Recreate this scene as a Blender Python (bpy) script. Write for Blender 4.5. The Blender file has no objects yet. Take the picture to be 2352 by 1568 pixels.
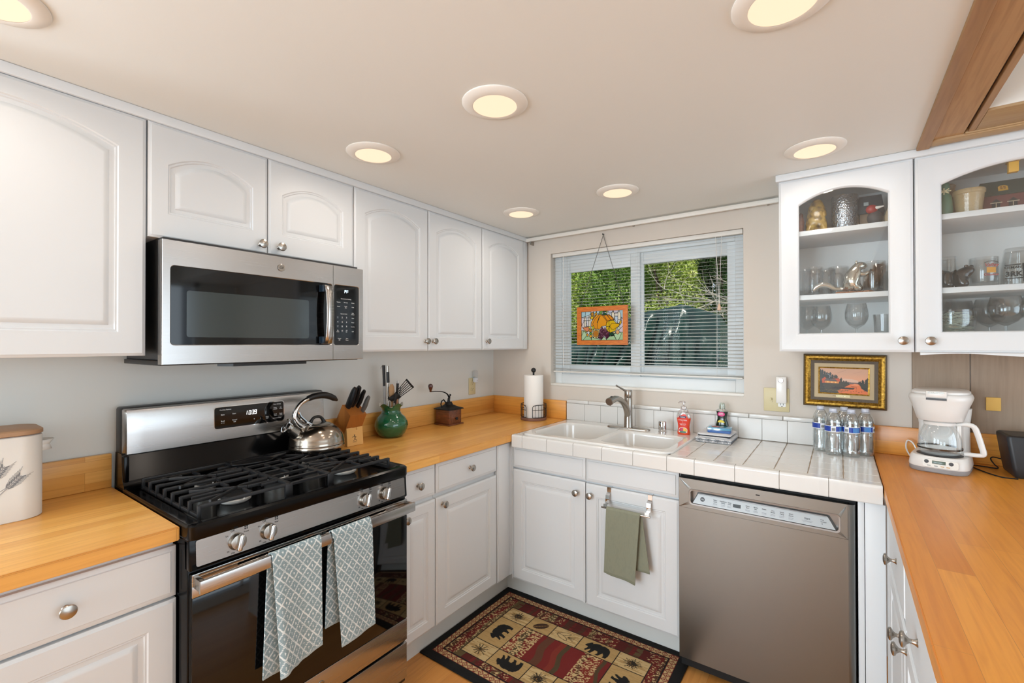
import bpy, bmesh, math, random
import numpy as np
from mathutils import Matrix, Vector
S=bpy.context.scene
# ---------------------------------------------------------------- camera
cam=bpy.data.cameras.new('camera'); camo=bpy.data.objects.new('camera',cam); S.collection.objects.link(camo)
cam.sensor_width=36; cam.lens=1050.638/2352*36; cam.clip_start=.02
_y,_p,_r=math.radians(35.6247),math.radians(.3712),math.radians(-.093)
_F=Vector((-math.sin(_y)*math.cos(_p),math.cos(_y)*math.cos(_p),math.sin(_p)))
_R=Vector((math.cos(_y),math.sin(_y),0)); _U=_R.cross(_F)
_R,_U=_R*math.cos(_r)+_U*math.sin(_r),_U*math.cos(_r)-_R*math.sin(_r)
_M=Matrix((_R,_U,-_F)).transposed().to_4x4(); _M.translation=(2.0779,-2.6635,1.406)
camo.matrix_world=_M; S.camera=camo
# ---------------------------------------------------------------- world, sun, daylight, exposure
S.view_settings.view_transform='Standard'; S.view_settings.look='None'
S.view_settings.exposure=0.3; S.view_settings.gamma=1.0; S.view_settings.use_curve_mapping=False
W=bpy.data.worlds.new('world'); S.world=W; W.use_nodes=True
_bg=W.node_tree.nodes['Background']; _bg.inputs[0].default_value=(.72,.85,1,1); _bg.inputs[1].default_value=.9
def light(name,kind,loc,energy,color,rot=(0,0,0),size=None,size_y=None,**k):
    l=bpy.data.lights.new(name,kind); l.energy=energy; l.color=color
    if kind=='AREA':
        l.shape='RECTANGLE' if size_y else 'DISK'; l.size=size
        if size_y: l.size_y=size_y
    for a,b in k.items(): setattr(l,a,b)
    o=bpy.data.objects.new(name,l); o.location=loc; o.rotation_euler=rot; S.collection.objects.link(o); return o
light('sun','SUN',(0,0,10),4.2,(1,.95,.86),(math.radians(48),0,math.radians(60)),angle=math.radians(.6))
# daylight through the right-hand patio glass, plus fill added at rear and left
light('daylight_right','AREA',(5.3,-1.95,1.35),46,(.77,.90,1),(0,math.radians(90),0),2.0,3.0)
light('fill_rear','AREA',(.92,-5.8,1.25),78,(.77,.90,1),(math.radians(90),0,0),1.3,1.7)
light('fill_left','AREA',(-.2,-4.4,1.35),92,(.77,.90,1),(0,math.radians(-90),0),1.5,1.9)
# ---------------------------------------------------------------- helpers
rnd=random.Random(7)
def lin(h):
    h=h.lstrip('#'); o=[]
    for i in (0,2,4):
        c=int(h[i:i+2],16)/255; o.append(c/12.92 if c<=.04045 else ((c+.055)/1.055)**2.4)
    return tuple(o)
def FR(o,k):
    a,b,c={'L':((0,1,0),(0,0,1),(1,0,0)),'B':((1,0,0),(0,0,1),(0,-1,0)),'R':((0,-1,0),(0,0,1),(-1,0,0)),'U':((1,0,0),(0,1,0),(0,0,1)),'D':((1,0,0),(0,-1,0),(0,0,-1))}[k]
    m=Matrix((a,b,c)).transposed().to_4x4(); m.translation=o; return m
class MB:
    def __init__(s,M=None): s.v=[];s.f=[];s.m=[];s.s=[];s.M=M
    def add(s,vs,fs,mi=0,sm=False,M=None):
        n=len(s.v)
        for p in vs:
            p=Vector(p)
            if M is not None: p=M@p
            if s.M is not None: p=s.M@p
            s.v.append(p)
        for f in fs: s.f.append([i+n for i in f]); s.m.append(mi); s.s.append(sm)
        return s
    def box(s,x0,x1,y0,y1,z0,z1,mi=0,bev=0,M=None,seg=2):
        if x1<x0:x0,x1=x1,x0
        if y1<y0:y0,y1=y1,y0
        if z1<z0:z0,z1=z1,z0
        if bev<=0:
            vs=[(x,y,z) for z in (z0,z1) for y in (y0,y1) for x in (x0,x1)]
            return s.add(vs,[(0,2,3,1),(4,5,7,6),(0,1,5,4),(2,6,7,3),(0,4,6,2),(1,3,7,5)],mi,False,M)
        b=bmesh.new(); bmesh.ops.create_cube(b,size=1)
        for v in b.verts: v.co=Vector(((x0+x1)/2+v.co.x*(x1-x0),(y0+y1)/2+v.co.y*(y1-y0),(z0+z1)/2+v.co.z*(z1-z0)))
        bev=min(bev,.49*min(x1-x0,y1-y0,z1-z0))
        bmesh.ops.bevel(b,geom=b.edges[:],offset=bev,segments=seg,profile=.5,affect='EDGES')
        b.verts.index_update()
        s.add([v.co for v in b.verts],[[v.index for v in f.verts] for f in b.faces],mi,True,M); b.free(); return s
    def lathe(s,prof,n=32,c=(0,0,0),mi=0,M=None,sm=True,rip=None,ax=None):
        vs=[];fs=[];T=Matrix.Translation(c)
        if ax is not None: T=T@Vector((0,0,1)).rotation_difference(Vector(ax)).to_matrix().to_4x4()
        if M is not None: T=M@T
        for j,(r,z) in enumerate(prof):
            for i in range(n):
                t=2*math.pi*i/n; q=r if rip is None else r*rip(t,j); vs.append((q*math.cos(t),q*math.sin(t),z))
        for j in range(len(prof)-1):
            for i in range(n):
                k=(i+1)%n; fs.append((j*n+i,j*n+k,(j+1)*n+k,(j+1)*n+i))
        if prof[0][0]>1e-5: fs.append(tuple(range(n-1,-1,-1)))
        if prof[-1][0]>1e-5: fs.append(tuple((len(prof)-1)*n+i for i in range(n)))
        return s.add(vs,fs,mi,sm,T)
    def shell(s,prof,n=32,c=(0,0,0),mi=0,M=None):      # open lathe, no caps
        vs=[];fs=[];T=Matrix.Translation(c)
        if M is not None: T=M@T
        for (r,z) in prof:
            for i in range(n):
                t=2*math.pi*i/n; vs.append((r*math.cos(t),r*math.sin(t),z))
        for j in range(len(prof)-1):
            for i in range(n):
                k=(i+1)%n; fs.append((j*n+i,j*n+k,(j+1)*n+k,(j+1)*n+i))
        return s.add(vs,fs,mi,True,T)
    def cyl(s,a,b,r,n=20,mi=0,r2=None,M=None):
        a=Vector(a);b=Vector(b);d=(b-a)
        return s.lathe([(r,0),(r if r2 is None else r2,d.length)],n,tuple(a),mi,M,True,None,d)
    def tube(s,pts,r,n=10,mi=0,M=None,cap=True,flat=1,closed=False,up=None):
        pts=[Vector(p) for p in pts]; N=len(pts); vs=[];fs=[]; u=None
        for i,p in enumerate(pts):
            if closed: t=(pts[(i+1)%N]-pts[i-1])
            else: t=(pts[min(i+1,N-1)]-pts[max(i-1,0)])
            if t.length<1e-9: t=Vector((0,0,1))
            t.normalize()
            if u is None:
                u=Vector(up) if up else (Vector((0,0,1)) if abs(t.z)<.9 else Vector((1,0,0)))
            u=u-t*u.dot(t)
            if u.length<1e-6: u=Vector((1,0,0))-t*t.x
            u.normalize(); w=t.cross(u)
            rr=r[i] if isinstance(r,(list,tuple)) else r
            for k in range(n):
                a=2*math.pi*k/n; vs.append(p+u*(rr*flat*math.cos(a))+w*(rr*math.sin(a)))
        for j in range(N if closed else N-1):
            for k in range(n):
                q=(k+1)%n; J=(j+1)%N; fs.append((j*n+k,j*n+q,J*n+q,J*n+k))
        if cap and not closed: fs.append(tuple(range(n-1,-1,-1))); fs.append(tuple((N-1)*n+k for k in range(n)))
        return s.add(vs,fs,mi,True,M)
    def prism(s,poly,z0,z1,mi=0,M=None,sm=False):
        n=len(poly); vs=[(p[0],p[1],z0) for p in poly]+[(p[0],p[1],z1) for p in poly]
        fs=[tuple(range(n-1,-1,-1)),tuple(range(n,2*n))]+[(i,(i+1)%n,n+(i+1)%n,n+i) for i in range(n)]
        return s.add(vs,fs,mi,sm,M)
    def loops(s,L,mi=0,M=None,sm=True,cap0=False,cap1=False):
        n=len(L[0]); vs=[p for l in L for p in l]; fs=[]
        for j in range(len(L)-1):
            for i in range(n):
                k=(i+1)%n; fs.append((j*n+i,j*n+k,(j+1)*n+k,(j+1)*n+i))
        if cap0: fs.append(tuple(range(n-1,-1,-1)))
        if cap1: fs.append(tuple((len(L)-1)*n+i for i in range(n)))
        return s.add(vs,fs,mi,sm,M)
    def ball(s,c,r,mi=0,M=None,n=16,sc=(1,1,1)):
        T=Matrix.Translation(c)@Matrix.Diagonal((*sc,1))
        if M is not None: T=M@T
        return s.lathe([(r*math.sin(math.pi*j/10) if 0<j<10 else 0,-r*math.cos(math.pi*j/10)) for j in range(11)],n,(0,0,0),mi,T)
def rr(w,h,r,n=6,cx=0,cy=0):
    o=[]; r=min(r,w/2-1e-5,h/2-1e-5)
    for (sx,sy,a0) in ((1,-1,-90),(1,1,0),(-1,1,90),(-1,-1,180)):
        for i in range(n+1):
            a=math.radians(a0+90*i/n); o.append((cx+sx*(w/2-r)+r*math.cos(a),cy+sy*(h/2-r)+r*math.sin(a)))
    return o
def plate(outer,holes,t,bev=0,res=2):
    """flat plate with holes, local z 0..t"""
    cu=bpy.data.curves.new('c','CURVE'); cu.dimensions='2D'; cu.fill_mode='BOTH'; cu.extrude=max(t/2-bev,0); cu.bevel_depth=bev; cu.bevel_resolution=res
    for l in [outer]+holes:
        sp=cu.splines.new('POLY'); sp.points.add(len(l)-1)
        for p,q in zip(sp.points,l): p.co=(q[0],q[1],0,1)
        sp.use_cyclic_u=True
    if bev: cu.offset=-bev
    return _ev(cu,t/2)
def sm(pts,k=5):
    """Catmull-Rom smoothing of a path"""
    P=[Vector(p) for p in pts]; P=[P[0]*2-P[1]]+P+[P[-1]*2-P[-2]]; o=[]
    for i in range(1,len(P)-2):
        for j in range(k):
            t=j/k; a,b,c,d=P[i-1:i+3]; o.append(.5*((2*b)+(c-a)*t+(2*a-5*b+4*c-d)*t*t+(3*b-a-3*c+d)*t**3))
    return o+[P[-2]]
def smr(r,n,k=5):
    x=np.linspace(0,1,len(r)); return list(np.interp(np.linspace(0,1,(n-1)*k+1),x,r))
def ring(m,o,h,z0,z1,ro=.0003,rh=.01,bev=.002,mi=0,n=4):
    """plate o=(x0,x1,y0,y1) with one rounded hole h, from z0 to z1"""
    def q(b,r,z): return [(p[0],p[1],z) for p in rr(b[1]-b[0],b[3]-b[2],r,n,(b[0]+b[1])/2,(b[2]+b[3])/2)]
    s=lambda b,e:(b[0]+e,b[1]-e,b[2]+e,b[3]-e)
    be=min(bev,.0008); m.loops([q(h,rh,z0),q(h,rh,z1-bev),q(s(h,-bev),rh+bev,z1),q(s(o,be),ro,z1),q(o,ro,z1-be),q(o,ro,z0),q(h,rh,z0)],mi,None,False)
def _ev(cu,dz=0):
    o=bpy.data.objects.new('t',cu); S.collection.objects.link(o)
    dg=bpy.context.evaluated_depsgraph_get(); dg.update(); me=o.evaluated_get(dg).to_mesh()
    vs=[(v.co.x,v.co.y,v.co.z+dz) for v in me.vertices]; fs=[tuple(p.vertices) for p in me.polygons]
    o.evaluated_get(dg).to_mesh_clear(); bpy.data.objects.remove(o); bpy.data.curves.remove(cu); return vs,fs
_TX={}
def text(mb,s,size,a,b,c,mi=0,al='CENTER',bold=0,sx=1,M=None,shear=0,ext=.0002):
    k=(s,al,bold,shear)
    if k not in _TX:
        cu=bpy.data.curves.new('c','FONT'); cu.body=s; cu.size=1; cu.align_x=al; cu.align_y='CENTER'; cu.offset=bold; cu.resolution_u=3; cu.shear=shear; cu.extrude=0
        _TX[k]=_ev(cu)
    vs,fs=_TX[k]
    mb.add([(a+v[0]*size*sx,b+v[1]*size,c+ext) for v in vs],fs,mi,False,M)
OFF={}
def thing(name,label,cat,loc=(0,0,0),rot=0,group=None,local=False):
    o=bpy.data.objects.new(name,None); S.collection.objects.link(o); o.empty_display_size=.05
    o.location=loc; o.rotation_euler=(0,0,rot); o['label']=label; o['category']=cat
    if group: o['group']=group
    OFF[o.name]=Vector((0,0,0)) if local else Vector(loc); return o
def build(mb,name,mats,parent=None,loc=(0,0,0)):
    if not isinstance(mats,(list,tuple)): mats=[mats]
    off=OFF[parent.name] if parent is not None else Vector(loc)
    me=bpy.data.meshes.new(name); me.from_pydata([tuple(v-off) for v in mb.v],[],mb.f)
    for m in mats: me.materials.append(m)
    me.polygons.foreach_set('material_index',mb.m); me.polygons.foreach_set('use_smooth',mb.s)
    b=bmesh.new(); b.from_mesh(me); bmesh.ops.recalc_face_normals(b,faces=b.faces[:]); b.to_mesh(me); b.free()
    me.update(); o=bpy.data.objects.new(name,me); S.collection.objects.link(o)
    if parent is not None: o.parent=parent; OFF[o.name]=off
    else: o.location=loc; OFF[o.name]=off
    if any(mb.s):
        try: me.set_sharp_from_angle(angle=math.radians(38))
        except Exception: pass
    return o
def one(mb,name,mats,label,cat,loc=(0,0,0),group=None):
    o=build(mb,name,mats,None,loc); o['label']=label; o['category']=cat
    if group:o['group']=group
    return o
def struct(mb,name,mats,parent=None,loc=(0,0,0)):
    o=build(mb,name,mats,parent,loc)
    if parent is None: o['kind']='structure'
    return o
def tree_copy(o,parent=None):
    c=o.copy(); S.collection.objects.link(c); c.parent=parent; OFF[c.name]=OFF.get(o.name,Vector((0,0,0)))
    for ch in [x for x in bpy.data.objects if x.parent==o]: tree_copy(ch,c)
    return c
# painted grids: a mesh whose own colours are stored per vertex
class Canvas:
    def __init__(s,w,h,res,bg):
        s.nx=int(round(w/res))+1; s.ny=int(round(h/res))+1; s.w=w;s.h=h
        xs=np.linspace(0,w,s.nx); ys=np.linspace(0,h,s.ny); s.X,s.Y=np.meshgrid(xs,ys)
        s.C=np.zeros(s.X.shape+(3,)); s.C[:]=lin(bg) if isinstance(bg,str) else bg
    def _c(s,c): return np.array(lin(c)) if isinstance(c,str) else np.array(c)
    def put(s,mask,c): s.C[mask]=s._c(c)
    def rect(s,x0,x1,y0,y1,c): s.put((s.X>=x0)&(s.X<=x1)&(s.Y>=y0)&(s.Y<=y1),c)
    def ell(s,x,y,a,b,c,rot=0):
        t=math.radians(rot); dx=s.X-x;dy=s.Y-y; u=dx*math.cos(t)+dy*math.sin(t); v=-dx*math.sin(t)+dy*math.cos(t)
        s.put((u/a)**2+(v/b)**2<=1,c)
    def poly(s,P,c):
        m=np.zeros(s.X.shape,bool); n=len(P)
        for i in range(n):
            x0,y0=P[i];x1,y1=P[(i+1)%n]
            if y0==y1: continue
            k=((s.Y>=min(y0,y1))&(s.Y<max(y0,y1)))&(s.X<x0+(s.Y-y0)*(x1-x0)/(y1-y0)); m^=k
        s.put(m,c)
    def line(s,P,wd,c,closed=False):
        P=list(P)+([P[0]] if closed else [])
        for (x0,y0),(x1,y1) in zip(P,P[1:]):
            dx,dy=x1-x0,y1-y0; L=dx*dx+dy*dy+1e-12
            t=np.clip(((s.X-x0)*dx+(s.Y-y0)*dy)/L,0,1)
            s.put((s.X-x0-t*dx)**2+(s.Y-y0-t*dy)**2<=(wd/2)**2,c)
    def noise(s,mask,c,scale,thr,seed):
        r=np.random.RandomState(seed); nx=max(2,int(s.w/scale[0])+2); ny=max(2,int(s.h/scale[1])+2); g=r.rand(ny,nx)
        ix=s.X/scale[0]; iy=s.Y/scale[1]; i0=ix.astype(int);j0=iy.astype(int); fx=ix-i0;fy=iy-j0
        i1=np.minimum(i0+1,nx-1);j1=np.minimum(j0+1,ny-1)
        v=g[j0,i0]*(1-fx)*(1-fy)+g[j0,i1]*fx*(1-fy)+g[j1,i0]*(1-fx)*fy+g[j1,i1]*fx*fy
        s.put(mask&(v>thr),c)
def grid_mesh(name,cv,pos,mat,parent=None,loc=(0,0,0),smooth=True):
    """pos: array (ny,nx,3) world"""
    ny,nx=cv.X.shape; off=OFF[parent.name] if parent is not None else Vector(loc)
    co=(pos-np.array(off)).reshape(-1,3)
    i=np.arange(ny*nx).reshape(ny,nx); F=np.stack([i[:-1,:-1],i[:-1,1:],i[1:,1:],i[1:,:-1]],-1).reshape(-1,4)
    me=bpy.data.meshes.new(name); me.vertices.add(len(co)); me.vertices.foreach_set('co',co.ravel())
    me.loops.add(F.size); me.polygons.add(len(F)); me.loops.foreach_set('vertex_index',F.ravel().astype(np.int32))
    me.polygons.foreach_set('loop_start',np.arange(0,F.size,4,dtype=np.int32)); me.polygons.foreach_set('loop_total',np.full(len(F),4,np.int32))
    me.polygons.foreach_set('use_smooth',np.full(len(F),smooth)); me.update(calc_edges=True); me.validate()
    at=me.color_attributes.new('Col','FLOAT_COLOR','POINT'); rgba=np.ones((ny*nx,4),np.float32); rgba[:,:3]=cv.C.reshape(-1,3); at.data.foreach_set('color',rgba.ravel())
    me.materials.append(mat); o=bpy.data.objects.new(name,me); S.collection.objects.link(o)
    if parent is not None: o.parent=parent; OFF[o.name]=off
    else: o.location=loc
    return o
def flatpos(cv,M,depth=0):
    ny,nx=cv.X.shape; P=np.zeros((ny,nx,3)); m=np.array(M)
    q=np.stack([cv.X,cv.Y,np.zeros_like(cv.X)+depth,np.ones_like(cv.X)],-1); return (q@m.T)[...,:3]
# ---------------------------------------------------------------- materials
def mat(name,col,rough=.5,metal=0,spec=None,coat=0,trans=0,ior=None,emis=None,es=0,alpha=None,sheen=0,sss=0):
    m=bpy.data.materials.new(name); m.use_nodes=True; b=m.node_tree.nodes['Principled BSDF']
    c=lin(col) if isinstance(col,str) else col
    b.inputs['Base Color'].default_value=(*c,1); b.inputs['Roughness'].default_value=rough; b.inputs['Metallic'].default_value=metal
    if spec is not None: b.inputs['Specular IOR Level'].default_value=spec
    if coat: b.inputs['Coat Weight'].default_value=coat; b.inputs['Coat Roughness'].default_value=.08
    if trans: b.inputs['Transmission Weight'].default_value=trans
    if ior: b.inputs['IOR'].default_value=ior
    if sheen: b.inputs['Sheen Weight'].default_value=sheen
    if emis is not None: b.inputs['Emission Color'].default_value=(*(lin(emis) if isinstance(emis,str) else emis),1); b.inputs['Emission Strength'].default_value=es
    return m
def nt(m): return m.node_tree.nodes,m.node_tree.links,m.node_tree.nodes['Principled BSDF']
def coord(m,scale,kind='Object',rot=(0,0,0)):
    N,L,_=nt(m); t=N.new('ShaderNodeTexCoord'); p=N.new('ShaderNodeMapping'); p.inputs['Scale'].default_value=scale; p.inputs['Rotation'].default_value=rot
    L.new(t.outputs[kind],p.inputs[0]); return p.outputs[0]
def wcoord(m,scale):
    N,L,_=nt(m); g=N.new('ShaderNodeNewGeometry'); p=N.new('ShaderNodeMapping'); p.inputs['Scale'].default_value=scale; L.new(g.outputs['Position'],p.inputs[0]); return p.outputs[0]
def bump(m,vec,scale,strength,dist=.001,detail=3):
    N,L,b=nt(m); n=N.new('ShaderNodeTexNoise'); n.inputs['Scale'].default_value=scale; n.inputs['Detail'].default_value=detail
    L.new(vec,n.inputs['Vector']); u=N.new('ShaderNodeBump'); u.inputs['Strength'].default_value=strength; u.inputs['Distance'].default_value=dist
    L.new(n.outputs[0],u.inputs['Height']); L.new(u.outputs[0],b.inputs['Normal']); return n
def ramp(m,fac,stops):
    N,L,_=nt(m); r=N.new('ShaderNodeValToRGB'); e=r.color_ramp.elements
    while len(e)<len(stops): e.new(.5)
    for x,(p,c) in zip(e,stops): x.position=p; x.color=(*(lin(c) if isinstance(c,str) else c),1)
    L.new(fac,r.inputs[0]); return r.outputs[0]
def noisecol(m,vec,scale,stops,detail=4):
    N,L,b=nt(m); n=N.new('ShaderNodeTexNoise'); n.inputs['Scale'].default_value=scale; n.inputs['Detail'].default_value=detail; L.new(vec,n.inputs['Vector'])
    c=ramp(m,n.outputs[0],stops); L.new(c,b.inputs['Base Color']); return c
def staves(name,c1,c2,c3,axis,row=.042,length=.5,rough=.28,line='#b9813f',coat=0,grain=.45,mort=.0004,rowsum='xz'):
    """butcher block / plank: brick pattern, long side on `axis`, rows on the sum of the other two"""
    m=mat(name,c1,rough,coat=coat); N,L,b=nt(m); g=N.new('ShaderNodeNewGeometry'); s=N.new('ShaderNodeSeparateXYZ'); L.new(g.outputs['Position'],s.inputs[0])
    oth=[k for k in 'XYZ' if k!=axis.upper()]; ad=N.new('ShaderNodeMath'); ad.operation='ADD'; L.new(s.outputs[oth[0]],ad.inputs[0]); L.new(s.outputs[oth[1]],ad.inputs[1])
    c=N.new('ShaderNodeCombineXYZ'); L.new(s.outputs[axis.upper()],c.inputs[0]); L.new(ad.outputs[0],c.inputs[1])
    br=N.new('ShaderNodeTexBrick'); br.inputs['Scale'].default_value=1; br.inputs['Brick Width'].default_value=length; br.inputs['Row Height'].default_value=row; br.inputs['Mortar Size'].default_value=mort
    br.inputs['Mortar Smooth'].default_value=0; br.offset=.37; br.offset_frequency=3; br.squash_frequency=1
    br.inputs['Color1'].default_value=(*lin(c1),1); br.inputs['Color2'].default_value=(*lin(c2),1); br.inputs['Mortar'].default_value=(*lin(line),1)
    L.new(c.outputs[0],br.inputs['Vector'])
    mp=N.new('ShaderNodeMapping'); mp.inputs['Scale'].default_value=(5,90,1); L.new(c.outputs[0],mp.inputs[0])
    n=N.new('ShaderNodeTexNoise'); n.inputs['Scale'].default_value=1; n.inputs['Detail'].default_value=5; n.inputs['Distortion'].default_value=.6; L.new(mp.outputs[0],n.inputs['Vector'])
    mx=N.new('ShaderNodeMix'); mx.data_type='RGBA'; mx.blend_type='MIX'; mr=N.new('ShaderNodeMapRange'); mr.inputs[1].default_value=.42; mr.inputs[2].default_value=.78; mr.inputs[4].default_value=grain
    L.new(n.outputs[0],mr.inputs[0]); L.new(mr.outputs[0],mx.inputs[0]); L.new(br.outputs['Color'],mx.inputs[6]); mx.inputs[7].default_value=(*lin(c3),1)
    L.new(mx.outputs[2],b.inputs['Base Color']); return m
def steel(name,col='#b4aea8',rough=.27,axis='y',st=.12):
    m=mat(name,col,rough,1); sc={'y':(300,4,900),'x':(4,300,900),'z':(500,500,4)}[axis]
    n=bump(m,wcoord(m,sc),1,st,.0004,2)
    N,L,b=nt(m); r=N.new('ShaderNodeMapRange'); r.inputs[3].default_value=rough-.03; r.inputs[4].default_value=rough+.05; L.new(n.outputs[0],r.inputs[0]); L.new(r.outputs[0],b.inputs['Roughness']); return m
def glassy(name,tint=(1,1,1),base=.06,edge=.55,rough=.02,gcol=(1,1,1)):
    m=bpy.data.materials.new(name); m.use_nodes=True; N=m.node_tree.nodes; L=m.node_tree.links; N.remove(N['Principled BSDF']); out=N['Material Output']
    t=N.new('ShaderNodeBsdfTransparent'); t.inputs[0].default_value=(*tint,1); g=N.new('ShaderNodeBsdfGlossy'); g.inputs[0].default_value=(*gcol,1); g.inputs['Roughness'].default_value=rough
    lw=N.new('ShaderNodeLayerWeight'); lw.inputs[0].default_value=.35; r=N.new('ShaderNodeMapRange'); r.inputs[3].default_value=base; r.inputs[4].default_value=edge; L.new(lw.outputs['Facing'],r.inputs[0])
    x=N.new('ShaderNodeMixShader'); L.new(r.outputs[0],x.inputs[0]); L.new(t.outputs[0],x.inputs[1]); L.new(g.outputs[0],x.inputs[2]); L.new(x.outputs[0],out.inputs[0]); return m
def vcol(name,rough=.8,coat=0,emit=0,sheen=0,bmp=0,trans=0):
    m=mat(name,'#ffffff',rough,coat=coat,sheen=sheen); N,L,b=nt(m); a=N.new('ShaderNodeVertexColor'); a.layer_name='Col'; L.new(a.outputs[0],b.inputs['Base Color'])
    if bmp: bump(m,wcoord(m,(1,1,1)),900,bmp,.0006,2)
    return m
M_cab=mat('cabinet_white','#dbdee0',.4)
M_wall=mat('wall_cream','#d6cec4',.75); bump(M_wall,wcoord(M_wall,(1,1,1)),60,.08,.002)
M_wallw=mat('wall_white','#dfe0dc',.8)
M_ceil=mat('ceiling_paint','#e5e7e4',.5); bump(M_ceil,wcoord(M_ceil,(1,1,1)),30,.05,.002)
M_trim=mat('trim_white','#ece9e2',.45)
M_blk=mat('butcher_y','#d9a25c',.3)
M_butY=staves('butcher_block_left','#f6bd66','#e29f49','#c98238','y',row=.045,length=.5)
M_butR=staves('butcher_block_right','#eaa040','#d2822a','#b96c22','y',row=.062,length=.55,rough=.3)
M_butX=staves('butcher_block_back','#eaa54c','#da8f3a','#c47c30','x',row=.05,length=.8)
M_butB=staves('butcher_splash','#edb566','#d99a4a','#c48438','y',row=.037,length=.45)
M_floor=staves('floor_planks','#dfa05a','#cf8a42','#b57434','y',row=.09,length=1.1,rough=.35,line='#94663a')
M_panel=staves('wall_paneling','#a08c78','#94806c','#7d6a58','z',row=3,length=9,rough=.6,coat=0,grain=.4,line='#4a3d30',mort=0)
M_beam=staves('beam_wood','#b48c5e','#a67c4c','#8c6238','y',row=.3,length=5,rough=.5,coat=0,grain=.6,line='#5a3d22',mort=0)
M_beamx=staves('beam_wood_cross','#b89a70','#ab8c60','#967048','x',row=.3,length=5,rough=.5,coat=0,grain=.5,line='#5a3d22',mort=0)
M_steel=steel('brushed_steel','#b8b5b2',.25,'y',.012); M_steelx=steel('brushed_steel_dishwasher','#838482',.3,'x',.012)
M_nick=mat('brushed_nickel','#a9a39b',.26,1); M_chrome=mat('chrome','#d8d8d8',.08,1); M_chromed=mat('dark_chrome','#6a6660',.2,1)
M_enam=mat('black_enamel','#050506',.16,spec=.22); M_blkgl=mat('black_glass','#070606',.05,spec=.45)
M_iron=mat('cast_iron','#1b1b1d',.48); M_black=mat('black_plastic','#121214',.4); M_blackm=mat('matte_black','#0c0c0d',.7)
M_dgrey=mat('dark_grey_plastic','#4a4b4e',.5); M_grey=mat('grey_plastic','#9b9c9e',.45); M_lgrey=mat('light_grey_panel','#a2a5a6',.4,.3)
M_white=mat('white_plastic','#e9e7e3',.3,coat=.2); M_whitem=mat('white_matte','#e6e4e0',.6); M_print=mat('white_print','#f2f2f0',.6); M_dprint=mat('dark_print','#2e2f33',.6)
M_tile=mat('tile_glaze','#e0dfdc',.14); M_grout=mat('grout','#b9ab9a',.9); M_porc=mat('porcelain','#e2e0dc',.1,coat=.5)
M_glass=glassy('window_glass',(.98,1,.99),.003,.04,.0); M_cglass=glassy('cabinet_glass',(.99,1,1),.06,.35,.01)
M_ware=glassy('glassware',(.975,.985,.985),.035,.55,.03,(.95,.97,.98)); M_pet=glassy('bottle_plastic',(.93,.95,.95),.16,.9,.06,(.9,.92,.93))
M_vinyl=mat('window_vinyl','#e9edee',.4); M_slat=mat('blind_slat','#e4e3de',.45)
M_gold=mat('gilt','#9a7428',.35,.75); _g=noisecol(M_gold,wcoord(M_gold,(1,1,1)),120,[(.3,'#6e4f14'),(.6,'#b38a35'),(.8,'#d8b866')])
M_green=mat('green_glaze','#0f5a38',.08,coat=.8); M_paper=mat('paper_towel','#f1efeb',.9)
M_ivory=mat('ivory_plate','#d6caa0',.4); M_oak=staves('block_wood','#b8712f','#a8642a','#8f5020','z',row=.2,length=2,rough=.4,mort=0)
M_maple=mat('maple','#e0ae66',.45); M_walnut=mat('walnut','#6b3a22',.4,coat=.3); noisecol(M_walnut,wcoord(M_walnut,(10,60,60)),2,[(.3,'#55301c'),(.7,'#83492a')])
M_emit=mat('lamp_diffuser','#8a7a66',.5,emis='#ffe0c0',es=.84)
M_vc=vcol('painted',.85,sheen=.1); M_vcg=vcol('painted_gloss',.35,coat=.3); M_rug=vcol('rug_pile',1,bmp=.5); M_towel=vcol('towel_weave',.95,bmp=.6)
# ---------------------------------------------------------------- room shell
ZC=2.144; X1=4.9; Y1=-5.6
m=MB().box(-.12,X1+.1,Y1-.1,.12,-.08,0); struct(m,'floor',M_floor)
m=MB().box(-.12,2.316,Y1-.1,.12,ZC,ZC+.12); struct(m,'ceiling',M_ceil)
m=MB().box(2.462,X1+.1,Y1-.1,.12,2.34,2.44).box(2.316,2.462,Y1,.12,2.26,2.34).box(2.452,2.462,Y1,-.6,2.15,2.34).box(2.452,X1,-.615,.12,2.15,2.34); struct(m,'trim_1',M_trim)
m=MB().box(-.12,0,-3.4,.12,0,ZC).box(-.12,0,Y1-.1,-5.4,0,ZC).box(-.12,0,-5.4,-3.4,0,.4).box(-.12,0,-5.4,-3.4,2.05,ZC); struct(m,'wall_left',M_wallw)
WX0,WX1,WZ0,WZ1=.492,1.668,1.143,2.0175
m=MB().box(0,WX0,0,.12,0,ZC).box(WX1,2.335,0,.12,0,ZC).box(WX0,WX1,0,.12,0,WZ0).box(WX0,WX1,0,.12,WZ1,ZC)
m.box(2.335,X1,0.006,.12,0,2.34); struct(m,'wall_back',M_wall)
# planked panelling right of the painted wall
m=MB()
for a,b in ((2.336,2.517),(2.5205,2.86),(2.8635,3.2)): m.box(a,b,-.004,.006,.9,1.42,0,.0015)
struct(m,'trim_2',M_panel)
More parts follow.
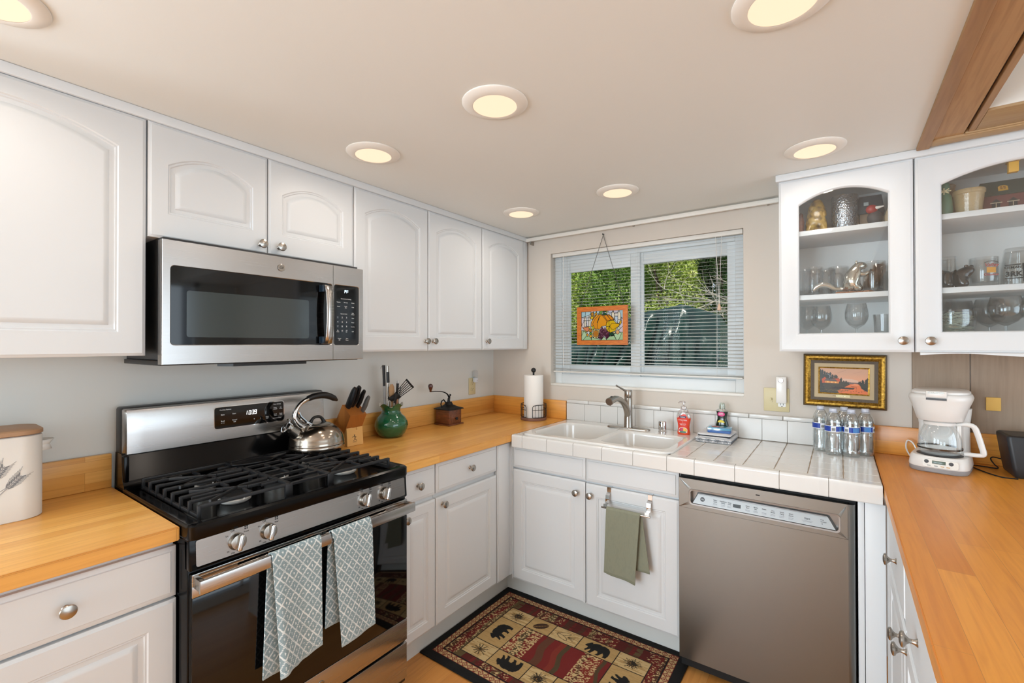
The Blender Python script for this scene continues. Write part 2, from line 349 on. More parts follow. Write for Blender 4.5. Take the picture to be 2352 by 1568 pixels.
# right wall with patio glass, rear wall with an opening for the added window
m=MB().box(X1,X1+.1,Y1,-3.5,0,2.4).box(X1,X1+.1,-.4,.12,0,2.4).box(X1,X1+.1,-3.5,-.4,0,.25).box(X1,X1+.1,-3.5,-.4,2.15,2.4); struct(m,'wall_right',M_wallw)
m=MB().box(-.1,.28,Y1-.1,Y1,0,2.4).box(1.56,X1,Y1-.1,Y1,0,2.4).box(.28,1.56,Y1-.1,Y1,0,.4).box(.28,1.56,Y1-.1,Y1,2.1,2.4); struct(m,'wall_rear',M_wallw)
m=MB()
for y in (-3.5,-2.5,-1.45,-.45): m.box(X1+.02,X1+.07,y,y+.06,.25,2.15)
m.box(X1+.02,X1+.07,-3.5,-.4,.25,.31).box(X1+.02,X1+.07,-3.5,-.4,2.09,2.15); struct(m,'window_2',M_vinyl)
m=MB()
for x in (.28,.89,1.50): m.box(x,x+.06,Y1-.07,Y1-.02,.4,2.1)
m.box(.28,1.56,Y1-.07,Y1-.02,.4,.46).box(.28,1.56,Y1-.07,Y1-.02,2.04,2.1); struct(m,'fill_window_rear',M_vinyl)  # unseen window added, placed so the rear fill brightens the cabinet fronts
m=MB()
for y in (-5.4,-4.43,-3.46): m.box(-.1,-.05,y,y+.06,.4,2.05)
m.box(-.1,-.05,-5.4,-3.4,.4,.46).box(-.1,-.05,-5.4,-3.4,1.99,2.05); struct(m,'fill_window_left',M_vinyl)  # unseen window added around the left fill light
# unseen roof slab, added and extended to block direct sun from the room
m=MB().box(-.5,X1+4.5,Y1-3.4,.35,2.46,2.56); struct(m,'sun_blocker',M_trim)
# timber trim on the ceiling, right
m=MB().box(2.316,2.354,Y1,-.372,ZC-.012,ZC+.02,0,.003); struct(m,'trim_4',M_beam)
m=MB().box(2.354,2.434,Y1,-.382,ZC-.002,ZC+.1); struct(m,'trim_5',M_beam)
m=MB().box(2.434,2.4445,Y1,-.43,ZC+.012,ZC+.1); struct(m,'shadow_strip',mat('gap_shadow','#4a3b2c',.8))  # dark strip coloured as the shadow in the gap between the boards
m=MB().box(2.444,2.462,Y1,-.44,ZC-.002,ZC+.08,0,.002); struct(m,'trim_7',M_beam)
m=MB().box(2.4625,3.3,-.612,-.44,ZC-.002,ZC+.03,0,.002); struct(m,'trim_8',M_beamx)
m=MB().box(2.353,3.3,-.44,-.385,ZC-.01,ZC+.02,0,.004).box(2.437,3.3,-.45,-.43,ZC-.006,ZC+.02,0,.004); struct(m,'trim_9',M_beamx)
# white rail along the top of the window wall
t=thing('curtain_rail','white flat curtain rail running along the top of the window wall','curtain rail',(1.07,-.02,2.12))
m=MB().box(.318,1.835,-.045,-.03,2.112,2.136,0,.004); build(m,'rail',M_trim,t)
for b in ((.35,.36,-.04,0,2.09,2.113),(1.07,1.08,-.032,0,2.114,2.13),(1.78,1.79,-.032,0,2.114,2.13)): build(MB().box(*b),'bracket',M_nick,t)
# window: vinyl slider set back in the drywall opening
m=MB(FR((0,.09,0),'B'))
def fr(m,x0,x1,z0,z1,w,d0,d1,mi=0,b=.003,wb=None,wt=None):
    wb=wb or w; wt=wt or w
    m.box(x0,x0+w,z0,z1,d0,d1,mi,b).box(x1-w,x1,z0,z1,d0,d1,mi,b).box(x0+w,x1-w,z0,z0+wb,d0,d1,mi,b).box(x0+w,x1-w,z1-wt,z1,d0,d1,mi,b)
fr(m,WX0,WX1,WZ0,WZ1,.05,-.02,.03,wb=.065,wt=.05)
w=struct(m,'window_1',M_vinyl)
w['label']='white vinyl sliding window above the sink'
m=MB(FR((0,.09,0),'B')); fr(m,.542,1.085,WZ0+.05,WZ1-.045,.06,.0,.022,wb=.075,wt=.085); build(m,'sash',M_vinyl,w)
m=MB(FR((0,.09,0),'B')); fr(m,1.06,1.62,WZ0+.05,WZ1-.045,.04,-.018,.002,wb=.085,wt=.075); m.box(1.575,1.62,WZ0+.06,WZ1-.05,.0,.01); build(m,'sash',M_vinyl,w)
m=MB().box(.60,1.05,.085,.088,1.26,1.9); build(m,'pane',M_glass,w)
m=MB().box(1.09,1.59,.098,.101,1.26,1.91); build(m,'pane',M_glass,w)
m=MB().box(WX0,WX1,-.004,.09,WZ0-.012,WZ0+.001,0,.002); build(m,'sill',M_trim,w)
# venetian blind
t=thing('venetian_blind','white slatted venetian blind lowered over the sink window','blind',(1.08,.03,2.0))
m=MB().box(.497,1.663,.012,.045,1.992,2.016,0,.002); build(m,'headrail',M_slat,t)
m=MB(); z=1.978
while z>1.262:
    A=[]
    for j in range(4):
        q=j/3-.5; A.append((q*.025,.0006*(1-(2*q)**2)))
    for i in range(3):
        pass
    vs=[];n=len(A)
    for x in (.5,1.66):
        for (a,b) in A: vs.append((x,.029+a,z+b+a*.17))
    m.add(vs,[(i,i+1,n+i+1,n+i) for i in range(n-1)],0,True); z-=.0196
# last slats lie crooked on the bottom rail
for k,(za,zb) in enumerate(((1.247,1.236),(1.243,1.233),(1.24,1.231))):
    m.add([(.5,.017,za),(1.1,.017,zb),(1.66,.017,zb-.001),(.5,.042,za),(1.1,.042,zb),(1.66,.042,zb-.001)],[(0,1,4,3),(1,2,5,4)],0,True)
so=build(m,'slats',M_slat,t); md=so.modifiers.new('s','SOLIDIFY'); md.thickness=.0003
m=MB().box(.5,1.66,.018,.04,1.2195,1.2285,0,.003); build(m,'bottom_rail',M_slat,t)
for x in (.60,1.08,1.53):
    m=MB()
    for y in (.0165,.0415): m.tube([(x,y,1.22),(x,y,1.995)],.0006,5)
    build(m,'ladder_cord',M_slat,t)
m=MB().tube([(.585,.006,1.99),(.583,.004,1.5),(.585,.008,1.26)],.002,6); build(m,'tilt_wand',M_slat,t)
m=MB().tube([(1.53,.004,1.99),(1.545,0,1.72),(1.548,0,1.62)],.0011,6).tube([(1.562,.004,1.99),(1.552,0,1.72),(1.55,0,1.62)],.0011,6); build(m,'pull_cord',M_slat,t)
m=MB().lathe([(.002,.03),(.005,.026),(.011,0),(.009,-.006),(.001,-.008)],12,(1.549,0,1.595)); build(m,'cord_tassel',mat('tassel','#d8b9a0',.4),t)
# recessed lamps
LP=[((.62,-2.53),'recessed ceiling light at the far left corner of the ceiling, partly cut off'),((.622,-1.546),'recessed ceiling light above the microwave cabinets'),((.632,-.556),'recessed ceiling light in the corner where the two walls meet'),
    ((1.225,-1.561),'largest fully visible recessed ceiling light, in the middle of the ceiling'),((1.211,-.58),'recessed ceiling light nearest the window blind'),((2.004,-.598),'recessed ceiling light in front of the glass-door cabinets'),((1.982,-1.532),'recessed ceiling light cut off by the top edge, near the timber beam')]
proto=None
for (x,y),lb in LP:
    if proto is None:
        t=thing('recessed_light',lb,'ceiling light',(x,y,ZC),group='recessed ceiling lights')
        m=MB().lathe([(.1,0),(.1,-.003),(.097,-.006),(.069,-.013),(.067,-.012),(.0665,0)],48,(x,y,ZC)); 
        m2=MB().shell([(.1,-.0005),(.1,-.003),(.097,-.006),(.069,-.013),(.067,-.0125)],48,(x,y,ZC)); build(m2,'trim_ring',M_trim,t)
        m=MB().lathe([(.0,-.012),(.04,-.0122),(.0672,-.0118)],48,(x,y,ZC)); m.f.pop();m.m.pop();m.s.pop()
        build(m,'diffuser',M_emit,t); proto=t
    else:
        t=tree_copy(proto); t.location=(x,y,ZC); t['label']=lb
    light('lamp_glow','AREA',(x,y,ZC-.02),1.0,(1,.88,.76),(0,0,0),.12,None).data.spread=math.radians(170)
# ---------------------------------------------------------------- cabinets
def outl(w,h,arch,ins,N=24):
    """closed loop in (a,b) for panel inset by ins from door edges; arch = rise of arched top"""
    x0,x1,y0,y1=ins[0],w-ins[0],ins[1],h-ins[2]
    P=[(x0+(x1-x0)*i/N,y0) for i in range(N)]
    ys=y1-arch
    P+=[(x1,y0+(ys-y0)*i/N) for i in range(N)]
    for i in range(N):
        t=i/N; x=x1+(x0-x1)*t; P.append((x,ys+arch*(1-(2*t-1)**2)))
    P+=[(x0,ys+(y0-ys)*i/N) for i in range(N)]
    return P
def rect_loop(w,h,e,N=24): return outl(w,h,0,(e,e,e),N)
def door_mesh(o,k,w,h,st=.06,arch=0,glass=False,panel=True,sb=None,stt=None,th=.02):
    """raised-panel door; o = lower-left front corner of door back, outward +c. """
    m=MB(FR(o,k)); L=[]
    def lp(P,c): return [(p[0],p[1],c) for p in P]
    sb=sb or st; stt=stt or st
    L+=[lp(rect_loop(w,h,0),0),lp(rect_loop(w,h,0),th-.004),lp(rect_loop(w,h,.0022),th-.0022),lp(rect_loop(w,h,.007),th-.0015),lp(rect_loop(w,h,.0085),th)]
    if glass:
        for e,c in ((0,th),(.004,th-.003),(.009,th-.0035),(.012,th-.007),(.014,th-.012),(.014,0)): L.append(lp(outl(w,h,arch*(1-e*2.2),(st+e-.014,sb+e-.014,stt+e-.014)),c))
        L.append(lp(rect_loop(w,h,0),0)); m.loops(L)
    elif panel:
        for e,c in ((0,th),(.003,th-.0035),(.007,th-.003),(.0095,th-.0065),(.021,th-.0065),(.024,th-.004),(.033,th-.0005),(.036,th-.0005)):
            L.append(lp(outl(w,h,max(arch*(1-e*2.2),0),(st+e,sb+e,stt+e)),c))
        m.loops(L,cap1=True)
    else: m.loops(L,cap1=True)
    return m
def drawer_mesh(o,k,w,h,th=.02):
    m=MB(FR(o,k)); 
    def lp(e,c): return [(p[0],p[1],c) for p in rect_loop(w,h,e,6)]
    m.loops([lp(0,0),lp(0,th-.006),lp(.003,th-.004),(lp(.012,th-.003)),lp(.014,th),lp(.016,th)],cap1=True); return m
def knob(o,k,parent,name='knob',s=1):
    m=MB(FR(o,k)).lathe([(.0085*s,0),(.0085*s,.001),(.006*s,.004),(.0045*s,.009),(.0048*s,.014),(.009*s,.019),(.0155*s,.0225),(.0165*s,.0255),(.015*s,.028),(.008*s,.0305),(0,.031)],24)
    return build(m,name,M_nick,parent)
G=.003
def cabinet(name,label,k,org,body,doors=(),drawers=(),cat='cabinet',group=None,glass_items=None):
    """body=(x0,x1,y0,y1,z0,z1) world"""
    t=thing(name,label,cat,((body[0]+body[1])/2,(body[2]+body[3])/2,body[4]),group=group)
    m=MB().box(*body,0,.001); build(m,'body',M_cab,t)
    for d in doors:
        (o,w,h,kw,kn)=d; build(door_mesh(o,k,w,h,**kw),'door',M_cab,t); dd=[c for c in bpy.data.objects if c.parent==t][-1]
        if kn: kk=knob(kn,k,t); kk.parent=LASTDOOR(t)
    for (o,w,h,kn) in drawers:
        d=build(drawer_mesh(o,k,w,h),'drawer_front',M_cab,t)
        if kn: kk=knob(kn,k,t); kk.parent=d
    return t
def LASTDOOR(t): 
    c=[x for x in bpy.data.objects if x.parent==t and x.name.split('.')[0]=='door']; return sorted(c,key=lambda o:o.name)[-1]
XF=.58   # carcass front of left base run (doors .58-.60)
K='L'
# left-run base cabinets
cabinet('base_cabinet','white base cabinet left of the range with one wide drawer over a door',K,None,(.02,XF,-2.64,-2.18,.115,.873),
    [((XF,-2.625,.118),.447,.597,dict(st=.062),None)],[((XF,-2.625,.722),.447,.136,(.60,-2.3985,.789))])
cabinet('base_cabinet','narrow white base cabinet right beside the range, drawer over narrow door',K,None,(.02,XF,-1.405,-1.191,.143,.873),
    [((XF,-1.402,.143),.210,.571,dict(st=.045),(.60,-1.3725,.6755))],[((XF,-1.402,.733),.210,.136,(.60,-1.2983,.7997))])
cabinet('base_cabinet','white base cabinet with drawer ajar by a dark gap above its raised-panel door, left run',K,None,(.02,XF,-1.189,-.74,.143,.873),
    [((XF,-1.187,.143),.446,.572,dict(st=.055),(.60,-1.150,.6813))],[((XF+.003,-1.187,.737),.446,.132,(.603,-.962,.8057))])
t=thing('corner_filler','tall white filler panel in the inner corner of the base cabinets','cabinet panel',(.59,-.68,.143))
build(MB().box(.02,XF,-.737,-.59,.143,.873).box(XF,.60,-.736,-.622,.143,.868,0,.002).box(XF,.603,-.728,-.63,.15,.866,0,.002).box(XF,.6012,-.627,-.5905,.143,.873),'panel',M_cab,t)
# toe kicks
m=MB().box(.03,.508,-1.405,-.52,0,.143); one(m,'toe_kick',M_wallw,'grey-white toe kick under the base cabinets between range and corner','toe kick',(.5,-1,0))
m=MB().box(.508,1.50,-.523,-.51,0,.118); one(m,'toe_kick',M_wallw,'grey-white toe kick under the sink cabinet','toe kick',(1,-.52,0))
m=MB().box(.03,.508,-2.64,-2.18,0,.115); one(m,'toe_kick',M_wallw,'toe kick under the cabinet left of the range','toe kick',(.5,-2.4,0))
# sink cabinet
K='B'; YF=-.59
cabinet('sink_cabinet','white double-door cabinet under the sink with two false drawer fronts',K,None,(.604,1.505,YF,-.03,.118,.72),
    [((.609,YF,.125),.439,.598,dict(st=.058),(1.0047,-.61,.667)),((1.053,YF,.122),.449,.598,dict(st=.058),(1.0809,-.61,.6665))],
    [((.609,YF,.733),.441,.112,None),((1.053,YF,.731),.449,.113,None)],cat='cabinet')
m=MB().box(.604,1.505,YF+.001,YF+.02,.72,.846).box(.6015,.6075,-.607,YF,.118,.846); tt=[o for o in bpy.data.objects if o.name=='sink_cabinet'][0]; build(m,'face_rail',M_cab,tt)
# filler right of dishwasher
t=thing('end_panel','white end panel between the dishwasher and the right base cabinets','cabinet panel',(2.165,-.6,0))
build(MB().box(2.127,2.145,-.62,-.05,.01,.845,0,.001).box(2.147,2.204,-.618,-.05,.01,.845,0,.001),'panel',M_cab,t)
# right run (faces the room, -x)
K='R'; XR=2.226
cabinet('base_cabinet','white base cabinet under the right worktop, nearer the dishwasher, drawer over door',K,None,(XR,2.82,-1.16,-.72,.1,.873),
    [((XR,-.722,.11),.436,.58,dict(st=.055),(2.206,-1.11,.648))],[((XR,-.722,.70),.436,.165,(2.206,-.965,.787))])
cabinet('base_cabinet','white base cabinet under the right worktop, nearer the viewer, drawer over door',K,None,(XR,2.82,-1.64,-1.163,.1,.873),
    [((XR,-1.165,.11),.473,.58,dict(st=.055),(2.206,-1.205,.660))],[((XR,-1.165,.70),.473,.165,(2.206,-1.405,.788))])
m=MB().box(2.207,2.22,-.72,-.62,.1,.866,0,.001); one(m,'cabinet_stile',M_cab,'white stile at the corner below the right worktop','cabinet panel',(2.21,-.7,.1))
m=MB().box(2.29,2.82,-1.64,-.62,0,.1); one(m,'toe_kick',M_wallw,'toe kick under the right-hand base cabinets','toe kick',(2.3,-1.1,0))
# upper cabinets, left wall
K='L'; XU=.297; ZT=2.113
UB=1.374
cabinet('wall_cabinet','large white arched-panel wall cabinet left of the microwave','L',None,(.003,XU,-2.79,-2.167,UB,ZT),
    [((XU,-2.787,UB-.001),.618,ZT-UB,dict(st=.067,arch=.055,sb=.072,stt=.05),None)])
def small(y0,y1,kn,lb): cabinet('wall_cabinet',lb,'L',None,(.003,XU,y0,y1,1.748,ZT),[((XU,y0+.001,1.748),y1-y0-.003,ZT-1.748,dict(st=.052,arch=.045,sb=.08,stt=.08),kn)])
small(-2.165,-1.794,(.317,-1.8215,1.782),'short white wall cabinet above the left half of the microwave')
small(-1.793,-1.4165,(.317,-1.7515,1.782),'short white wall cabinet above the right half of the microwave')
for y0,y1,kn,lb in ((-1.4155,-.962,(.317,-.985,1.424),'white arched-panel wall cabinet immediately right of the microwave'),(-.961,-.513,(.317,-.930,1.424),'middle white arched-panel wall cabinet of the three between microwave and corner'),(-.512,-.066,(.317,-.475,1.426),'white arched-panel wall cabinet closest to the corner beside the window')):
    cabinet('wall_cabinet',lb,'L',None,(.003,XU,y0,y1,UB,ZT),[((XU,y0+.001,UB),y1-y0-.003,ZT-UB,dict(st=.056,arch=.05,sb=.07,stt=.055),kn)])
m=MB().box(.003,.312,-.065,-.016,UB,ZT,0,.001); one(m,'cabinet_filler',M_cab,'thin white filler strip between the last wall cabinet and the window wall','cabinet panel',(.16,-.04,UB))
m=MB().box(.003,.322,-2.8,-.012,ZT+.001,ZC-.0005,0,.002); one(m,'crown_moulding',M_cab,'white crown strip along the top of the left wall cabinets','crown moulding',(.16,-1.4,ZT))
# glass-door cabinets, right
M_cabin=mat('cabinet_interior_brightened','#f0f1f0',.5)  # cabinet white with a brighter colour, standing in for light inside the glass cabinets
def glasscab(x0,x1,lb,kn,xg0,xg1,rev,sh=(1.616,1.892)):
    t=thing('glass_cabinet',lb,'cabinet',((x0+x1)/2,-.17,UB))
    yb=-.337
    m=MB().box(x0,x0+.016,yb,-.003,UB,ZT).box(x1-.016,x1,yb,-.003,UB,ZT).box(x0+.016,x1-.016,-.012,-.003,UB,ZT).box(x0+.016,x1-.016,yb,-.012,UB,UB+.02).box(x0+.016,x1-.016,yb,-.012,ZT-.02,ZT)
    build(m,'body',M_cabin,t)
    for z in sh: build(MB().box(x0+.017,x1-.017,yb+.006,-.013,z-.021,z,0,.001),'shelf',M_cab,t)
    w=x1-x0-.004; h=ZT-UB
    st=xg0-x0-.002; e2=x1-xg1
    d=door_mesh((x0+.002,yb,UB),'B',w,h,st=st+.0,arch=.05,glass=True,sb=.077,stt=.065)
    d=build(d,'door',M_cab,t)
    k=knob(kn,'B',t); k.parent=d
    g=build(MB().box(xg0-.012,xg1+.012,yb-.008,yb-.004,UB+.06,ZT-.05),'pane',M_cglass,t); g.parent=d
    return t
GC1=glasscab(1.862,2.310,'white glass-door cabinet on the right wall section, nearest the window, silver squirrel inside',(2.275,-.357,1.4183),1.9375,2.233,None)
GC2=glasscab(2.312,2.892,'wider white glass-door cabinet cut off by the right edge of the photo',(2.3527,-.357,1.4165),2.389,2.815,None)
m=MB().box(1.852,2.9,-.366,-.003,ZT+.001,ZC-.0005,0,.003); one(m,'crown_moulding',M_cab,'white crown strip along the top of the glass-door cabinets','crown moulding',(2.3,-.18,ZT))
P=[(2.325,1.373)]
for i in range(41): x=2.325+i*.014; P.append((x,1.3655+.0045*math.sin((x-2.35)*math.pi/.17)))
P.append((P[-1][0],1.373)); m=MB(FR((0,-.35,0),'B')).prism(P,0,.012); one(m,'scalloped_valance',M_cab,'white scalloped valance strip under the wider glass-door cabinet','valance',(2.6,-.35,1.36))
# ---------------------------------------------------------------- worktops
ZT0,ZT1=.8765,.914
def worktop(lb,poly,mt,loc,splashes,smat=None):
    t=thing('worktop',lb,'countertop',loc); m=MB(); n=len(poly)
    b=bmesh.new(); vs=[b.verts.new((p[0],p[1],ZT0)) for p in poly]; f=b.faces.new(vs); r=bmesh.ops.extrude_face_region(b,geom=[f]); bmesh.ops.translate(b,vec=(0,0,ZT1-ZT0),verts=[v for v in r['geom'] if isinstance(v,bmesh.types.BMVert)])
    bmesh.ops.bevel(b,geom=b.edges[:],offset=.0025,segments=2,affect='EDGES'); b.verts.index_update(); m.add([v.co for v in b.verts],[[v.index for v in f.verts] for f in b.faces],0,True); b.free()
    build(m,'slab',mt,t)
    for s in splashes: one(MB().box(*s[0],0,.002),'wooden_backsplash',s[1],s[2],'backsplash',((s[0][0]+s[0][1])/2,(s[0][2]+s[0][3])/2,s[0][4]))
worktop('butcher-block worktop left of the range with the bread bin on it',[(.002,-2.9),(.62,-2.9),(.62,-2.1775),(.002,-2.1775)],M_butY,(.3,-2.5,ZT0),[((.002,.022,-2.9,-2.18,ZT1+.0005,1.030),M_butB,'striped wooden backsplash board behind the bread bin, left of the range')])
worktop('butcher-block corner worktop right of the range, reaching the window wall',[(.002,-1.4095),(.62,-1.4095),(.62,-.002),(.002,-.002)],M_butY,(.3,-.7,ZT0),
    [((.002,.022,-1.408,-.0225,ZT1+.0005,1.036),M_butB,'long wooden backsplash board on the left wall behind the pot and grinder'),((.002,.618,-.022,-.002,ZT1+.0005,1.036),M_butX,'short wooden backsplash board behind the paper towel roll')])
worktop('butcher-block worktop on the right with the coffee maker on it',[(2.1995,-.003),(2.1995,-.63),(2.196,-2.6),(2.9,-2.6),(2.9,-.003)],M_butR,(2.5,-1,ZT0),
    [((2.2,2.9,-.024,-.0045,ZT1+.0005,1.038),M_butX,'wooden backsplash board behind the coffee maker')])
# tiled worktop with sink
t=thing('tiled_worktop','white ceramic tiled worktop around the sink and over the dishwasher','countertop',(1.4,-.33,.85))
m=MB().box(.6225,.66,-.632,-.012,.853,.9115).box(1.464,2.1965,-.632,-.012,.853,.9115).box(.66,1.464,-.632,-.596,.853,.9115).box(.66,1.464,-.06,-.012,.853,.9115).box(.6225,2.1965,-.012,-.003,.853,1.042); build(m,'grout_bed',M_grout,t)
p=.1112; gx=[.6235,.6405]+[.752+p*i for i in range(13)]+[2.196]; gx=[.6235,.6405]+[.752+p*i for i in range(0,13)]+[2.196]
gy=[-.600,-.584,-.480,-.369,-.258,-.147,-.0125]
m=MB(); g=.0017
def tile(m,x0,x1,y0,y1):
    SX0,SX1,SY0,SY1=.664,1.458,-.596,-.062
    if x1>SX0 and x0<SX1 and y1>SY0 and y0<SY1:
        for (a,b,c,d) in ((x0,min(x1,SX0),y0,y1),(max(x0,SX1),x1,y0,y1),(max(x0,SX0),min(x1,SX1),y0,SY0),(max(x0,SX0),min(x1,SX1),SY1,y1)):
            if b-a>.006 and d-c>.006: m.box(a+g,b-g,c+g,d-g,.905,.914,0,.0012,seg=1)
    else: m.box(x0+g,x1-g,y0+g,y1-g,.905,.914,0,.0012,seg=1)
for i in range(1,len(gx)-1):
    a,b=gx[i],gx[i+1]
    if b-a<.01: continue
    for j in range(len(gy)-1): tile(m,a,b,gy[j],gy[j+1])
for j in range(len(gy)-1): tile(m,.6225,.6405,gy[j],gy[j+1])
build(m,'top_tiles',M_tile,t)
m=MB(); sx=[.6225,.692]+[.8444+.1535*i for i in range(5)]+[1.574]+[1.7303+.156*i for i in range(3)]+[2.1965]
for a,b in zip(sx,sx[1:]):
    # L-shaped bullnose nosing tile
    P=[(-.602,.905),(-.602,.9155)]
    for q in range(7): an=math.radians(90+90*q/6); P.append((-.6295+.0095*math.cos(an),.906+.0095*math.sin(an)))
    P+= [(-.639,.853),(-.637,.8495),(-.631,.8495),(-.631,.905)]
    T=Matrix(((0,0,1,0),(1,0,0,0),(0,1,0,0),(0,0,0,1)))
    m.prism(P,a+.0009,b-.0009,0,T)
build(m,'nosing_tiles',M_tile,t)
m=MB()
for a,b in zip([.6225]+[.752+p*i for i in range(13)],[.752+p*i for i in range(13)]+[2.1965]):
    m.box(a+.0006,b-.0006,-.021,-.011,.917,1.0235,0,.001,seg=1)
sx=[.6225]+[.7778+.1525*i for i in range(9)]+[2.1965]
for a,b in zip(sx,sx[1:]): m.box(a+.0008,b-.0008,-.0235,-.011,1.0245,1.0455,0,.004)
build(m,'splash_tiles',M_tile,t)
# sink
t=thing('double_sink','white porcelain double-bowl drop-in sink set in the tiled worktop','sink',(1.06,-.33,.914))
SX0,SX1,SY0,SY1=.655,1.466,-.606,-.052
def rl(x0,x1,y0,y1,r,z): return [(p[0],p[1],z) for p in rr(x1-x0,y1-y0,r,6,(x0+x1)/2,(y0+y1)/2)]
B=[(.695,1.062,-.562,-.155),(1.092,1.43,-.562,-.205)]
m=MB()
for b,o in zip(B,((SX0+.006,1.077,SY0+.006,SY1-.006),(1.077,SX1-.006,SY0+.006,SY1-.006))):
    A=rl(*o,.045,.924)
    if b is B[0]: A=[(p[0] if p[0]<.9 else (1.077 if p[0]>1.02 else p[0]),(p[1] if p[0]<1.03 else (o[2] if p[1]<-.3 else o[3])),p[2]) for p in A]
    else: A=[(p[0] if p[0]>1.3 else (1.077 if p[0]<1.13 else p[0]),(p[1] if p[0]>1.13 else (o[2] if p[1]<-.3 else o[3])),p[2]) for p in A]
    m.loops([A,rl(*b,.06,.924)])
m.loops([rl(SX0,SX1,SY0,SY1,.055,.9145),rl(SX0+.0005,SX1-.0005,SY0+.0005,SY1-.0005,.055,.919),rl(SX0+.003,SX1-.003,SY0+.003,SY1-.003,.053,.9225),rl(SX0+.006,SX1-.006,SY0+.006,SY1-.006,.05,.924)])
for (x0,x1,y0,y1) in B:
    L=[rl(x0,x1,y0,y1,.06,.924)]
    for e,z in ((.003,.9225),(.006,.917),(.008,.905),(.016,.78),(.025,.765),(.045,.757),(.1,.755)): L.append(rl(x0+e,x1-e,y0+e,y1-e,max(.06-e*.3,.02),z))
    m.loops(L,cap1=True)
build(m,'basin',M_porc,t)
for b in B: build(MB().lathe([(.04,.7555),(.042,.758),(.036,.7585),(.03,.756),(0,.7555)],24,((b[0]+b[1])/2,(b[2]+b[3])/2,0)),'drain',M_nick,t)
# ---------------------------------------------------------------- gas range
RY0,RY1=-2.1725,-1.4165; RC=(RY0+RY1)/2
T=thing('gas_range','freestanding stainless and black gas range with five burners, between the worktops','stove',(.35,RC,0))
m=MB().box(.03,.655,RY0,RY1,.06,.885,0,.003); build(m,'body',M_enam,T)
for x,y in ((.08,RY0+.04),(.08,RY1-.04),(.58,RY0+.04),(.58,RY1-.04)): build(MB().cyl((x,y,0),(x,y,.062),.018),'foot',M_black,T)
# cooktop pan with raised rim
m=MB(); ZP=.905
def rl2(x0,x1,y0,y1,r,z): return [(p[0],p[1],z) for p in rr(x1-x0,y1-y0,r,5,(x0+x1)/2,(y0+y1)/2)]
L=[rl2(.10,.672,RY0,RY1,.018,.882),rl2(.10,.675,RY0-.002,RY1+.002,.02,.89),rl2(.10,.675,RY0-.002,RY1+.002,.02,.918),rl2(.102,.668,RY0+.002,RY1-.002,.02,.9235),rl2(.108,.645,RY0+.028,RY1-.028,.02,.9225),rl2(.112,.632,RY0+.042,RY1-.042,.02,.912),rl2(.12,.62,RY0+.055,RY1-.055,.02,.908)]
m.loops(L,cap0=True,cap1=True); build(m,'cooktop',M_enam,T)
# back riser (black) and stainless backguard
m=MB().loops([[(x,y,z) for (x,z) in ((.03,zz),(d,zz)) for y in ()] for zz,d in ()],0) if False else MB()
P=[(.02,.90),(.125,.90),(.125,.925),(.108,.945),(.098,1.03),(.094,1.036),(.03,1.036)]
TY=Matrix(((1,0,0,0),(0,0,1,0),(0,1,0,0),(0,0,0,1)))
m.prism(P,RY0,RY1,0,TY); m.box(.098,.112,RY0+.001,RY0+.018,.925,1.03,0,.005).box(.098,.112,RY1-.018,RY1-.001,.925,1.03,0,.005); build(m,'back_riser',M_enam,T)
m=MB().box(.022,.082,RY0+.002,RY1-.002,1.03,1.191,0,.008); build(m,'backguard_housing',M_black,T)
# curved-edge stainless face
vs=[];A=[(RY0+.004,.078),(RY0+.0055,.092),(RY0+.013,.103),(RY0+.03,.1055),(RY0+.06,.1065),(RC,.107),(RY1-.06,.1065),(RY1-.03,.1055),(RY1-.013,.103),(RY1-.0055,.092),(RY1-.004,.078)]
zs=[(1.029,-.006),(1.033,0),(1.1,.002),(1.17,.0),(1.182,-.003),(1.188,-.012)]
m=MB(); n=len(A)
for z,d in zs:
    for y,x in A: vs.append((x+d-(z-1.03)*.03,y,z))
m.add(vs,[(j*n+i,j*n+i+1,(j+1)*n+i+1,(j+1)*n+i) for j in range(len(zs)-1) for i in range(n-1)],0,True)
bgf=build(m,'backguard',M_steel,T); md=bgf.modifiers.new('s','SOLIDIFY'); md.thickness=.002; md.offset=-1
FB=FR((.1075,0,0),'L'); FB=FB@Matrix.Translation((0,0,0)); 
tilt=Matrix.Rotation(math.radians(-1.7),4,'X')
FB=FR((.1068,RC,1.033),'L')@tilt
m=MB(FB); hw,hh=.135,.0415; c0=(.038,.087)
m.prism(rr(2*hw+.006,2*hh+.005,.011,5,c0[0],c0[1]),0,.0022); dsp=build(m,'display_bezel',M_chrome,T)
m=MB(FB); m.prism(rr(2*hw,2*hh,.009,5,c0[0]-.001,c0[1]),.0022,.004,0); x0=c0[0]-hw
def lab(s,u,v,sz=.0058,al='CENTER',mi=1,b=.01): text(m,s,sz,c0[0]-hw+u*2*hw,c0[1]+hh-v*2*hh,.0042,mi,al,b)
lab('Cooking Options',.06,.13,.006,'LEFT');lab('Bake',.1,.36,.0068);lab('Start',.255,.36,.0068);lab('Broil',.1,.66,.0068);lab('Hi / Lo',.1,.745,.0045);lab('Cancel',.26,.66,.0065);lab('Off',.26,.75,.0065)
lab('+',.54,.74,.010);lab('-',.635,.73,.010);lab('Oven',.735,.70,.0055);lab('Light',.735,.77,.0055)
lab('Oven Settings',.95,.12,.0055,'RIGHT');lab('Timer',.86,.30,.0055);lab('On/Off',.86,.37,.0055);lab('Set',.95,.30,.0055);lab('Clock',.95,.37,.0055)
lab('Cook',.86,.62,.0055);lab('Time',.86,.69,.0055);lab('Delay',.95,.62,.0055);lab('Time',.95,.69,.0055);lab('Automatic Oven',.95,.83,.0052,'RIGHT')
build(m,'control_display',[M_blkgl,M_print],dsp)
m=MB(FB)
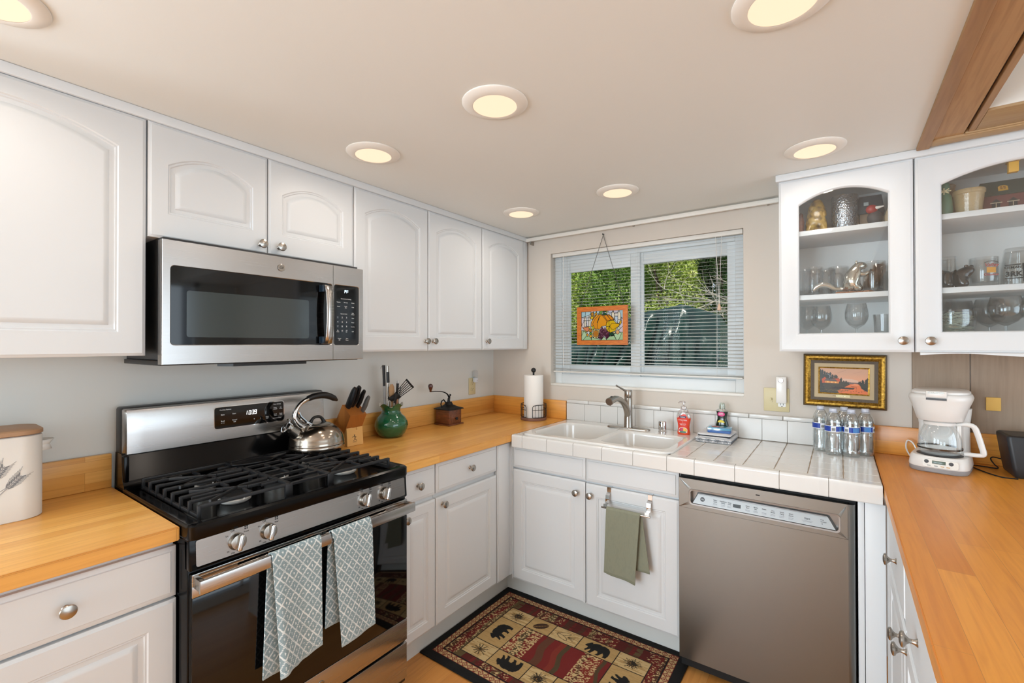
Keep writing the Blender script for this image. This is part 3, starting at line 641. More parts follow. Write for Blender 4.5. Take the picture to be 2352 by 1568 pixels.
def seg7(m,ch,x,y,w,h,t=.0016,sh=.12):
    S7={'0':'abcdef','1':'bc','3':'abgcd','9':'abfgcd','P':'abfge','F':'afge'}[ch]
    R={'a':(0,h,w,h),'g':(0,h/2,w,h/2),'d':(0,0,w,0),'f':(0,h/2,0,h),'b':(w,h/2,w,h),'e':(0,0,0,h/2),'c':(w,0,w,h/2)}
    for k in S7:
        a,b,c,d=R[k]; ax,bx=a+b*sh,c+d*sh
        if a==c: m.add([(x+ax-t/2,y+b,.0044),(x+ax+t/2,y+b,.0044),(x+bx+t/2,y+d,.0044),(x+bx-t/2,y+d,.0044)],[(0,1,2,3)])
        else: m.add([(x+ax-t/2,y+b-t/2,.0044),(x+bx+t/2,y+d-t/2,.0044),(x+bx+t/2,y+d+t/2,.0044),(x+ax-t/2,y+b+t/2,.0044)],[(0,1,2,3)])
bx,by=c0[0]-hw+.43*2*hw,c0[1]+hh-.48*2*hh
for i,ch in enumerate('1039'): seg7(m,ch,bx+(0,.0085,.0205,.031)[i]-(.006 if i==0 else 0),by,.0066,.0155,.002)
m.prism(rr(.0018,.0018,.0008,2,bx+.0182,by+.004),.0042,.0045).prism(rr(.0018,.0018,.0008,2,bx+.019,by+.0115),.0042,.0045)
build(m,'clock_digits',mat('digit_glow','#ffffff',.5,emis='#ffffff',es=1.4),dsp)
# burners
BN=[(.505,RC-.195,.046),(.275,RC-.19,.034),(.505,RC+.2,.046),(.285,RC+.195,.036),(.385,RC,.04)]
for x,y,r in BN:
    m=MB().lathe([(r*.85,.9085),(r*.9,.913),(r,.914),(r,.920),(r*.93,.9225),(0,.9225)],32,(x,y,0)); b=build(m,'burner',mat('burner_ring','#c9c8c4',.35,.5),T)
    build(MB().lathe([(r*.84,.9226),(r*.88,.925),(r*.88,.930),(r*.82,.933),(0,.9335)],32,(x,y,0)),'burner_cap',M_blackm,b)
    build(MB().cyl((x+r*.9,y+.01,.914),(x+r*.9,y+.01,.93),.002,8),'igniter',M_white,b)
# grates
def bar(m,a,b,w=.0085,z0=.944,z1=.954): 
    a=Vector((*a,0));b=Vector((*b,0)); d=(b-a).normalized(); n=Vector((-d.y,d.x,0))*w/2
    vs=[]
    for z,k in ((z0,.75),(z1-.002,1),(z1,.75)):
        for p in (a-n*k,a+n*k,b+n*k,b-n*k): vs.append((p.x,p.y,z))
    m.add(vs,[(3,2,1,0),(8,9,10,11)]+[(j*4+i,j*4+(i+1)%4,(j+1)*4+(i+1)%4,(j+1)*4+i) for j in range(2) for i in range(4)],0,False)
XS=[.150+i*.0652 for i in range(8)]
def grate(y0,y1,by,side):
    m=MB(); ye=y0 if side<0 else y1; yi=y1 if side<0 else y0
    for i,x in enumerate(XS):
        full=i in (0,7) or True
        if i in (0,3,4,7): bar(m,(x,y0),(x,y1))
        else:
            bar(m,(x,ye),(x,ye-side*.09)); bar(m,(x,yi),(x,yi+side*.055))
        m.box(x-.0045,x+.0045,ye-.005 if side>0 else ye-.004,ye+.004 if side>0 else ye+.005,.916,.953,0,.001)
    bar(m,(XS[0],ye-side*.002),(XS[-1],ye-side*.002),.008,.914,.926)
    bar(m,(XS[0],yi),(XS[-1],yi)); 
    for x in (XS[0],XS[-1],XS[3],XS[4]): m.box(x-.005,x+.005,yi-.005,yi+.005,.909,.95)
    m.box(XS[-1]-.005,XS[-1]+.006,yi-.012,yi+.012,.909,.952,0,.002)
    for cx in (.505,.28):   # bent spider fingers over each burner
        a=.075
        for sx in (1,-1):
            bar(m,(cx+sx*a,by-.1),(cx+sx*.022,by-.028),.0075); bar(m,(cx+sx*.022,by-.028),(cx-sx*.016,by+.03),.0075); bar(m,(cx-sx*.016,by+.03),(cx-sx*.02,by+.11),.0075)
        bar(m,(cx,by-.035),(cx,by-.12),.0075) ; bar(m,(cx+.035,by+.01),(cx+.09,by+.01),.0075); bar(m,(cx-.035,by-.005),(cx-.09,by-.005),.0075)
    return m
build(grate(RY0+.045,RC-.075,BN[0][1],-1),'grate',M_iron,T)
build(grate(RC+.075,RY1-.045,BN[2][1],1),'grate',M_iron,T)
m=MB()
for x in XS: bar(m,(x,RC-.068),(x,RC+.068))
for y in (RC-.068,RC+.068): bar(m,(XS[0],y),(XS[-1],y)); m.box(XS[-1]-.005,XS[-1]+.005,y-.005,y+.005,.909,.95); m.box(XS[0]-.005,XS[0]+.005,y-.005,y+.005,.909,.95)
bar(m,(.3,RC),(.48,RC)); build(m,'grate',M_iron,T)
# control panel, slightly tilted
FP=FR((.668,RC,.803),'L')@Matrix.Rotation(math.radians(-4),4,'X')
HW=(RY1-RY0)/2
m=MB(FP).box(-HW,HW,-.004,.082,-.03,0,0,.006); build(m,'front_band',M_enam,T)
m=MB(FP).prism(rr(2*HW-.032,.070,.006,4,0,.041),0,.004); cp=build(m,'control_panel',M_steel,T)
m=MB(FP)
KN=[(2.0537,'Front','LF'),(1.9655,'Rear','LR'),(1.620,'Rear','RR'),(1.532,'Front','RF')]
for ky,fr_,_c in KN:
    a=-ky-RC; text(m,'Off',.0075,a-.006,.072,.0042,0,'RIGHT',.01); text(m,'Lo',.0065,a-.026,.062,.0042,0,'CENTER',.01); text(m,'Hi',.0065,a-.024,.018,.0042,0,'CENTER',.01); text(m,'Lite',.0065,a-.012,.011,.0042,0,'CENTER',.01); text(m,fr_,.006,a+.026,.060,.0042,0,'CENTER',.01)
    for i in range(2):
        for j in range(2): m.lathe([(.0022,0),(.0022,.0003),(.0,.0003)] if (i+j*2)==(0 if fr_=='Front' else 1) else [(.0022,0),(.0022,.0002),(.0012,.0002)],10,(a+.023+i*.0055,.0685+j*.0055,.0041))
build(m,'panel_print',M_dprint,cp)
for ky,_a,_b in KN:
    a=-ky-RC; F=FP@Matrix.Translation((a,.040,.004))
    k=build(MB(F).lathe([(.0235,0),(.0235,.002),(.022,.004),(.0215,.012),(.020,.015),(.008,.017),(0,.017)],36),'knob',M_nick,T)
    m=MB(F@Matrix.Rotation(math.radians(-14),4,'Z')).box(-.0065,.0065,-.0225,.0225,.012,.032,0,.0045,seg=3); build(m,'grip',M_chrome,k)
# oven door
XD=.672
m=MB().box(.655,XD-.004,RY0+.004,RY1-.004,.236,.792,0,.004); dr=build(m,'oven_door',M_enam,T)
m=MB().box(XD-.004,XD,RY0+.006,RY1-.006,.321,.7285,0,.0015); build(m,'door_glass',M_blkgl,dr)
FD=FR((XD-.004,RC,0),'L'); m=MB(FD)
rows=((-.215,.1),(-.075,.2),(.085,.2),(.225,.1)); xs=[-HW+.006]+[(rows[i][0]+rows[i][1]/2+rows[i+1][0]-rows[i+1][1]/2)/2 for i in range(3)]+[HW-.006]
m.box(-HW+.006,HW-.006,.7295,.760,0,.0045,0,.0008).box(-HW+.006,HW-.006,.7835,.792,0,.0045,0,.0008)
for i,(cx,w) in enumerate(rows):
    for za,zb,cz in ((.760,.7715,.765),(.7715,.7835,.778)): ring(m,(xs[i],xs[i+1],za,zb),(cx-w/2+.006,cx+w/2-.006,cz-.0035,cz+.0035),0,.0045,.0003,.0034,.0008)
build(m,'vent_trim',M_steel,dr)
m=MB(FD).box(-HW+.006,HW-.006,.236,.3195,0,.0045,0,.0015); build(m,'door_base_trim',M_steel,dr)
def emblem(M,parent,r=.0135,mt=None):
    m=MB(M).lathe([(r,0),(r,.0015),(r*.9,.0022),(r*.86,.0016),(0,.0016)],36); e=build(m,'round_emblem',mt or M_nick,parent)
    m=MB(M); text(m,'GE',r*.95,0,0,.0018,0,'CENTER',.02,shear=.2); m.add([],[]); build(m,'monogram',M_chromed if mt is None else M_print,e); return e
emblem(FR((XD+.0005,-1.795,.277),'L'),dr,.0145)
# handle
m=MB().box(.712,.723,RY0+.006,RY1-.006,.7545,.7895,0,.003); h=build(m,'handle',M_steel,dr)
for y in (RY0+.008,RY1-.022): build(MB().box(.668,.713,y,y+.014,.757,.787,0,.003),'handle_bracket',M_nick,dr)
m=MB().box(.655,XD,RY0+.005,RY1-.005,.085,.226,0,.004); build(m,'storage_drawer',M_steel,T)
# ---------------------------------------------------------------- spoon rest, kettle
t=thing('spoon_rest','black dished spoon rest lying on the rear middle of the grates','spoon rest',(.235,-1.79,.954))
m=MB(); L=[]
for e,z in ((0,.962),(.002,.9575),(.006,.955),(.014,.9545)):
    P=[]
    for i in range(40):
        a=2*math.pi*i/40; q=math.cos(a); wv=.046 if q<.2 else .046-.024*min(1,(q-.2)/.35)
        P.append((.235+(wv-e)*math.sin(a),-1.785+(.105-e)*q,z+(.006*max(0,q)**2 if e<.004 else 0)))
    L.append(P)
m.loops(L,cap1=True); so=build(m,'dish',M_black,t); md=so.modifiers.new('s','SOLIDIFY'); md.thickness=.0015; md.offset=1
KX,KY,KZ=.225,-1.537,.9545
t=thing('kettle','stainless whistling kettle with black handle on the back right burner','kettle',(KX,KY,KZ))
m=MB().lathe([(.1,0),(.111,.002),(.114,.008),(.1145,.018),(.112,.024),(.1135,.027),(.112,.031),(.1125,.034),(.111,.037),(.1095,.05),(.104,.066),(.094,.082),(.081,.094),(.067,.103),(.058,.106),(.0565,.104)],64,(KX,KY,KZ)); build(m,'body',steel('kettle_steel','#a89e92',.17,'z',.05),t)
m=MB().lathe([(.058,.104),(.0585,.107),(.056,.1085),(.054,.1075),(.04,.1115),(.015,.1135),(0,.1135)],48,(KX,KY,KZ)); ld=build(m,'lid',M_nick,t)
pt=[(KX,KY+a,KZ+z) for a,z in ((-.034,.109),(-.030,.117),(-.02,.132),(-.008,.138),(.008,.138),(.020,.132),(.030,.117),(.034,.109))]
m=MB().tube(sm(pt,3),smr([.010,.008,.0062,.0062,.0062,.0062,.008,.010],8,3),12); build(m,'lid_loop',M_black,ld)
m=MB().tube([(KX,KY-.072,KZ+.062),(KX,KY-.095,KZ+.078),(KX,KY-.118,KZ+.097),(KX,KY-.128,KZ+.105)],[.025,.0225,.021,.021],24,M=None); sp=build(m,'spout',M_nick,t)
m=MB().tube([(KX,KY-.126,KZ+.103),(KX,KY-.131,KZ+.1075),(KX,KY-.139,KZ+.114),(KX,KY-.143,KZ+.117)],[.0245,.026,.025,.017],24); m.tube([(KX,KY-.12,KZ+.123),(KX,KY-.124,KZ+.14),(KX,KY-.13,KZ+.143)],[.004,.0035,.005],8); build(m,'whistle_cap',M_chrome,sp)
# handle: bracket from the shoulder up, grip sweeping back
cur=[(-.060,.098),(-.086,.118),(-.1,.143),(-.098,.172),(-.082,.197),(-.058,.214),(-.036,.222)]
m=MB().tube(sm([(KX,KY+a,KZ+b) for a,b in cur],4),smr([.019,.016,.0125,.0115,.0112,.0112,.012],7,4),14,flat=.75); hb=build(m,'handle_bracket',M_chrome,t)
m=MB()
for sx in (-1,1): m.tube([(KX+sx*.014,KY-.03,KZ+.108),(KX+sx*.013,KY-.055,KZ+.124),(KX+sx*.01,KY-.08,KZ+.15),(KX+sx*.008,KY-.088,KZ+.17)],[.006,.005,.005,.005],8)
build(m,'bracket_prong',M_chrome,hb)
cur=[(-.042,.2205),(-.02,.227),(.005,.230),(.035,.229),(.06,.222),(.082,.211),(.098,.2)]
m=MB().tube(sm([(KX,KY+a,KZ+b) for a,b in cur],4),smr([.0135,.0155,.0165,.017,.0165,.015,.006],7,4),16,flat=.85); build(m,'handle_grip',M_black,t)
# ---------------------------------------------------------------- microwave
MY0,MY1,MX,MZ0,MZ1=-2.149,-1.4215,.39,1.345,1.733
T=thing('microwave','stainless over-the-range microwave mounted under the short wall cabinets','microwave',(.2,-1.79,MZ0))
m=MB().box(.005,.355,MY0+.012,MY1-.004,MZ0+.012,1.7465,0,.002); build(m,'body',M_dgrey if False else mat('microwave_case','#3a3b3d',.4,.5),T)
m=MB().box(.01,.36,MY0-.004 if False else MY0+.004,MY1-.006,MZ0-.004,MZ0+.012,0,.002)
m.prism([(.30,-1.96),(.352,-1.93),(.352,-1.66),(.30,-1.63)],MZ0-.014,MZ0-.004,0); build(m,'bottom_tray',M_black,T)
FM=FR((.355,0,0),'L')
YS=-1.5655
m=MB(FM); ring(m,(MY0,YS-.0015,MZ0,MZ1),(-2.1265,YS-.006,1.4065,1.6535),0,.035,.0003,.01,.002); dr=build(m,'door',M_steel,T)
m=MB(FM).box(-2.13,YS-.002,1.404,1.656,.026,.0325); g=build(m,'door_glass',M_blkgl,dr)
mw=mat('microwave_screen','#2a3333',.12,coat=.6); m=MB(FM).prism(rr(.413,.149,.008,4,-1.877,1.5055),.0325,.0331); build(m,'window_screen',mw,dr)
emblem(FM@Matrix.Translation((-1.7815,1.6925,.036)),dr,.0135)
m=MB(FM); ring(m,(YS+.0005,MY1,MZ0,MZ1),(-1.5605,-1.4425,1.4055,1.6535),0,.034,.0003,.009,.002); cp=build(m,'control_frame',M_steel,T)
m=MB(FM).box(-1.561,-1.442,1.404,1.655,.02,.0325,0)
def lab(s,y,z,sz,b=.01): text(m,s,sz,y,z,.0327,1,'CENTER',b)
for s,y,z,sz in (('Convenience Cooking',-1.505,1.598,.0055),('Popcorn',-1.54,1.583,.005),('Beverage',-1.506,1.583,.005),('Reheat',-1.472,1.583,.005),('Potato',-1.54,1.565,.005),('Snacks',-1.506,1.567,.0048),('Melt',-1.506,1.561,.0048),('Cook',-1.472,1.565,.005),('Express Cook',-1.515,1.535,.0055),('Auto',-1.472,1.54,.0048),('Defrost',-1.472,1.534,.0048),('Timer',-1.472,1.518,.005),('Power',-1.472,1.5,.005),('Vent Fan',-1.472,1.482,.005),('Light',-1.472,1.462,.005),
    ('Cancel',-1.536,1.432,.0055),('Off',-1.536,1.4255,.0055),('Start',-1.500,1.432,.0055),('Pause',-1.5,1.4255,.0055)): lab(s,y,z,sz)
for i in range(10):
    q=i if i<9 else 10; y=-1.5435+(q%3)*.0205; z=1.5195-(q//3)*.0185; m.prism(rr(.013,.013,.003,3,y,z),.0325,.0327,2); text(m,str((i+1)%10),.0085,y,z,.0328,1,'CENTER',.02)
lab('Set',-1.5435,1.466,.005);lab('Clock',-1.5435,1.460,.005);lab('+30',-1.5025,1.466,.005);lab('Sec',-1.5025,1.460,.005)
cpp=build(m,'control_panel',[M_blkgl,M_print,mat('key_tile','#16222c',.3)],cp)
m=MB(FM@Matrix.Translation((0,0,.0285))); seg7(m,'P',-1.512,1.623,.006,.011,.0016,.1); seg7(m,'F',-1.502,1.623,.006,.011,.0016,.1); build(m,'display_letters',mat('display_glow','#dff4ff',.5,emis='#d8f2ff',es=1.3),cp)
# curved handle
prof=[(1.4085,.0),(1.4085,.012),(1.412,.026),(1.44,.0345),(1.4875,.0395),(1.53,.041),(1.57,.0395),(1.615,.0345),(1.643,.026),(1.6465,.012),(1.6465,0)]
m=MB(FR((.387,0,0),'L')); L=[]
for j,(z,c) in enumerate(prof): L.append((z,c))
vs=[];n=len(L)
for y in (-1.6165,-1.5865):
    for (z,c) in L: vs.append((y,z,c))
m.add(vs,[(i,i+1,n+i+1,n+i) for i in range(n-1)],0,True); ho=build(m,'handle',M_steel,dr); md=ho.modifiers.new('s','SOLIDIFY'); md.thickness=.006; md.offset=-1
for z in (1.411,1.6165): build(MB(FR((.387,0,0),'L')).box(-1.6275,-1.6175,z,z+.028,0,.026,0,.002).box(-1.6185,-1.60,z+.004,z+.024,0,.024,0,.002),'handle_mount',mat('mount_blue','#233240',.15,.3) if z<1.5 else bpy.data.materials['mount_blue'],dr)
# ---------------------------------------------------------------- dishwasher
T=thing('dishwasher','stainless front-control dishwasher beneath the tiled worktop','dishwasher',(1.817,-.35,0))
DX0,DX1,DZ0,DZ1=1.511,2.1205,.068,.834
m=MB().box(DX0+.004,DX1-.002,-.60,-.03,.10,.843); build(m,'body',M_black,T)
m=MB().box(DX0,DX1+.001,-.61,-.60,.02,.846); build(m,'gasket',M_blackm,T)
m=MB().box(DX0+.01,DX1-.01,-.575,-.55,0,.10); build(m,'kick_plate',M_blackm,T)
FDW=FR((0,-.61,0),'B'); m=MB(FDW)
hx0,hx1,hz0,hz1=1.5565,2.074,.729,.789
m.box(DX0,DX1-.022,DZ0,hz0-.02,0,.03,0,0); ring(m,(DX0,DX1-.022,hz0-.02,DZ1),(hx0,hx1,hz0,hz1),0,.03,.0003,.012,.0012)
# right edge rolls back, as the real sheet does
A=[(DX1-.022,.0300),(DX1-.017,.0297),(DX1-.012,.0286),(DX1-.007,.0262),(DX1-.0035,.022),(DX1-.0015,.016),(DX1-.001,.0)]
vs=[];n=len(A)
for z in (DZ0,DZ0+.3,.42,.5,.6,.7,DZ1):
    for x,c in A: vs.append((x,z,c+(.0003*math.sin(z*9))*(x-DX1+.022)/.02))
m.add(vs,[(j*n+i,j*n+i+1,(j+1)*n+i+1,(j+1)*n+i) for j in range(6) for i in range(n-1)],0,True)
build(m,'door',M_steelx,T); dr=[c for c in bpy.data.objects if c.parent==T and c.name.startswith('door')][-1]
# pocket handle with sloped control fascia
m=MB(FDW); L=[]
def rz(x0,x1,z0,z1,r,c): return [(p[0],p[1],c) for p in rr(x1-x0,z1-z0,r,4,(x0+x1)/2,(z0+z1)/2)]
m.loops([rz(hx0-.004,hx1+.004,hz0-.004,hz1+.004,.014,.0302),rz(hx0-.003,hx1+.003,hz0-.003,hz1+.003,.013,.0318),rz(hx0+.003,hx1-.003,hz0+.003,hz1-.003,.01,.0312),rz(hx0+.004,hx1-.004,hz0+.004,hz1-.004,.009,.002)],cap1=True); pk=build(m,'handle_pocket',mat('pocket_frame','#8f8b88',.3,.6),dr)
m=MB(FDW); zf0,zf1=.734,.774
vs=[(1.568,zf0,.0295),(2.0625,zf0,.0295),(2.038,zf1,.017),(1.588,zf1,.017),(1.564,zf0,.002),(2.067,zf0,.002),(2.044,zf1,.002),(1.582,zf1,.002)]
m.add(vs,[(0,1,2,3),(1,5,6,2),(0,3,7,4),(3,2,6,7)],0); m.box(1.588,2.038,.772,.7765,.012,.021,0,.002); fa=build(m,'control_fascia',M_lgrey,pk)
FT=FDW@Matrix.Translation((0,zf0,.0295))@Matrix.Rotation(-math.atan2(.0125,zf1-zf0),4,'X')
m=MB(FT)
def tx(s,x,y,sz): text(m,s,sz,x,y,.0006,0,'CENTER',.012)
for x,a,b in ((1.656,'Select','Cycle'),(1.686,'AutoSense','Heavy'),(1.710,'Rinse','Only'),(1.776,'Delay','Start'),(1.805,'Bottle','Jets'),(1.834,'Steam',''),(1.864,'Dry','Boost'),(1.894,'Wash','Temp'),(1.924,'Wash','Zones')):
    tx(a,x,.027,.0062); tx(b,x,.0205,.0062); 
    for q in range(2): m.box(x-.008,x+.008,.0125-q*.004,.0132-q*.004,.0002,.0005)
tx('Start',1.976,.022,.0095); m.box(1.958,1.994,.0135,.014,.0002,.0005); m.box(1.962,1.99,.0105,.011,.0002,.0005); tx('Clean',2.022,.027,.005); tx('Sanitized',2.026,.020,.005); m.box(2.02,2.024,.012,.014,.0002,.0005)
build(m,'fascia_print',M_dprint,pk); build(MB(FT).box(1.723,1.751,.013,.026,.0002,.0006),'display_window',M_blkgl,pk); fp=build(MB(FT).lathe([(.0088,.0002),(.0088,.0004),(0,.0004)],24,(1.606,.021,0)),'round_emblem',M_dprint,pk); m=MB(FT); text(m,'GE',.0095,1.606,.021,.0008,0,'CENTER',.02); build(m,'monogram',M_lgrey,fp)
build(MB(FDW).box(1.806,1.82,.811,.8155,.029,.0305),'latch_slot',M_blackm,dr)
# ---------------------------------------------------------------- towels
def tpat(cv,sc=1.0,seed=0):
    base=np.array(lin('#8fa4ab')); wht=np.array(lin('#e2e8e8')); X,Y=cv.X,cv.Y
    p=.0310*sc; q=.0370*sc
    u=X/p+Y/q; v=X/p-Y/q
    du=np.abs(u-np.round(u)); dv=np.abs(v-np.round(v)); 
    ln=(np.minimum(du,dv)<.085); cen=(np.abs(u-np.floor(u)-.5)<.11)&(np.abs(v-np.floor(v)-.5)<.11)
    st=(np.abs(u-np.floor(u)-.5)<.26)&(np.abs(v-np.floor(v)-.5)<.26)&((np.round(X/.0033)+np.round(Y/.004)).astype(int)%2==0)&(~cen)
    wv=((Y/.0046)%1<.78)
    cv.C[:]=base; cv.put((ln|cen)&wv,wht); cv.put(ln&~wv,base*1.15); cv.put((np.sin(X/.0018)>.9)&~ln,base*.88)
    cv.put((Y<.006)|(Y>cv.h-.006),'#aab7ba')
def towel(name,label,y0,w,path,patfn,mtl,cat='towel',fold=.004,par=0,sag=None,res=.0015,grp=None):
    # path: list of (x,z) from back hem over the bar to the front hem
    P=[Vector((a,b)) for a,b in path]; D=[0]
    for a,b in zip(P,P[1:]): D.append(D[-1]+(b-a).length)
    h=D[-1]; cv=Canvas(w,h,res,'#ffffff'); patfn(cv)
    xs=np.interp(cv.Y,D,[p[0] for p in P]); zs=np.interp(cv.Y,D,[p[1] for p in P])
    k=np.clip((cv.Y/h-.5)*2,-1,1)
    wav=fold*np.sin(cv.X/w*math.pi*2.3+.6)*np.abs(k)**1.2
    xs=xs+np.where(k>0,wav,-wav*.6); yy=y0+cv.X+par*k
    if sag is not None: yy,zs,xs=sag(cv,k,yy,zs,xs)
    pos=np.stack([xs,yy,zs],-1)
    return cv,pos
def towelthing(name,label,cv,pos,mtl,loc,cat='towel',th=.004,group=None):
    o=grid_mesh(name,cv,pos,mtl,None,loc); o['label']=label; o['category']=cat
    if group:o['group']=group
    md=o.modifiers.new('s','SOLIDIFY'); md.thickness=th; md.offset=0; return o
def hang(zf,zb,xb=.703,xf=.7285,xt=.7175,zt=.7955):
    p=[(xb,zb),(xb+.001,.70),(xb+.003,.78),(xb+.008,zt-.003),(xt,zt),(xf-.003,zt-.002),(xf,.782),(xf+.001,.70),(xf+.003,zf)]
    return p
def sagL(cv,k,yy,zs,xs):
    kk=np.clip(k,0,1); r=cv.X/cv.w
    zs=zs-np.where(k>0,.030*kk**3*(1-r)**.8*1.0,0)*1.0+np.where(k>.96,.004*np.sin(r*9),0)
    yy=yy+np.where(k>0,.022*kk*(1-r),-.012*np.abs(k)); xs=xs+np.where(k>0,.012*kk*np.exp(-((r-.12)/.12)**2),0)-np.where(k>0,.006*kk*np.exp(-((r-.55)/.1)**2),0)
    return yy,zs,xs
cv,pos=towel('t','',-1.985,.157,hang(.452,.425),tpat,M_towel,sag=sagL)
towelthing('dish_towel','grey-blue towel with white diamond lattice on the oven handle, the longer left one',cv,pos,M_towel,(.715,-1.91,.44),group=None)
def sagR(cv,k,yy,zs,xs):
    kk=np.clip(k,0,1); r=cv.X/cv.w
    zs=zs-np.where(k>0,.014*kk**3*(1-r),0); yy=yy+np.where(k>0,.018*kk*(1-r)+.008*kk,-.010*np.abs(k)-.004); xs=xs+np.where(k>0,.010*kk*np.exp(-((r-.5)/.25)**2),0)
    return yy,zs,xs
cv,pos=towel('t','',-1.783,.150,hang(.420,.475),tpat,M_towel,sag=sagR)
towelthing('dish_towel','grey-blue towel with white diamond lattice on the oven handle, the shorter right one',cv,pos,M_towel,(.715,-1.71,.44),group=None)
# over-door bar and green towel
t=thing('towel_bar','chrome over-door towel bar hooked on the right sink-cabinet door','towel bar',(1.275,-.64,.64))
m=MB().box(1.159,1.394,-.664,-.657,.6365,.6435,0,.0015); build(m,'bar',M_nick,t)
for x in (1.168,1.366):
    m=MB(); w=.019
    pts=[(-.588,.705),(-.588,.7225),(-.6125,.7225),(-.6125,.700),(-.630,.690),(-.634,.672),(-.632,.655),(-.655,.655),(-.658,.634)]
    vs=[(x,a,b) for a,b in pts]+[(x+w,a,b) for a,b in pts]; n=len(pts)
    m.add(vs,[(i,i+1,n+i+1,n+i) for i in range(n-1)]); h=build(m,'hook',M_chrome,t); md=h.modifiers.new('s','SOLIDIFY'); md.thickness=.0015
def gpat(cv):
    cv.C[:]=np.array(lin('#888a77')); cv.noise(cv.X>-1,'#858775',(.004,.012),.62,3); cv.put((cv.Y<.008)|(cv.Y>cv.h-.012),'#7c7e6c')
w=.160; path=[(-.652,.385),(-.651,.6),(-.653,.64),(-.6605,.6475),(-.668,.64),(-.670,.6),(-.672,.338)]
P=path; D=[0]
for a,b in zip(P,P[1:]): D.append(D[-1]+math.hypot(b[0]-a[0],b[1]-a[1]))
cv=Canvas(w,D[-1],.0025,'#ffffff'); gpat(cv); h=D[-1]
ys=np.interp(cv.Y,D,[p[0] for p in P]); zs=np.interp(cv.Y,D,[p[1] for p in P]); k=np.clip((cv.Y/h-.5)*2,-1,1); r=cv.X/w
ys=ys-np.where(k>0,.004*np.sin(r*7)*k,0); xs=1.187+cv.X+np.where(k>0,-.010*k*(1-r)-.02*k*r,.030*np.abs(k)*r+.01*np.abs(k)); zs=zs-np.where(k>0,.016*np.clip(k,0,1)**3*(r-.3),0)
towelthing('hand_towel','plain sage green towel hanging from the chrome over-door bar',cv,np.stack([xs,ys,zs],-1),M_towel,(1.26,-.66,.5),th=.003)
# ---------------------------------------------------------------- things on the left worktops
ZW=.914
t=thing('bread_bin','white rounded bread bin with wooden lid and wheat ear print, left worktop','bread bin',(.13,-2.55,ZW))
def rb(e,z,r=.05): return [(p[0],p[1],z) for p in rr(.17-2*e,.36-2*e,r,8,.125,-2.552)]
m=MB().loops([rb(.002,ZW),rb(0,ZW+.002),rb(0,1.147),rb(.004,1.15)],cap0=True,cap1=True); bd=build(m,'body',M_whitem,t)
m=MB().loops([rb(.001,1.1515),rb(-.0015,1.153),rb(-.0015,1.163),rb(.002,1.166)],cap0=True,cap1=True); build(m,'lid',mat('lid_wood','#b08a68',.5),t)
m=MB()
for zz,w in ((1.118,.016),(1.108,.0185),(1.095,.016)): pass
vs=[];
for i in range(17):
    a=math.pi*i/16-math.pi/2; 
    for z,q in ((1.122,1.15),(1.108,.85),(1.092,1.0)): vs.append((.115+.026*math.sin(a)*q,-2.376+.032*math.cos(a)*q,z))
m.add(vs,[(i*3+j,i*3+j+1,(i+1)*3+j+1,(i+1)*3+j) for i in range(16) for j in range(2)],0,True); h=build(m,'handle',M_whitem,t); md=h.modifiers.new('s','SOLIDIFY'); md.thickness=.0018
def wheat(m,x,z,ang,L,n):
    ca,sa=math.cos(ang),math.sin(ang)
    def q(u,v): return (x+u*ca-v*sa,z+u*sa+v*ca)
    m.tube([(*q(-L*.9,0),0.0003),(*q(0,0),.0003),(*q(L,0),.0003)],.0007,5)
    for i in range(n):
        u=L*(.0+i/n)
        for sg in (1,-1):
            P=[]
            for k in range(8):
                a=2*math.pi*k/8; pu=.0068*math.cos(a)*1.0; pv=.0019*math.sin(a); c2,s2=math.cos(sg*.55),math.sin(sg*.55)
                P.append(q(u+.007+pu*c2-pv*s2,sg*.0052+pu*s2+pv*c2))
            m.prism(P,0,.0005)
            a0=q(u+.013,sg*.009);a1=q(u+.027,sg*.0145); m.tube([(*a0,.0003),(*a1,.0003)],.0004,4)
m=MB(FR((.2101,0,0),'L'))
wheat(m,-2.475,1.034,math.radians(60),.045,6); wheat(m,-2.449,1.01,math.radians(48),.042,6); wheat(m,-2.50,1.04,math.radians(95),.05,6)
m.tube([(-2.53,.985,.0003),(-2.49,1.0,.0003),(-2.465,1.003,.0003),(-2.445,1.016,.0003)],.0006,5); build(m,'wheat_print',mat('print_grey','#7b7c80',.7),t)
# knife block
t=thing('knife_block','slanted wooden knife block with black-handled knives beside the kettle','knife block',(.1,-1.29,ZW))
y0,y1=-1.337,-1.245
P=[(.028,.985),(.03,.935),(.088,.918),(.118,.93),(.178,1.066),(.112,1.114)]
P=[(.020,.972),(.098,.921),(.178,1.0655),(.113,1.114)]
m=MB().prism(P,y0,y1,0,TY); bk=build(m,'block',M_oak,t)
m=MB().box(.03,.15,y0+.0015,y1-.0015,ZW,ZW+.006,0,.001).prism([(.045,.92),(.148,.92),(.142,1.0),(.139,1.0),(.1,.93)],y0+.001,y1-.001,0,TY); build(m,'foot',M_maple,t)
ang=math.atan2(1.003-.921,.138-.148)
FK=FR((.1495,-1.291,ZW),'L')@Matrix.Rotation(math.radians(-5),4,'X')
m=MB(FK); m.prism([(-.045,.001),(.045,.001),(.045,.088),(.013,.088),(.013,.074),(-.013,.074),(-.013,.088),(-.045,.088)],0,.004); build(m,'label_plate',M_maple,t)
m=MB(FK)
def fig(m,P,c=.0041): m.prism(P,c,c+.0003)
cx,cy=-.002,.036
m.lathe([(.0032,.0041),(.0032,.0044),(0,.0044)],12,(cx,cy+.0145,0))
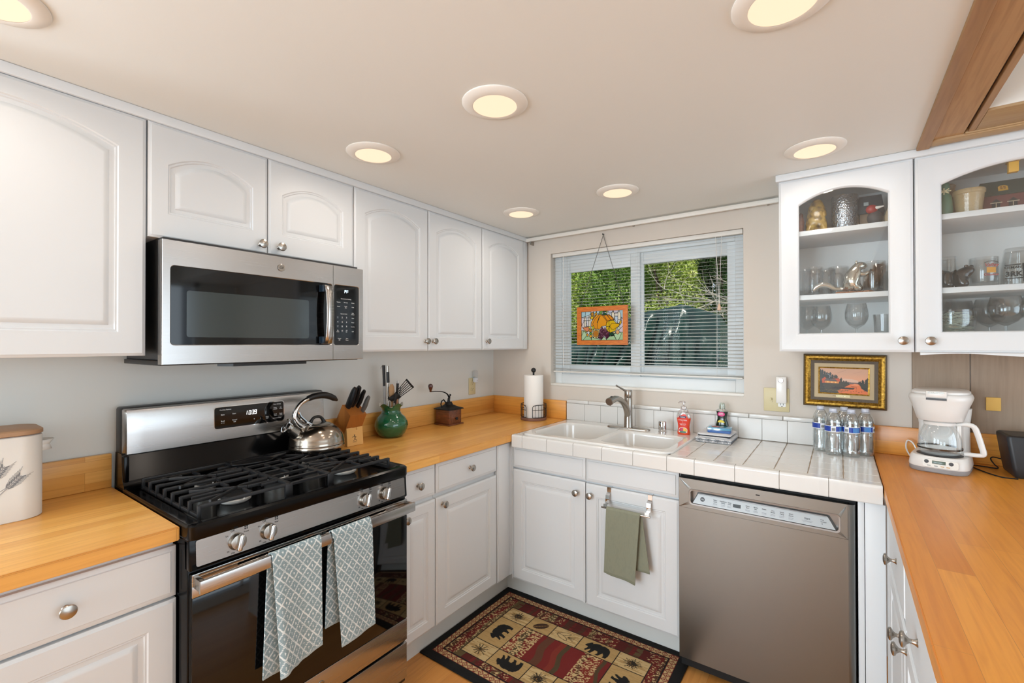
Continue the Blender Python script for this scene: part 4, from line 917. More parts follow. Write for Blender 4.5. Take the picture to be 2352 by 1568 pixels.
for a,b in (((0,.011),(0,-.001)),((0,.009),(-.011,.008)),((-.011,.008),(-.012,.004)),((0,.009),(.008,.006)),((.008,.006),(.003,.001)),((0,0),(-.006,-.011)),((0,0),(.007,-.010)),((-.006,-.011),(-.009,-.011)),((.007,-.010),(.010,-.011))):
    m.tube([(cx+a[0],cy+a[1],.0043),(cx+b[0],cy+b[1],.0043)],.0011,5)
m.box(cx-.013,cx+.013,cy-.0165,cy-.0155,.0041,.0044).box(cx-.010,cx+.010,cy-.020,cy-.0193,.0041,.0044); build(m,'figure_print',M_dprint,t)
d=Vector((.060,0,.096)).normalized()    # axis of the slots
def kn(y,u,L,w,th,mtl,lb,bend=.0):
    b=Vector((.113,y,1.114)).lerp(Vector((.178,y,1.0655)),u); n=Vector((d.z,0,-d.x))
    k=thing('kitchen_knife',lb,'knife',tuple(b),group=None); m=MB()
    pts=[];rs=[]
    for i in range(12):
        q=i/11; pts.append(b+d*(L*q-.004)+n*(bend*math.sin(q*math.pi)+.006*max(0,q-.8)*5*(1 if bend>=0 else -1))); rs.append(w*(.62+.38*math.sin(math.pi*(.1+.85*q))) if q<.95 else w*.6)
    m.tube(pts,[q*1.2 for q in rs],12,0,None,True,1,False,n); 
    for j,v in enumerate(m.v): v.y=y+(v.y-y)*th
    build(m,'handle',mtl,k); m=MB()
    for q in (.3,.62,.85): 
        c=b+d*(L*q); m.cyl((c.x,y-w*th*.98,c.z),(c.x,y+w*th*.98,c.z),.0022,8)
    m2=MB().tube([b-d*.06,b+d*.001],[.001,w*.5],8); build(m2,'blade_collar',M_nick,k); return k
kn(-1.318,.22,.118,.0185,.55,M_black,'large black-handled knife at the left rear of the knife block',.006)
kn(-1.292,.14,.12,.0165,.55,M_black,'black-handled knife just behind the leftmost one in the block',.006)
kn(-1.266,.30,.105,.0125,.6,M_black,'slim black-handled knife on the right of the knife block',.003)
kn(-1.257,.72,.095,.0125,.55,mat('grey_handle','#6d6a66',.3,.4),'grey-handled kitchen shears or knife at the front right slot of the block',.004)
# utensil pot
PX,PY=.118,-1.043
t=thing('utensil_pot','glossy green round ceramic pot with scalloped white rim holding utensils','pot',(PX,PY,ZW))
pf=[(.045,0),(.056,.003),(.072,.018),(.084,.042),(.0885,.062),(.085,.083),(.073,.105),(.058,.118),(.0495,.128),(.047,.14),(.049,.153),(.056,.166),(.0625,.173)]
def rip(tt,j): return 1+(.035*math.cos(5*tt+.6) if j>=11 else 0)
m=MB(); n=60; vs=[];fs=[]
pr=pf+[(.0600,.1725),(.052,.162),(.045,.148),(.043,.135),(.06,.11),(.075,.06),(.05,.012),(0,.01)]
for j,(r,z) in enumerate(pr):
    for i in range(n):
        a=2*math.pi*i/n; dz=(.008*math.cos(5*a+.4) if j in (12,13) else (.004*math.cos(5*a+.4) if j in (11,14) else 0)); vs.append((PX+r*math.cos(a),PY+r*math.sin(a),ZW+z+dz))
mi=[]
for j in range(len(pr)-1):
    for i in range(n): k=(i+1)%n; fs.append((j*n+i,j*n+k,(j+1)*n+k,(j+1)*n+i)); mi.append(1 if 12<=j<=14 else 0)
m.add(vs,fs,0,True); m.m=mi; m.f.append(list(range(n-1,-1,-1))); m.m.append(0); m.s.append(False)
m.lathe([(.0525,.127),(.0515,.1305),(.0498,.131)],60,(PX,PY,ZW),0,None); build(m,'body',[M_green,mat('rim_white','#e8e4da',.2)],t)
def ut(lb,pts,parts,name='kitchen_utensil'):
    k=thing(name,lb,'utensil',(PX,PY,ZW+.02)); 
    for nm,mb,mt in parts: build(mb,nm,mt,k)
    return k
zt=ZW+.17
b1=Vector((PX-.01,PY-.03,ZW+.06)); e1=Vector((PX,PY-.05,1.297))
m=MB().tube([b1.lerp(e1,.0),b1.lerp(e1,.66)],.0085,10,0,None,True,.6); m2=MB().tube([b1.lerp(e1,.66),b1.lerp(e1,1)],[.0085,.0095],10,0,None,True,.6); m3=MB().tube([e1,e1+Vector((0,-.007,.002)),e1+Vector((0,-.017,-.01)),e1+Vector((0,-.019,-.016))],.0012,6)
ut('tallest utensil in the green pot, tongs with black and grey straight handle',None,[('shaft',m,M_grey),('grip',m2,M_black),('hook',m3,M_nick)])
b=Vector((PX+.01,PY-.02,ZW+.06)); e=Vector((PX+.002,PY-.026,1.293)); m=MB().tube([b,b.lerp(e,.5),e],[.005,.005,.008],10,0,None,True,.5); ut('thin steel and black turner handle leaning behind the tall tongs',None,[('shaft',m,M_nick),('grip',MB().tube([b.lerp(e,.72),b.lerp(e,.9)],.0095,10,0,None,True,.6),M_black)])
b=Vector((PX+.02,PY-.005,ZW+.06)); e=Vector((PX+.016,PY-.012,1.195)); L=[.007,.007,.010,.017,.0185,.017,.009]
m=MB().tube([b.lerp(e,q) for q in (0,.5,.6,.72,.82,.93,1)],L,14,0,None,True,1,False,(0,1,0)); 
for v in m.v: v.x=(PX+.018)+(v.x-PX-.018)*.3
ut('pale wooden spoon standing in the green pot',None,[('spoon',m,mat('pale_wood','#b08b63',.6))],'wooden_spoon')
# slotted turner
b=Vector((PX+.03,PY+.01,ZW+.06)); e=Vector((PX+.035,PY+.012,1.115)); m=MB().tube([b,e],.006,10); h=m
O=Vector((PX+.036,PY+.018,1.128)); U=Vector((.0,.080,.045)); V=Vector((.0,-.026,.026)); mm=MB()
def qd(m,a,b,c,d_): m.add([tuple(O+U*u+V*v) for u,v in (a,b,c,d_)],[(0,1,2,3)])
mm.tube([O+U*-.15+V*.1+Vector((0,-.012,-.028)),O+U*-.12+V*.25,O+U*.05+V*.4],[.006,.012,.018],10,0,None,True,.35)
for i in range(6):
    v=-.5+i*.36; qd(mm,(.0,v*.55),(1.15,v),(1.15,v+.1),(.0,v*.55+.12))
qd(mm,(1.1,-.5),(1.22,-.5),(1.2,1.45),(1.08,1.45)); qd(mm,(-.12,-.35),(.12,-.4),(.12,.9),(-.12,.75))
qd(mm,(-.55,.1),(-.12,-.35),(-.12,.75),(-.6,.9))
g=ut('black slotted turner fanned out to the right above the green pot',None,[('shaft',h,mat('copper_wood','#9a6b4c',.4)),('slotted_head',mm,M_blackm)],'slotted_turner'); hd=[c for c in bpy.data.objects if c.parent==g][-1]; 
for c in bpy.data.objects:
    if c.parent==g and c.name.startswith('slotted_head'): md=c.modifiers.new('s','SOLIDIFY'); md.thickness=.0018
b=Vector((PX+.0,PY+.02,ZW+.06)); e=Vector((PX+.005,PY+.040,1.196)); m=MB().tube([b,b.lerp(e,.6),e],[.004,.0045,.0075],10); ut('black-handled utensil with steel end ring in the green pot',None,[('grip',m,M_black),('end_ring',MB().tube([e,e+Vector((0,.001,.014))],[.007,.005],10),M_chrome)])
b=Vector((PX-.01,PY+.03,ZW+.06)); e=Vector((PX-.012,PY+.060,1.178)); m=MB().tube([b,e],[.003,.002],8); m.tube([b+Vector((0,.006,0)),e+Vector((0,.016,-.006))],[.003,.003],8); ut('thin steel fork at the back right of the green pot',None,[('shaft',m,M_chromed)])
# coffee grinder
GX,GY=.105,-.585
t=thing('coffee_grinder','antique wooden box coffee grinder with iron crank, on the corner worktop','coffee grinder',(GX,GY,ZW))
m=MB().box(GX-.066,GX+.066,GY-.066,GY+.066,ZW,ZW+.008,0,.003).box(GX-.055,GX+.055,GY-.055,GY+.055,ZW+.008,ZW+.094,0,.002); bx=build(m,'box',M_walnut,t)
m=MB().box(GX+.054,GX+.0575,GY-.035,GY+.04,ZW+.018,ZW+.062,0,.0015); dr_=build(m,'drawer',M_walnut,t)
build(MB(FR((GX+.0575,GY+.002,ZW+.04),'L')).lathe([(.004,0),(.004,.004),(.009,.007),(.0095,.012),(.005,.015),(0,.0155)],16),'drawer_knob',M_blackm,dr_)
M_ai=mat('antique_iron','#1b1c1c',.45,.5)
L=[]
for e,z in ((0,.094),(0,.098),(.004,.101),(.018,.106),(.03,.113),(.036,.118),(.04,.120),(.0445,.130),(.048,.137)):
    L.append([(p[0],p[1],ZW+z) for p in rr(.135-2*e,.135-2*e,.006+e*.5,5,GX,GY)])
m=MB().loops(L,cap0=True,cap1=True); tp=build(m,'lid_plate',M_ai,t)
m=MB().cyl((GX,GY,ZW+.135),(GX,GY,ZW+.162),.010,14,r2=.006).tube([(GX,GY-.018,ZW+.128),(GX,GY-.045,ZW+.155),(GX,GY-.062,ZW+.148),(GX,GY-.068,ZW+.128),(GX,GY-.06,ZW+.108)],.004,8).ball((GX+.002,GY+.012,ZW+.178),.006).cyl((GX,GY+.008,ZW+.15),(GX,GY+.012,ZW+.185),.003,8); build(m,'spindle_mount',M_ai,tp)
m=MB().tube(sm([(GX,GY+.004,ZW+.162),(GX,GY-.012,ZW+.185),(GX,GY-.05,ZW+.203),(GX,GY-.11,ZW+.211),(GX,GY-.158,ZW+.213)]),smr([.007,.006,.005,.0045,.005],5),10,0,None,True,.6); cr=build(m,'crank',M_ai,t)
build(MB().lathe([(.006,0),(.007,.01),(.012,.022),(.0145,.034),(.012,.044),(.006,.048),(0,.049)],18,(GX,GY-.155,ZW+.211)),'crank_knob',mat('knob_red_wood','#4d2013',.25,coat=.5),cr)
# paper towel holder
TX_,TY_=.44,-.135
t=thing('paper_towel_holder','wire basket paper towel holder with wooden base and black ball, holding a roll','paper towel holder',(TX_,TY_,ZW))
m=MB().lathe([(.083,0),(.0855,.003),(.0855,.013),(.083,.016),(0,.016)],48,(TX_,TY_,ZW)); build(m,'base',mat('base_wood','#7d5340',.5),t)
m=MB().cyl((TX_,TY_,ZW+.012),(TX_,TY_,ZW+.31),.006); build(m,'post',M_ai,t)
build(MB().ball((TX_,TY_,ZW+.3225),.0165),'finial',mat('ball_black','#141416',.25),t)
m=MB(); R=.083
def cpt(a,z,r=R): return (TX_+r*math.cos(a),TY_+r*math.sin(a),ZW+z)
a0=math.radians(-62); a1=math.radians(268)
A=[a0+(a1-a0)*i/60 for i in range(61)]
for z,r_ in ((.022,R-.001),(.07,R)): m.tube([cpt(a,z,r_) for a in A],.0018,6)
m.tube([cpt(a0,.022)]+[cpt(a0,z) for z in (.05,.085)]+[cpt(a0+.06,.097)]+[cpt(a,.102+.012*(1 if 8<i<52 else 0)*0,R) for i,a in enumerate(A) if 3<i<57]+[cpt(a1-.06,.097)]+[cpt(a1,z) for z in (.085,.05,.022)],.0024,6)
for i in range(1,24): a=a0+(a1-a0)*i/24; m.tube([cpt(a,.022),cpt(a,.102)],.0014,5)
build(m,'wire_basket',M_ai,t)
m=MB().lathe([(.021,.017),(.0625,.017),(.0635,.02),(.0635,.289),(.0625,.291),(.021,.291),(.02,.285)],48,(TX_,TY_,ZW)); one(m,'paper_towel_roll',M_paper,'white roll of paper towels standing in the wire holder','paper towels',(TX_,TY_,ZW+.017))
# outlets
t=thing('wall_outlet','ivory double outlet on the left wall near the corner','outlet',(0,-.245,1.118))
FO=FR((.0,-.245,1.118),'L'); m=MB(FO).box(-.035,.035,-.058,.058,.0005,.006,0,.003); build(m,'cover_plate',M_ivory,t)
for c in (-.02,.02):
    m=MB(FO).prism(rr(.033,.028,.008,4,0,c),.005,.008); r=build(m,'receptacle',M_ivory,t)
    m=MB(FO).box(-.007,-.005,c-.001,c+.007,.0078,.0084).box(.005,.007,c-.001,c+.007,.0078,.0084).cyl((0,c-.007,.0078),(0,c-.007,.0084),.0022,8)
    for bb in ((-.007,-.005),(.005,.007)): pass
    build(m,'slot_holes',M_blackm,r)
t=thing('night_light','small clear plug-in night light in the left wall outlet','night light',(.01,-.235,1.15))
m=MB(FR((.0085,-.232,1.165),'L')).box(-.014,.014,-.022,.012,0,.03,0,.006); build(m,'plug_body',mat('plug_white','#dfe4ec',.3),t)
m=MB(FR((.0085,-.232,1.165),'L')).prism(rr(.028,.05,.012,5,0,.037),.006,.026); build(m,'lens',glassy('night_lens',(.9,.93,.95),.2,.8,.1,(.9,.93,.97)),t)
m=MB(FR((.0085,-.232,1.165),'L')); text(m,'ON',.007,0,-.008,.0302,0); build(m,'mark',M_dgrey,t)
# switch plate with outlet + plugged-in light
t=thing('switch_plate','ivory wall plate with toggle switch and outlet beside the framed picture','switch',(1.816,0,1.125))
FO=FR((1.816,0,1.1245),'B'); build(MB(FO).box(-.0565,.0565,-.059,.059,.0005,.006,0,.003),'cover_plate',M_ivory,t)
build(MB(FO).box(-.0285,-.0175,-.013,.013,.005,.008).box(-.0265,-.0195,-.003,.009,.006,.018,0,.002),'toggle',M_ivory,t)
sp_=build(MB(FO).prism(rr(.034,.064,.004,3,.0245,-.002),.005,.0085),'receptacle',M_white,t)
m=MB(FO)
for bb in (.0175,.0295): m.box(bb,bb+.002,-.026,-.017,.0083,.009)
m.prism(rr(.005,.005,.0024,4,.0245,-.031),.0083,.009); build(m,'slot_holes',M_blackm,sp_)
m=MB(FO)
for x,y in ((-.023,.032),(-.023,-.032),(.0245,-.048)): m.lathe([(.003,.006),(.003,.0068),(0,.007)],10,(x,y,0))
build(m,'screws',M_ivory,t)
t=thing('plug_in_light','white rectangular plug-in emergency light above the right outlet','night light',(1.84,-.02,1.2))
m=MB(FO).box(.001,.046,-.014,.118,.010,.038,0,.005); build(m,'case',M_white,t)
m=MB(FO).lathe([(.0115,.038),(.0115,.040),(.0095,.0405),(.009,.0392),(0,.0392)],24,(.0235,.1,0)); rg=build(m,'sensor_ring',M_chrome,t)
m=MB(FO).tube([(.0185,.097,.0405),(.023,.103,.0405),(.0285,.1,.0405)],.0012,5); build(m,'ring_mark',M_dgrey,rg)
# framed picture
t=thing('framed_picture','small river sunset landscape in a wide gilt frame under the glass cabinet','picture',(2.09,-.02,1.23))
FP2=FR((2.0905,-.002,1.232),'B')@Matrix.Rotation(math.radians(-.6),4,'Z')
def fring(m,o,i,zo,zi,mi=0,w=None):
    a=[(-o[0],-o[1],0),(o[0],-o[1],0),(o[0],o[1],0),(-o[0],o[1],0)]; 
    A=lambda h,z:[(-h[0],-h[1],z),(h[0],-h[1],z),(h[0],h[1],z),(-h[0],h[1],z)]
    m.loops([A(o,0),A(o,zo),A(i,zi),A(i,0)],mi,None,False)
m=MB(FP2); fring(m,(.158,.1245),(.152,.1185),.016,.019,0); f1=build(m,'outer_edge',mat('frame_dark','#5b4a33',.5,.3),t)
m=MB(FP2); A=lambda h,z:[(-h[0],-h[1],z),(h[0],-h[1],z),(h[0],h[1],z),(-h[0],h[1],z)]
m.loops([A((.152,.1185),0),A((.152,.1185),.021),A((.147,.1135),.025),A((.139,.1055),.0245),A((.128,.0945),.015),A((.128,.0945),0)],0,None,False); build(m,'gilt_moulding',M_gold,t)
m=MB(FP2); fring(m,(.128,.0945),(.114,.0815),.0155,.012,0); pe=mat('pewter_moulding','#6b6156',.5,.4); bump(pe,wcoord(pe,(1,1,1)),350,.8,.003); build(m,'inner_moulding',pe,t)
m=MB(FP2); fring(m,(.114,.0815),(.094,.0605),.0095,.0095,0); build(m,'mat_board',mat('linen_mat','#cbb896',.9),t)
m=MB(FP2); fring(m,(.0975,.064),(.0915,.058),.0125,.0105,0); build(m,'fillet',M_gold,t)
cv=Canvas(.183,.116,.0011,'#d9a884'); w_,h_=.183,.116
cv.C[:]=np.array(lin('#dba98a'))*(1-(cv.Y/h_)[...,None]*.12)+np.array([.1,.0,-.02])*np.exp(-((cv.Y/h_-.55)/.2)**2)[...,None]
cv.ell(.105,.055,.045,.014,'#e0b8a0'); cv.poly([(.09,.04),(.183,.04),(.183,.047),(.15,.052),(.12,.053),(.09,.058)],'#6d5a58')
cv.line([(.07,.095),(.1,.108)],.0012,'#b98a76'); cv.line([(.13,.095),(.16,.104)],.0012,'#c4917c')
r_=np.random.RandomState(5)
def pines(x0,x1,yb,yt,c,n,wd):
    for i in range(n):
        x=x0+(x1-x0)*(i+.5)/n+r_.uniform(-.002,.002); q=(x-x0)/(x1-x0); top=yt[0]+(yt[1]-yt[0])*q+r_.uniform(-.006,.006)
        cv.poly([(x-wd,yb),(x+wd,yb),(x+wd*.35,top-.012),(x+wd*.6,top-.012),(x,top),(x-wd*.6,top-.012),(x-wd*.35,top-.012)],c)
pines(0,.07,.04,(.108,.088),'#2b302c',9,.010); pines(.06,.115,.035,(.084,.052),'#353630',10,.007); pines(.147,.183,.03,(.052,.078),'#292c26',6,.009)
cv.poly([(0,0),(.09,0),(.12,.03),(.115,.045),(.07,.062),(0,.07)],'#3a3428'); cv.poly([(0,0),(0,.06),(.01,.05),(.02,.02),(.03,0)],'#1f2119')
cv.poly([(.008,.064),(.02,.074),(.03,.062),(.075,.07),(.08,.056),(.06,.05),(.01,.045)],'#c3502a'); cv.rect(.02,.074,.046,.056,'#e08c46'); cv.poly([(.016,.056),(.026,.067),(.062,.064),(.070,.054)],'#5a524e')
cv.rect(.03,.034,.048,.054,'#ffd27a'); cv.rect(.045,.05,.048,.053,'#ffd27a'); cv.rect(.06,.064,.047,.052,'#ffcf70'); cv.rect(.036,.04,.06,.072,'#4a4240')
cv.line([(.038,.072),(.041,.08),(.036,.085),(.03,.089)],.0016,'#aab0b8')
cv.poly([(.07,.012),(.12,.045),(.15,.045),(.165,.02),(.183,.012),(.183,0),(.075,0)],'#e5763c'); cv.poly([(.12,.04),(.135,.048),(.148,.045),(.15,.038)],'#eb9160')
cv.poly([(.155,.03),(.183,.04),(.183,.012),(.172,.016)],'#24271f'); cv.ell(.172,.04,.014,.01,'#2d3026')
cv.poly([(.06,.03),(.135,.027),(.13,.021),(.04,.02)],'#2a1c17'); cv.line([(.14,.022),(.14,.032),(.12,.033)],.0016,'#2a1c17')
for i in range(12): cv.line([(.01+.008*i,.008+.002*(i%3)),(.02+.009*i,.012+.002*(i%4))],.0012,'#8a6a3a' if i%2 else '#54502c')
for i in range(6): cv.ell(.12+.01*i,.008+.003*(i%3),.0025,.0012,'#6b2c1c')
cv.noise((cv.Y<.045)&(cv.X<.11),'#4f4830',(.004,.002),.78,9)
grid_mesh('canvas',cv,flatpos(cv,FP2@Matrix.Translation((-.0915,-.058,.0095))),M_vcg,t)
m=MB(FP2).prism(rr(.055,.0095,.0045,4,.0,-.0715),.0095,.0108); pl=build(m,'title_plate',mat('brass_plate','#e6dcae',.35,.3),t)
m=MB(FP2)
for i in range(14):
    if i not in (2,8): m.box(-.040+i*.0055,-.0362+i*.0055,-.0725,-.0708,.0108,.0111)
o_=build(m,'worn_engraving',mat('print_brown','#8a7a54',.6),pl)
# ---------------------------------------------------------------- around the sink
t=thing('kitchen_faucet','brushed nickel single-lever faucet behind the double sink','faucet',(1.09,-.135,.922))
fx,fy=1.09,-.14
m=MB().add([],[])
L=[]
for e,z in ((0,.9225),(0,.928),(.003,.932),(.01,.933)): L.append([(p[0],p[1],z) for p in rr(.252-2*e,.056-2*e,.028-e,8,fx,fy)])
m.loops(L,cap0=True,cap1=True); build(m,'deck_plate',M_nick,t)
m=MB().lathe([(.0255,.931),(.0245,.936),(.0235,.99),(.0225,1.05),(.0225,1.098),(.0215,1.1005),(.0225,1.102),(.0225,1.14),(.020,1.144),(0,1.145)],32,(fx,fy,0)); build(m,'column',M_nick,t)
# spout leans out over the bowls, towards the room
S_=[(fx-.0,fy-.006,1.0),(fx-.001,fy-.03,1.045),(fx-.004,fy-.075,1.083),(fx-.008,fy-.125,1.104),(fx-.012,fy-.165,1.109)]
m=MB().tube(sm(S_),smr([.019,.0185,.0165,.0155,.016],5),18); sp=build(m,'spout',M_nick,t)
m=MB().tube([(fx-.0118,fy-.160,1.1085),(fx-.015,fy-.20,1.104),(fx-.018,fy-.228,1.0975)],[.017,.0195,.0215],22); sp2=build(m,'spray_head',M_nick,t)
m=MB().tube([(fx-.018,fy-.2275,1.0976),(fx-.0183,fy-.2315,1.0965)],[.0195,.018],22); build(m,'spray_face',mat('spray_face','#6d5a4c',.4,.5),sp2)
m=MB().box(fx-.020,fx-.011,fy-.21,fy-.195,1.118,1.1265,0,.003); build(m,'spray_button',M_black,sp2)
m=MB().tube([(fx-.004,fy-.008,1.135),(fx-.016,fy-.03,1.146),(fx-.032,fy-.06,1.164),(fx-.040,fy-.078,1.173)],[.008,.0062,.0045,.0055],12); build(m,'lever',M_nick,t)
t=thing('air_gap','small chrome dishwasher air gap cap on the sink deck right of the faucet','air gap',(1.283,-.135,.922))
m=MB().lathe([(.021,.9225),(.0215,.924),(.0215,.978),(.019,.984),(.010,.986),(0,.986)],32,(1.283,-.135,0)); m.lathe([(.0235,.9225),(.0235,.926),(.021,.927)],32,(1.283,-.135,0)); build(m,'cap',M_chrome,t)
build(MB().box(1.275,1.291,-.1575,-.1555,.975,.978),'vent_slot',M_blackm,t)
def sup(w,d,z,n=36,e=2.6,cx=0,cy=0):
    o=[]
    for i in range(n):
        a=2*math.pi*i/n; c,s_=math.cos(a),math.sin(a); o.append((cx+w/2*math.copysign(abs(c)**(2/e),c),cy+d/2*math.copysign(abs(s_)**(2/e),s_),z))
    return o
# pump hand soap
t=thing('hand_soap_bottle','orange-red antibacterial hand soap pump bottle by the back of the sink','soap bottle',(1.397,-.14,.923))
cx,cy=1.397,-.135; Z0=.923; soap=mat('orange_soap','#e0481c',.15,coat=.5)
pr=[(.060,.034,0),(.066,.038,.004),(.066,.038,.012),(.060,.035,.028),(.058,.034,.042),(.063,.037,.06),(.070,.04,.078),(.0735,.041,.09)]
m=MB().loops([sup(w,d,Z0+z,cx=cx,cy=cy) for w,d,z in pr],cap0=True,cap1=True); bd=build(m,'filled_body',soap,t)
pr2=[(.0735,.041,.0905),(.073,.041,.1),(.068,.039,.112),(.056,.034,.124),(.038,.027,.132),(.026,.024,.1355)]
m=MB().loops([sup(w,d,Z0+z,cx=cx,cy=cy,e=2.3) for w,d,z in pr2],cap1=True); build(m,'clear_shoulder',M_pet,t)
clr=glassy('pump_plastic',(.9,.88,.88),.3,.8,.15,(.9,.87,.87))
m=MB().lathe([(.0145,.134),(.0155,.137),(.0155,.147),(.013,.152),(.006,.155),(.0045,.158),(.0045,.17),(.010,.1705),(.011,.173),(.008,.177),(0,.177)],24,(cx,cy,Z0)); m.tube([(cx,cy,Z0+.174),(cx-.016,cy-.012,Z0+.175),(cx-.024,cy-.018,Z0+.168)],[.005,.004,.003],8); build(m,'pump',clr,t)
build(MB().cyl((cx,cy,Z0+.091),(cx,cy,Z0+.14),.003),'dip_tube',clr,t)
FS=FR((cx,cy,Z0),'B'); 
def wrap(m,d=.021,w=.037,e=2.6):
    for i,v in enumerate(m.v):
        q=max(-1,min(1,(v.x-cx)/w)); v.y=cy-(cy-v.y if False else 0)-(d*(1-abs(q)**e)**(1/e))-(-(v.y-cy)-d)*0-.0006-getattr(m,'lift',0)
def label_mesh(P,zl,mt,par,nm,lift,prof,segs=14):
    """front label patch that hugs the bottle; P=list of (x0,x1,z)"""
    m=MB(); vs=[]
    for x0,x1,z in P:
        w=np.interp(z,[q[2] for q in prof],[q[0] for q in prof])/2; d=np.interp(z,[q[2] for q in prof],[q[1] for q in prof])/2
        for i in range(segs+1):
            x=x0+(x1-x0)*i/segs; q=min(.97,abs(x)/w); vs.append((cx+x,cy-d*(1-q**2.6)**(1/2.6)-lift,Z0+z))
    n=segs+1; m.add(vs,[(j*n+i,j*n+i+1,(j+1)*n+i+1,(j+1)*n+i) for j in range(len(P)-1) for i in range(segs)],0,True); return build(m,nm,mt,par)
prs=pr+pr2[1:]
lb=label_mesh([(-.024,.024,.012),(-.023,.023,.03),(-.023,.023,.045),(-.026,.026,.065),(-.028,.028,.085),(-.020,.022,.097),(-.004,.016,.108),(.002,.01,.112)],0,mat('soap_label','#e2402c',.4),bd,'label',.0008,prs)
label_mesh([(-.022,.022,.014),(-.022,.022,.03),(-.018,.018,.036),(-.010,.010,.040)],0,mat('soap_label_arc','#f0ece2',.4),lb,'label_arc',.0012,prs)
label_mesh([(-.019,.019,.020),(-.020,.020,.029),(-.016,.016,.034),(-.009,.009,.0375)],0,mat('soap_label_fruit','#c23a5c',.4),lb,'fruit_print',.0016,prs)
label_mesh([(.002,.0195,.020),(.002,.020,.029),(.002,.016,.034),(.002,.007,.0375)],0,mat('soap_label_yellow','#eeb52c',.4),lb,'fruit_print',.0019,prs)
label_mesh([(-.014,.014,.012),(-.015,.015,.014),(-.015,.015,.019),(-.013,.013,.021)],0,mat('soap_label_green','#2f7a66',.4),lb,'badge',.0022,prs)
label_mesh([(-.0155,.0155,.0905),(-.0165,.0165,.0925),(-.0165,.0165,.099),(-.0155,.0155,.101)],0,mat('soap_label_navy','#1c2a5c',.4),lb,'badge',.0016,prs)
def btxt(s,z,sz,mt,par,d=.0225): 
    m=MB(FR((cx,cy-d,Z0),'B')); text(m,s,sz,0,z,0,0,'CENTER',.02); build(m,'label_text',mt,par)
btxt('Softsoap',.0957,.0068,M_print,lb,.0232); btxt('ANTIBACTERIAL',.079,.0062,M_print,lb,.0222); btxt('Kitchen Hand Soap',.0595,.0042,M_print,lb,.0202); btxt('FRESH HANDS',.054,.0042,M_print,lb,.0196); btxt('+',.069,.008,M_print,lb,.0212)
# dish soap
cx2,cy2,Z2=1.574,-.065,.914
t=thing('dish_soap_bottle','dark green dish soap bottle with clear cap behind the stacked cloths','dish soap',(cx2,cy2,Z2))
pr=[(.066,.036,0),(.07,.039,.004),(.068,.038,.05),(.060,.035,.075),(.046,.03,.1),(.046,.03,.112),(.054,.033,.13),(.058,.034,.14)]
m=MB().loops([sup(w,d,Z2+z,cx=cx2,cy=cy2,e=2.8) for w,d,z in pr],cap0=True,cap1=True); bd=build(m,'filled_body',mat('green_soap','#06281c',.12,coat=.5),t)
m=MB().loops([sup(w,d,Z2+z,cx=cx2,cy=cy2,e=2.3) for w,d,z in [(.058,.034,.1405),(.052,.032,.147),(.034,.026,.152),(.026,.024,.154)]],cap1=True); build(m,'clear_shoulder',M_pet,t)
m=MB().lathe([(.0155,.154),(.0155,.168),(.013,.171),(.013,.178),(.009,.184),(0,.186)],24,(cx2,cy2,Z2)); build(m,'cap',glassy('cap_plastic',(.75,.83,.8),.3,.8,.1,(.85,.92,.9)),t)
F2=FR((cx2-.002,cy2-.0165,Z2+.126),'B'); m=MB(F2); m.lathe([(.0175,0),(.0175,.001),(0,.001)],28,(0,0,0),0,Matrix.Diagonal((1,.68,1,1))); l1=build(m,'round_label',mat('pink_label','#d81f7c',.4),bd)
m=MB(F2); text(m,'ULTRA',.006,0,.0035,.0015,0,'CENTER',.03); text(m,'DISH SOAP',.0045,0,-.003,.0015,0,'CENTER',.03); build(m,'label_text',M_print,l1)
m=MB(FR((cx2-.002,cy2-.0195,Z2+.083),'B')); m.prism([(.0165*math.cos(math.pi*i/12),.0125*math.sin(math.pi*i/12)) for i in range(13)],0,.001); build(m,'yellow_label',mat('yellow_label','#ecd32e',.4),bd)
# folded cloths and sponge pack
def softbox(m,x0,x1,y0,y1,z0,z1,r,mi=0,sk=0,amp=.001,seed=1):
    R=random.Random(seed); L=[]
    for e,z in ((r*.6,z0),(.0005,z0+.3*(z1-z0)),(0,z0+.6*(z1-z0)),(r*.3,z1-.0015),(r*1.2,z1)):
        ps=rr(x1-x0-2*e,y1-y0-2*e,max(r-e*.2,.003),5,(x0+x1)/2,(y0+y1)/2); L.append([(p[0]+sk*(p[1]-y0)+R.uniform(-amp,amp),p[1]+R.uniform(-amp,amp),z+(R.uniform(-amp,amp) if e!=r*.6 else 0)) for p in ps])
    m.loops(L,mi,None,True,True,True)
t=thing('folded_cloth','lower folded white cloth with grey herringbone pattern, right of the sink','dish cloth',(1.56,-.14,.9145))
m=MB(); softbox(m,1.478,1.645,-.24,-.045,.9145,.927,.012,seed=2); softbox(m,1.480,1.647,-.24,-.045,.9272,.938,.012,seed=3); cl=build(m,'cloth',mat('cloth_white','#dfe0e2',.9),t)
m=MB(FR((0,-.2412,0),'B'))
for i in range(30):
    x=1.481+i*.0054; s_=1 if (i//4)%2==0 else -1; 
    if x<1.636: m.tube([(x,.918,.0),(x+s_*.009,.936,.0)],.00075,4)
for i in range(28):
    y=.006+i*.006; s_=1
    m.tube([(1.646-.0,.919,-y),(1.6462,.935,-y-.008)],.0007,4)
build(m,'herringbone_print',mat('print_slate','#6f747c',.8),cl)
t=thing('folded_cloth','upper rumpled white cloth folded on top of the herringbone one','dish cloth',(1.565,-.135,.9385))
m=MB(); softbox(m,1.487,1.642,-.232,-.05,.9385,.9445,.012,amp=.0018,seed=5); softbox(m,1.484,1.644,-.226,-.05,.948,.957,.014,amp=.0022,seed=6); build(m,'cloth',mat('cloth_white2','#dcdcde',.9),t)
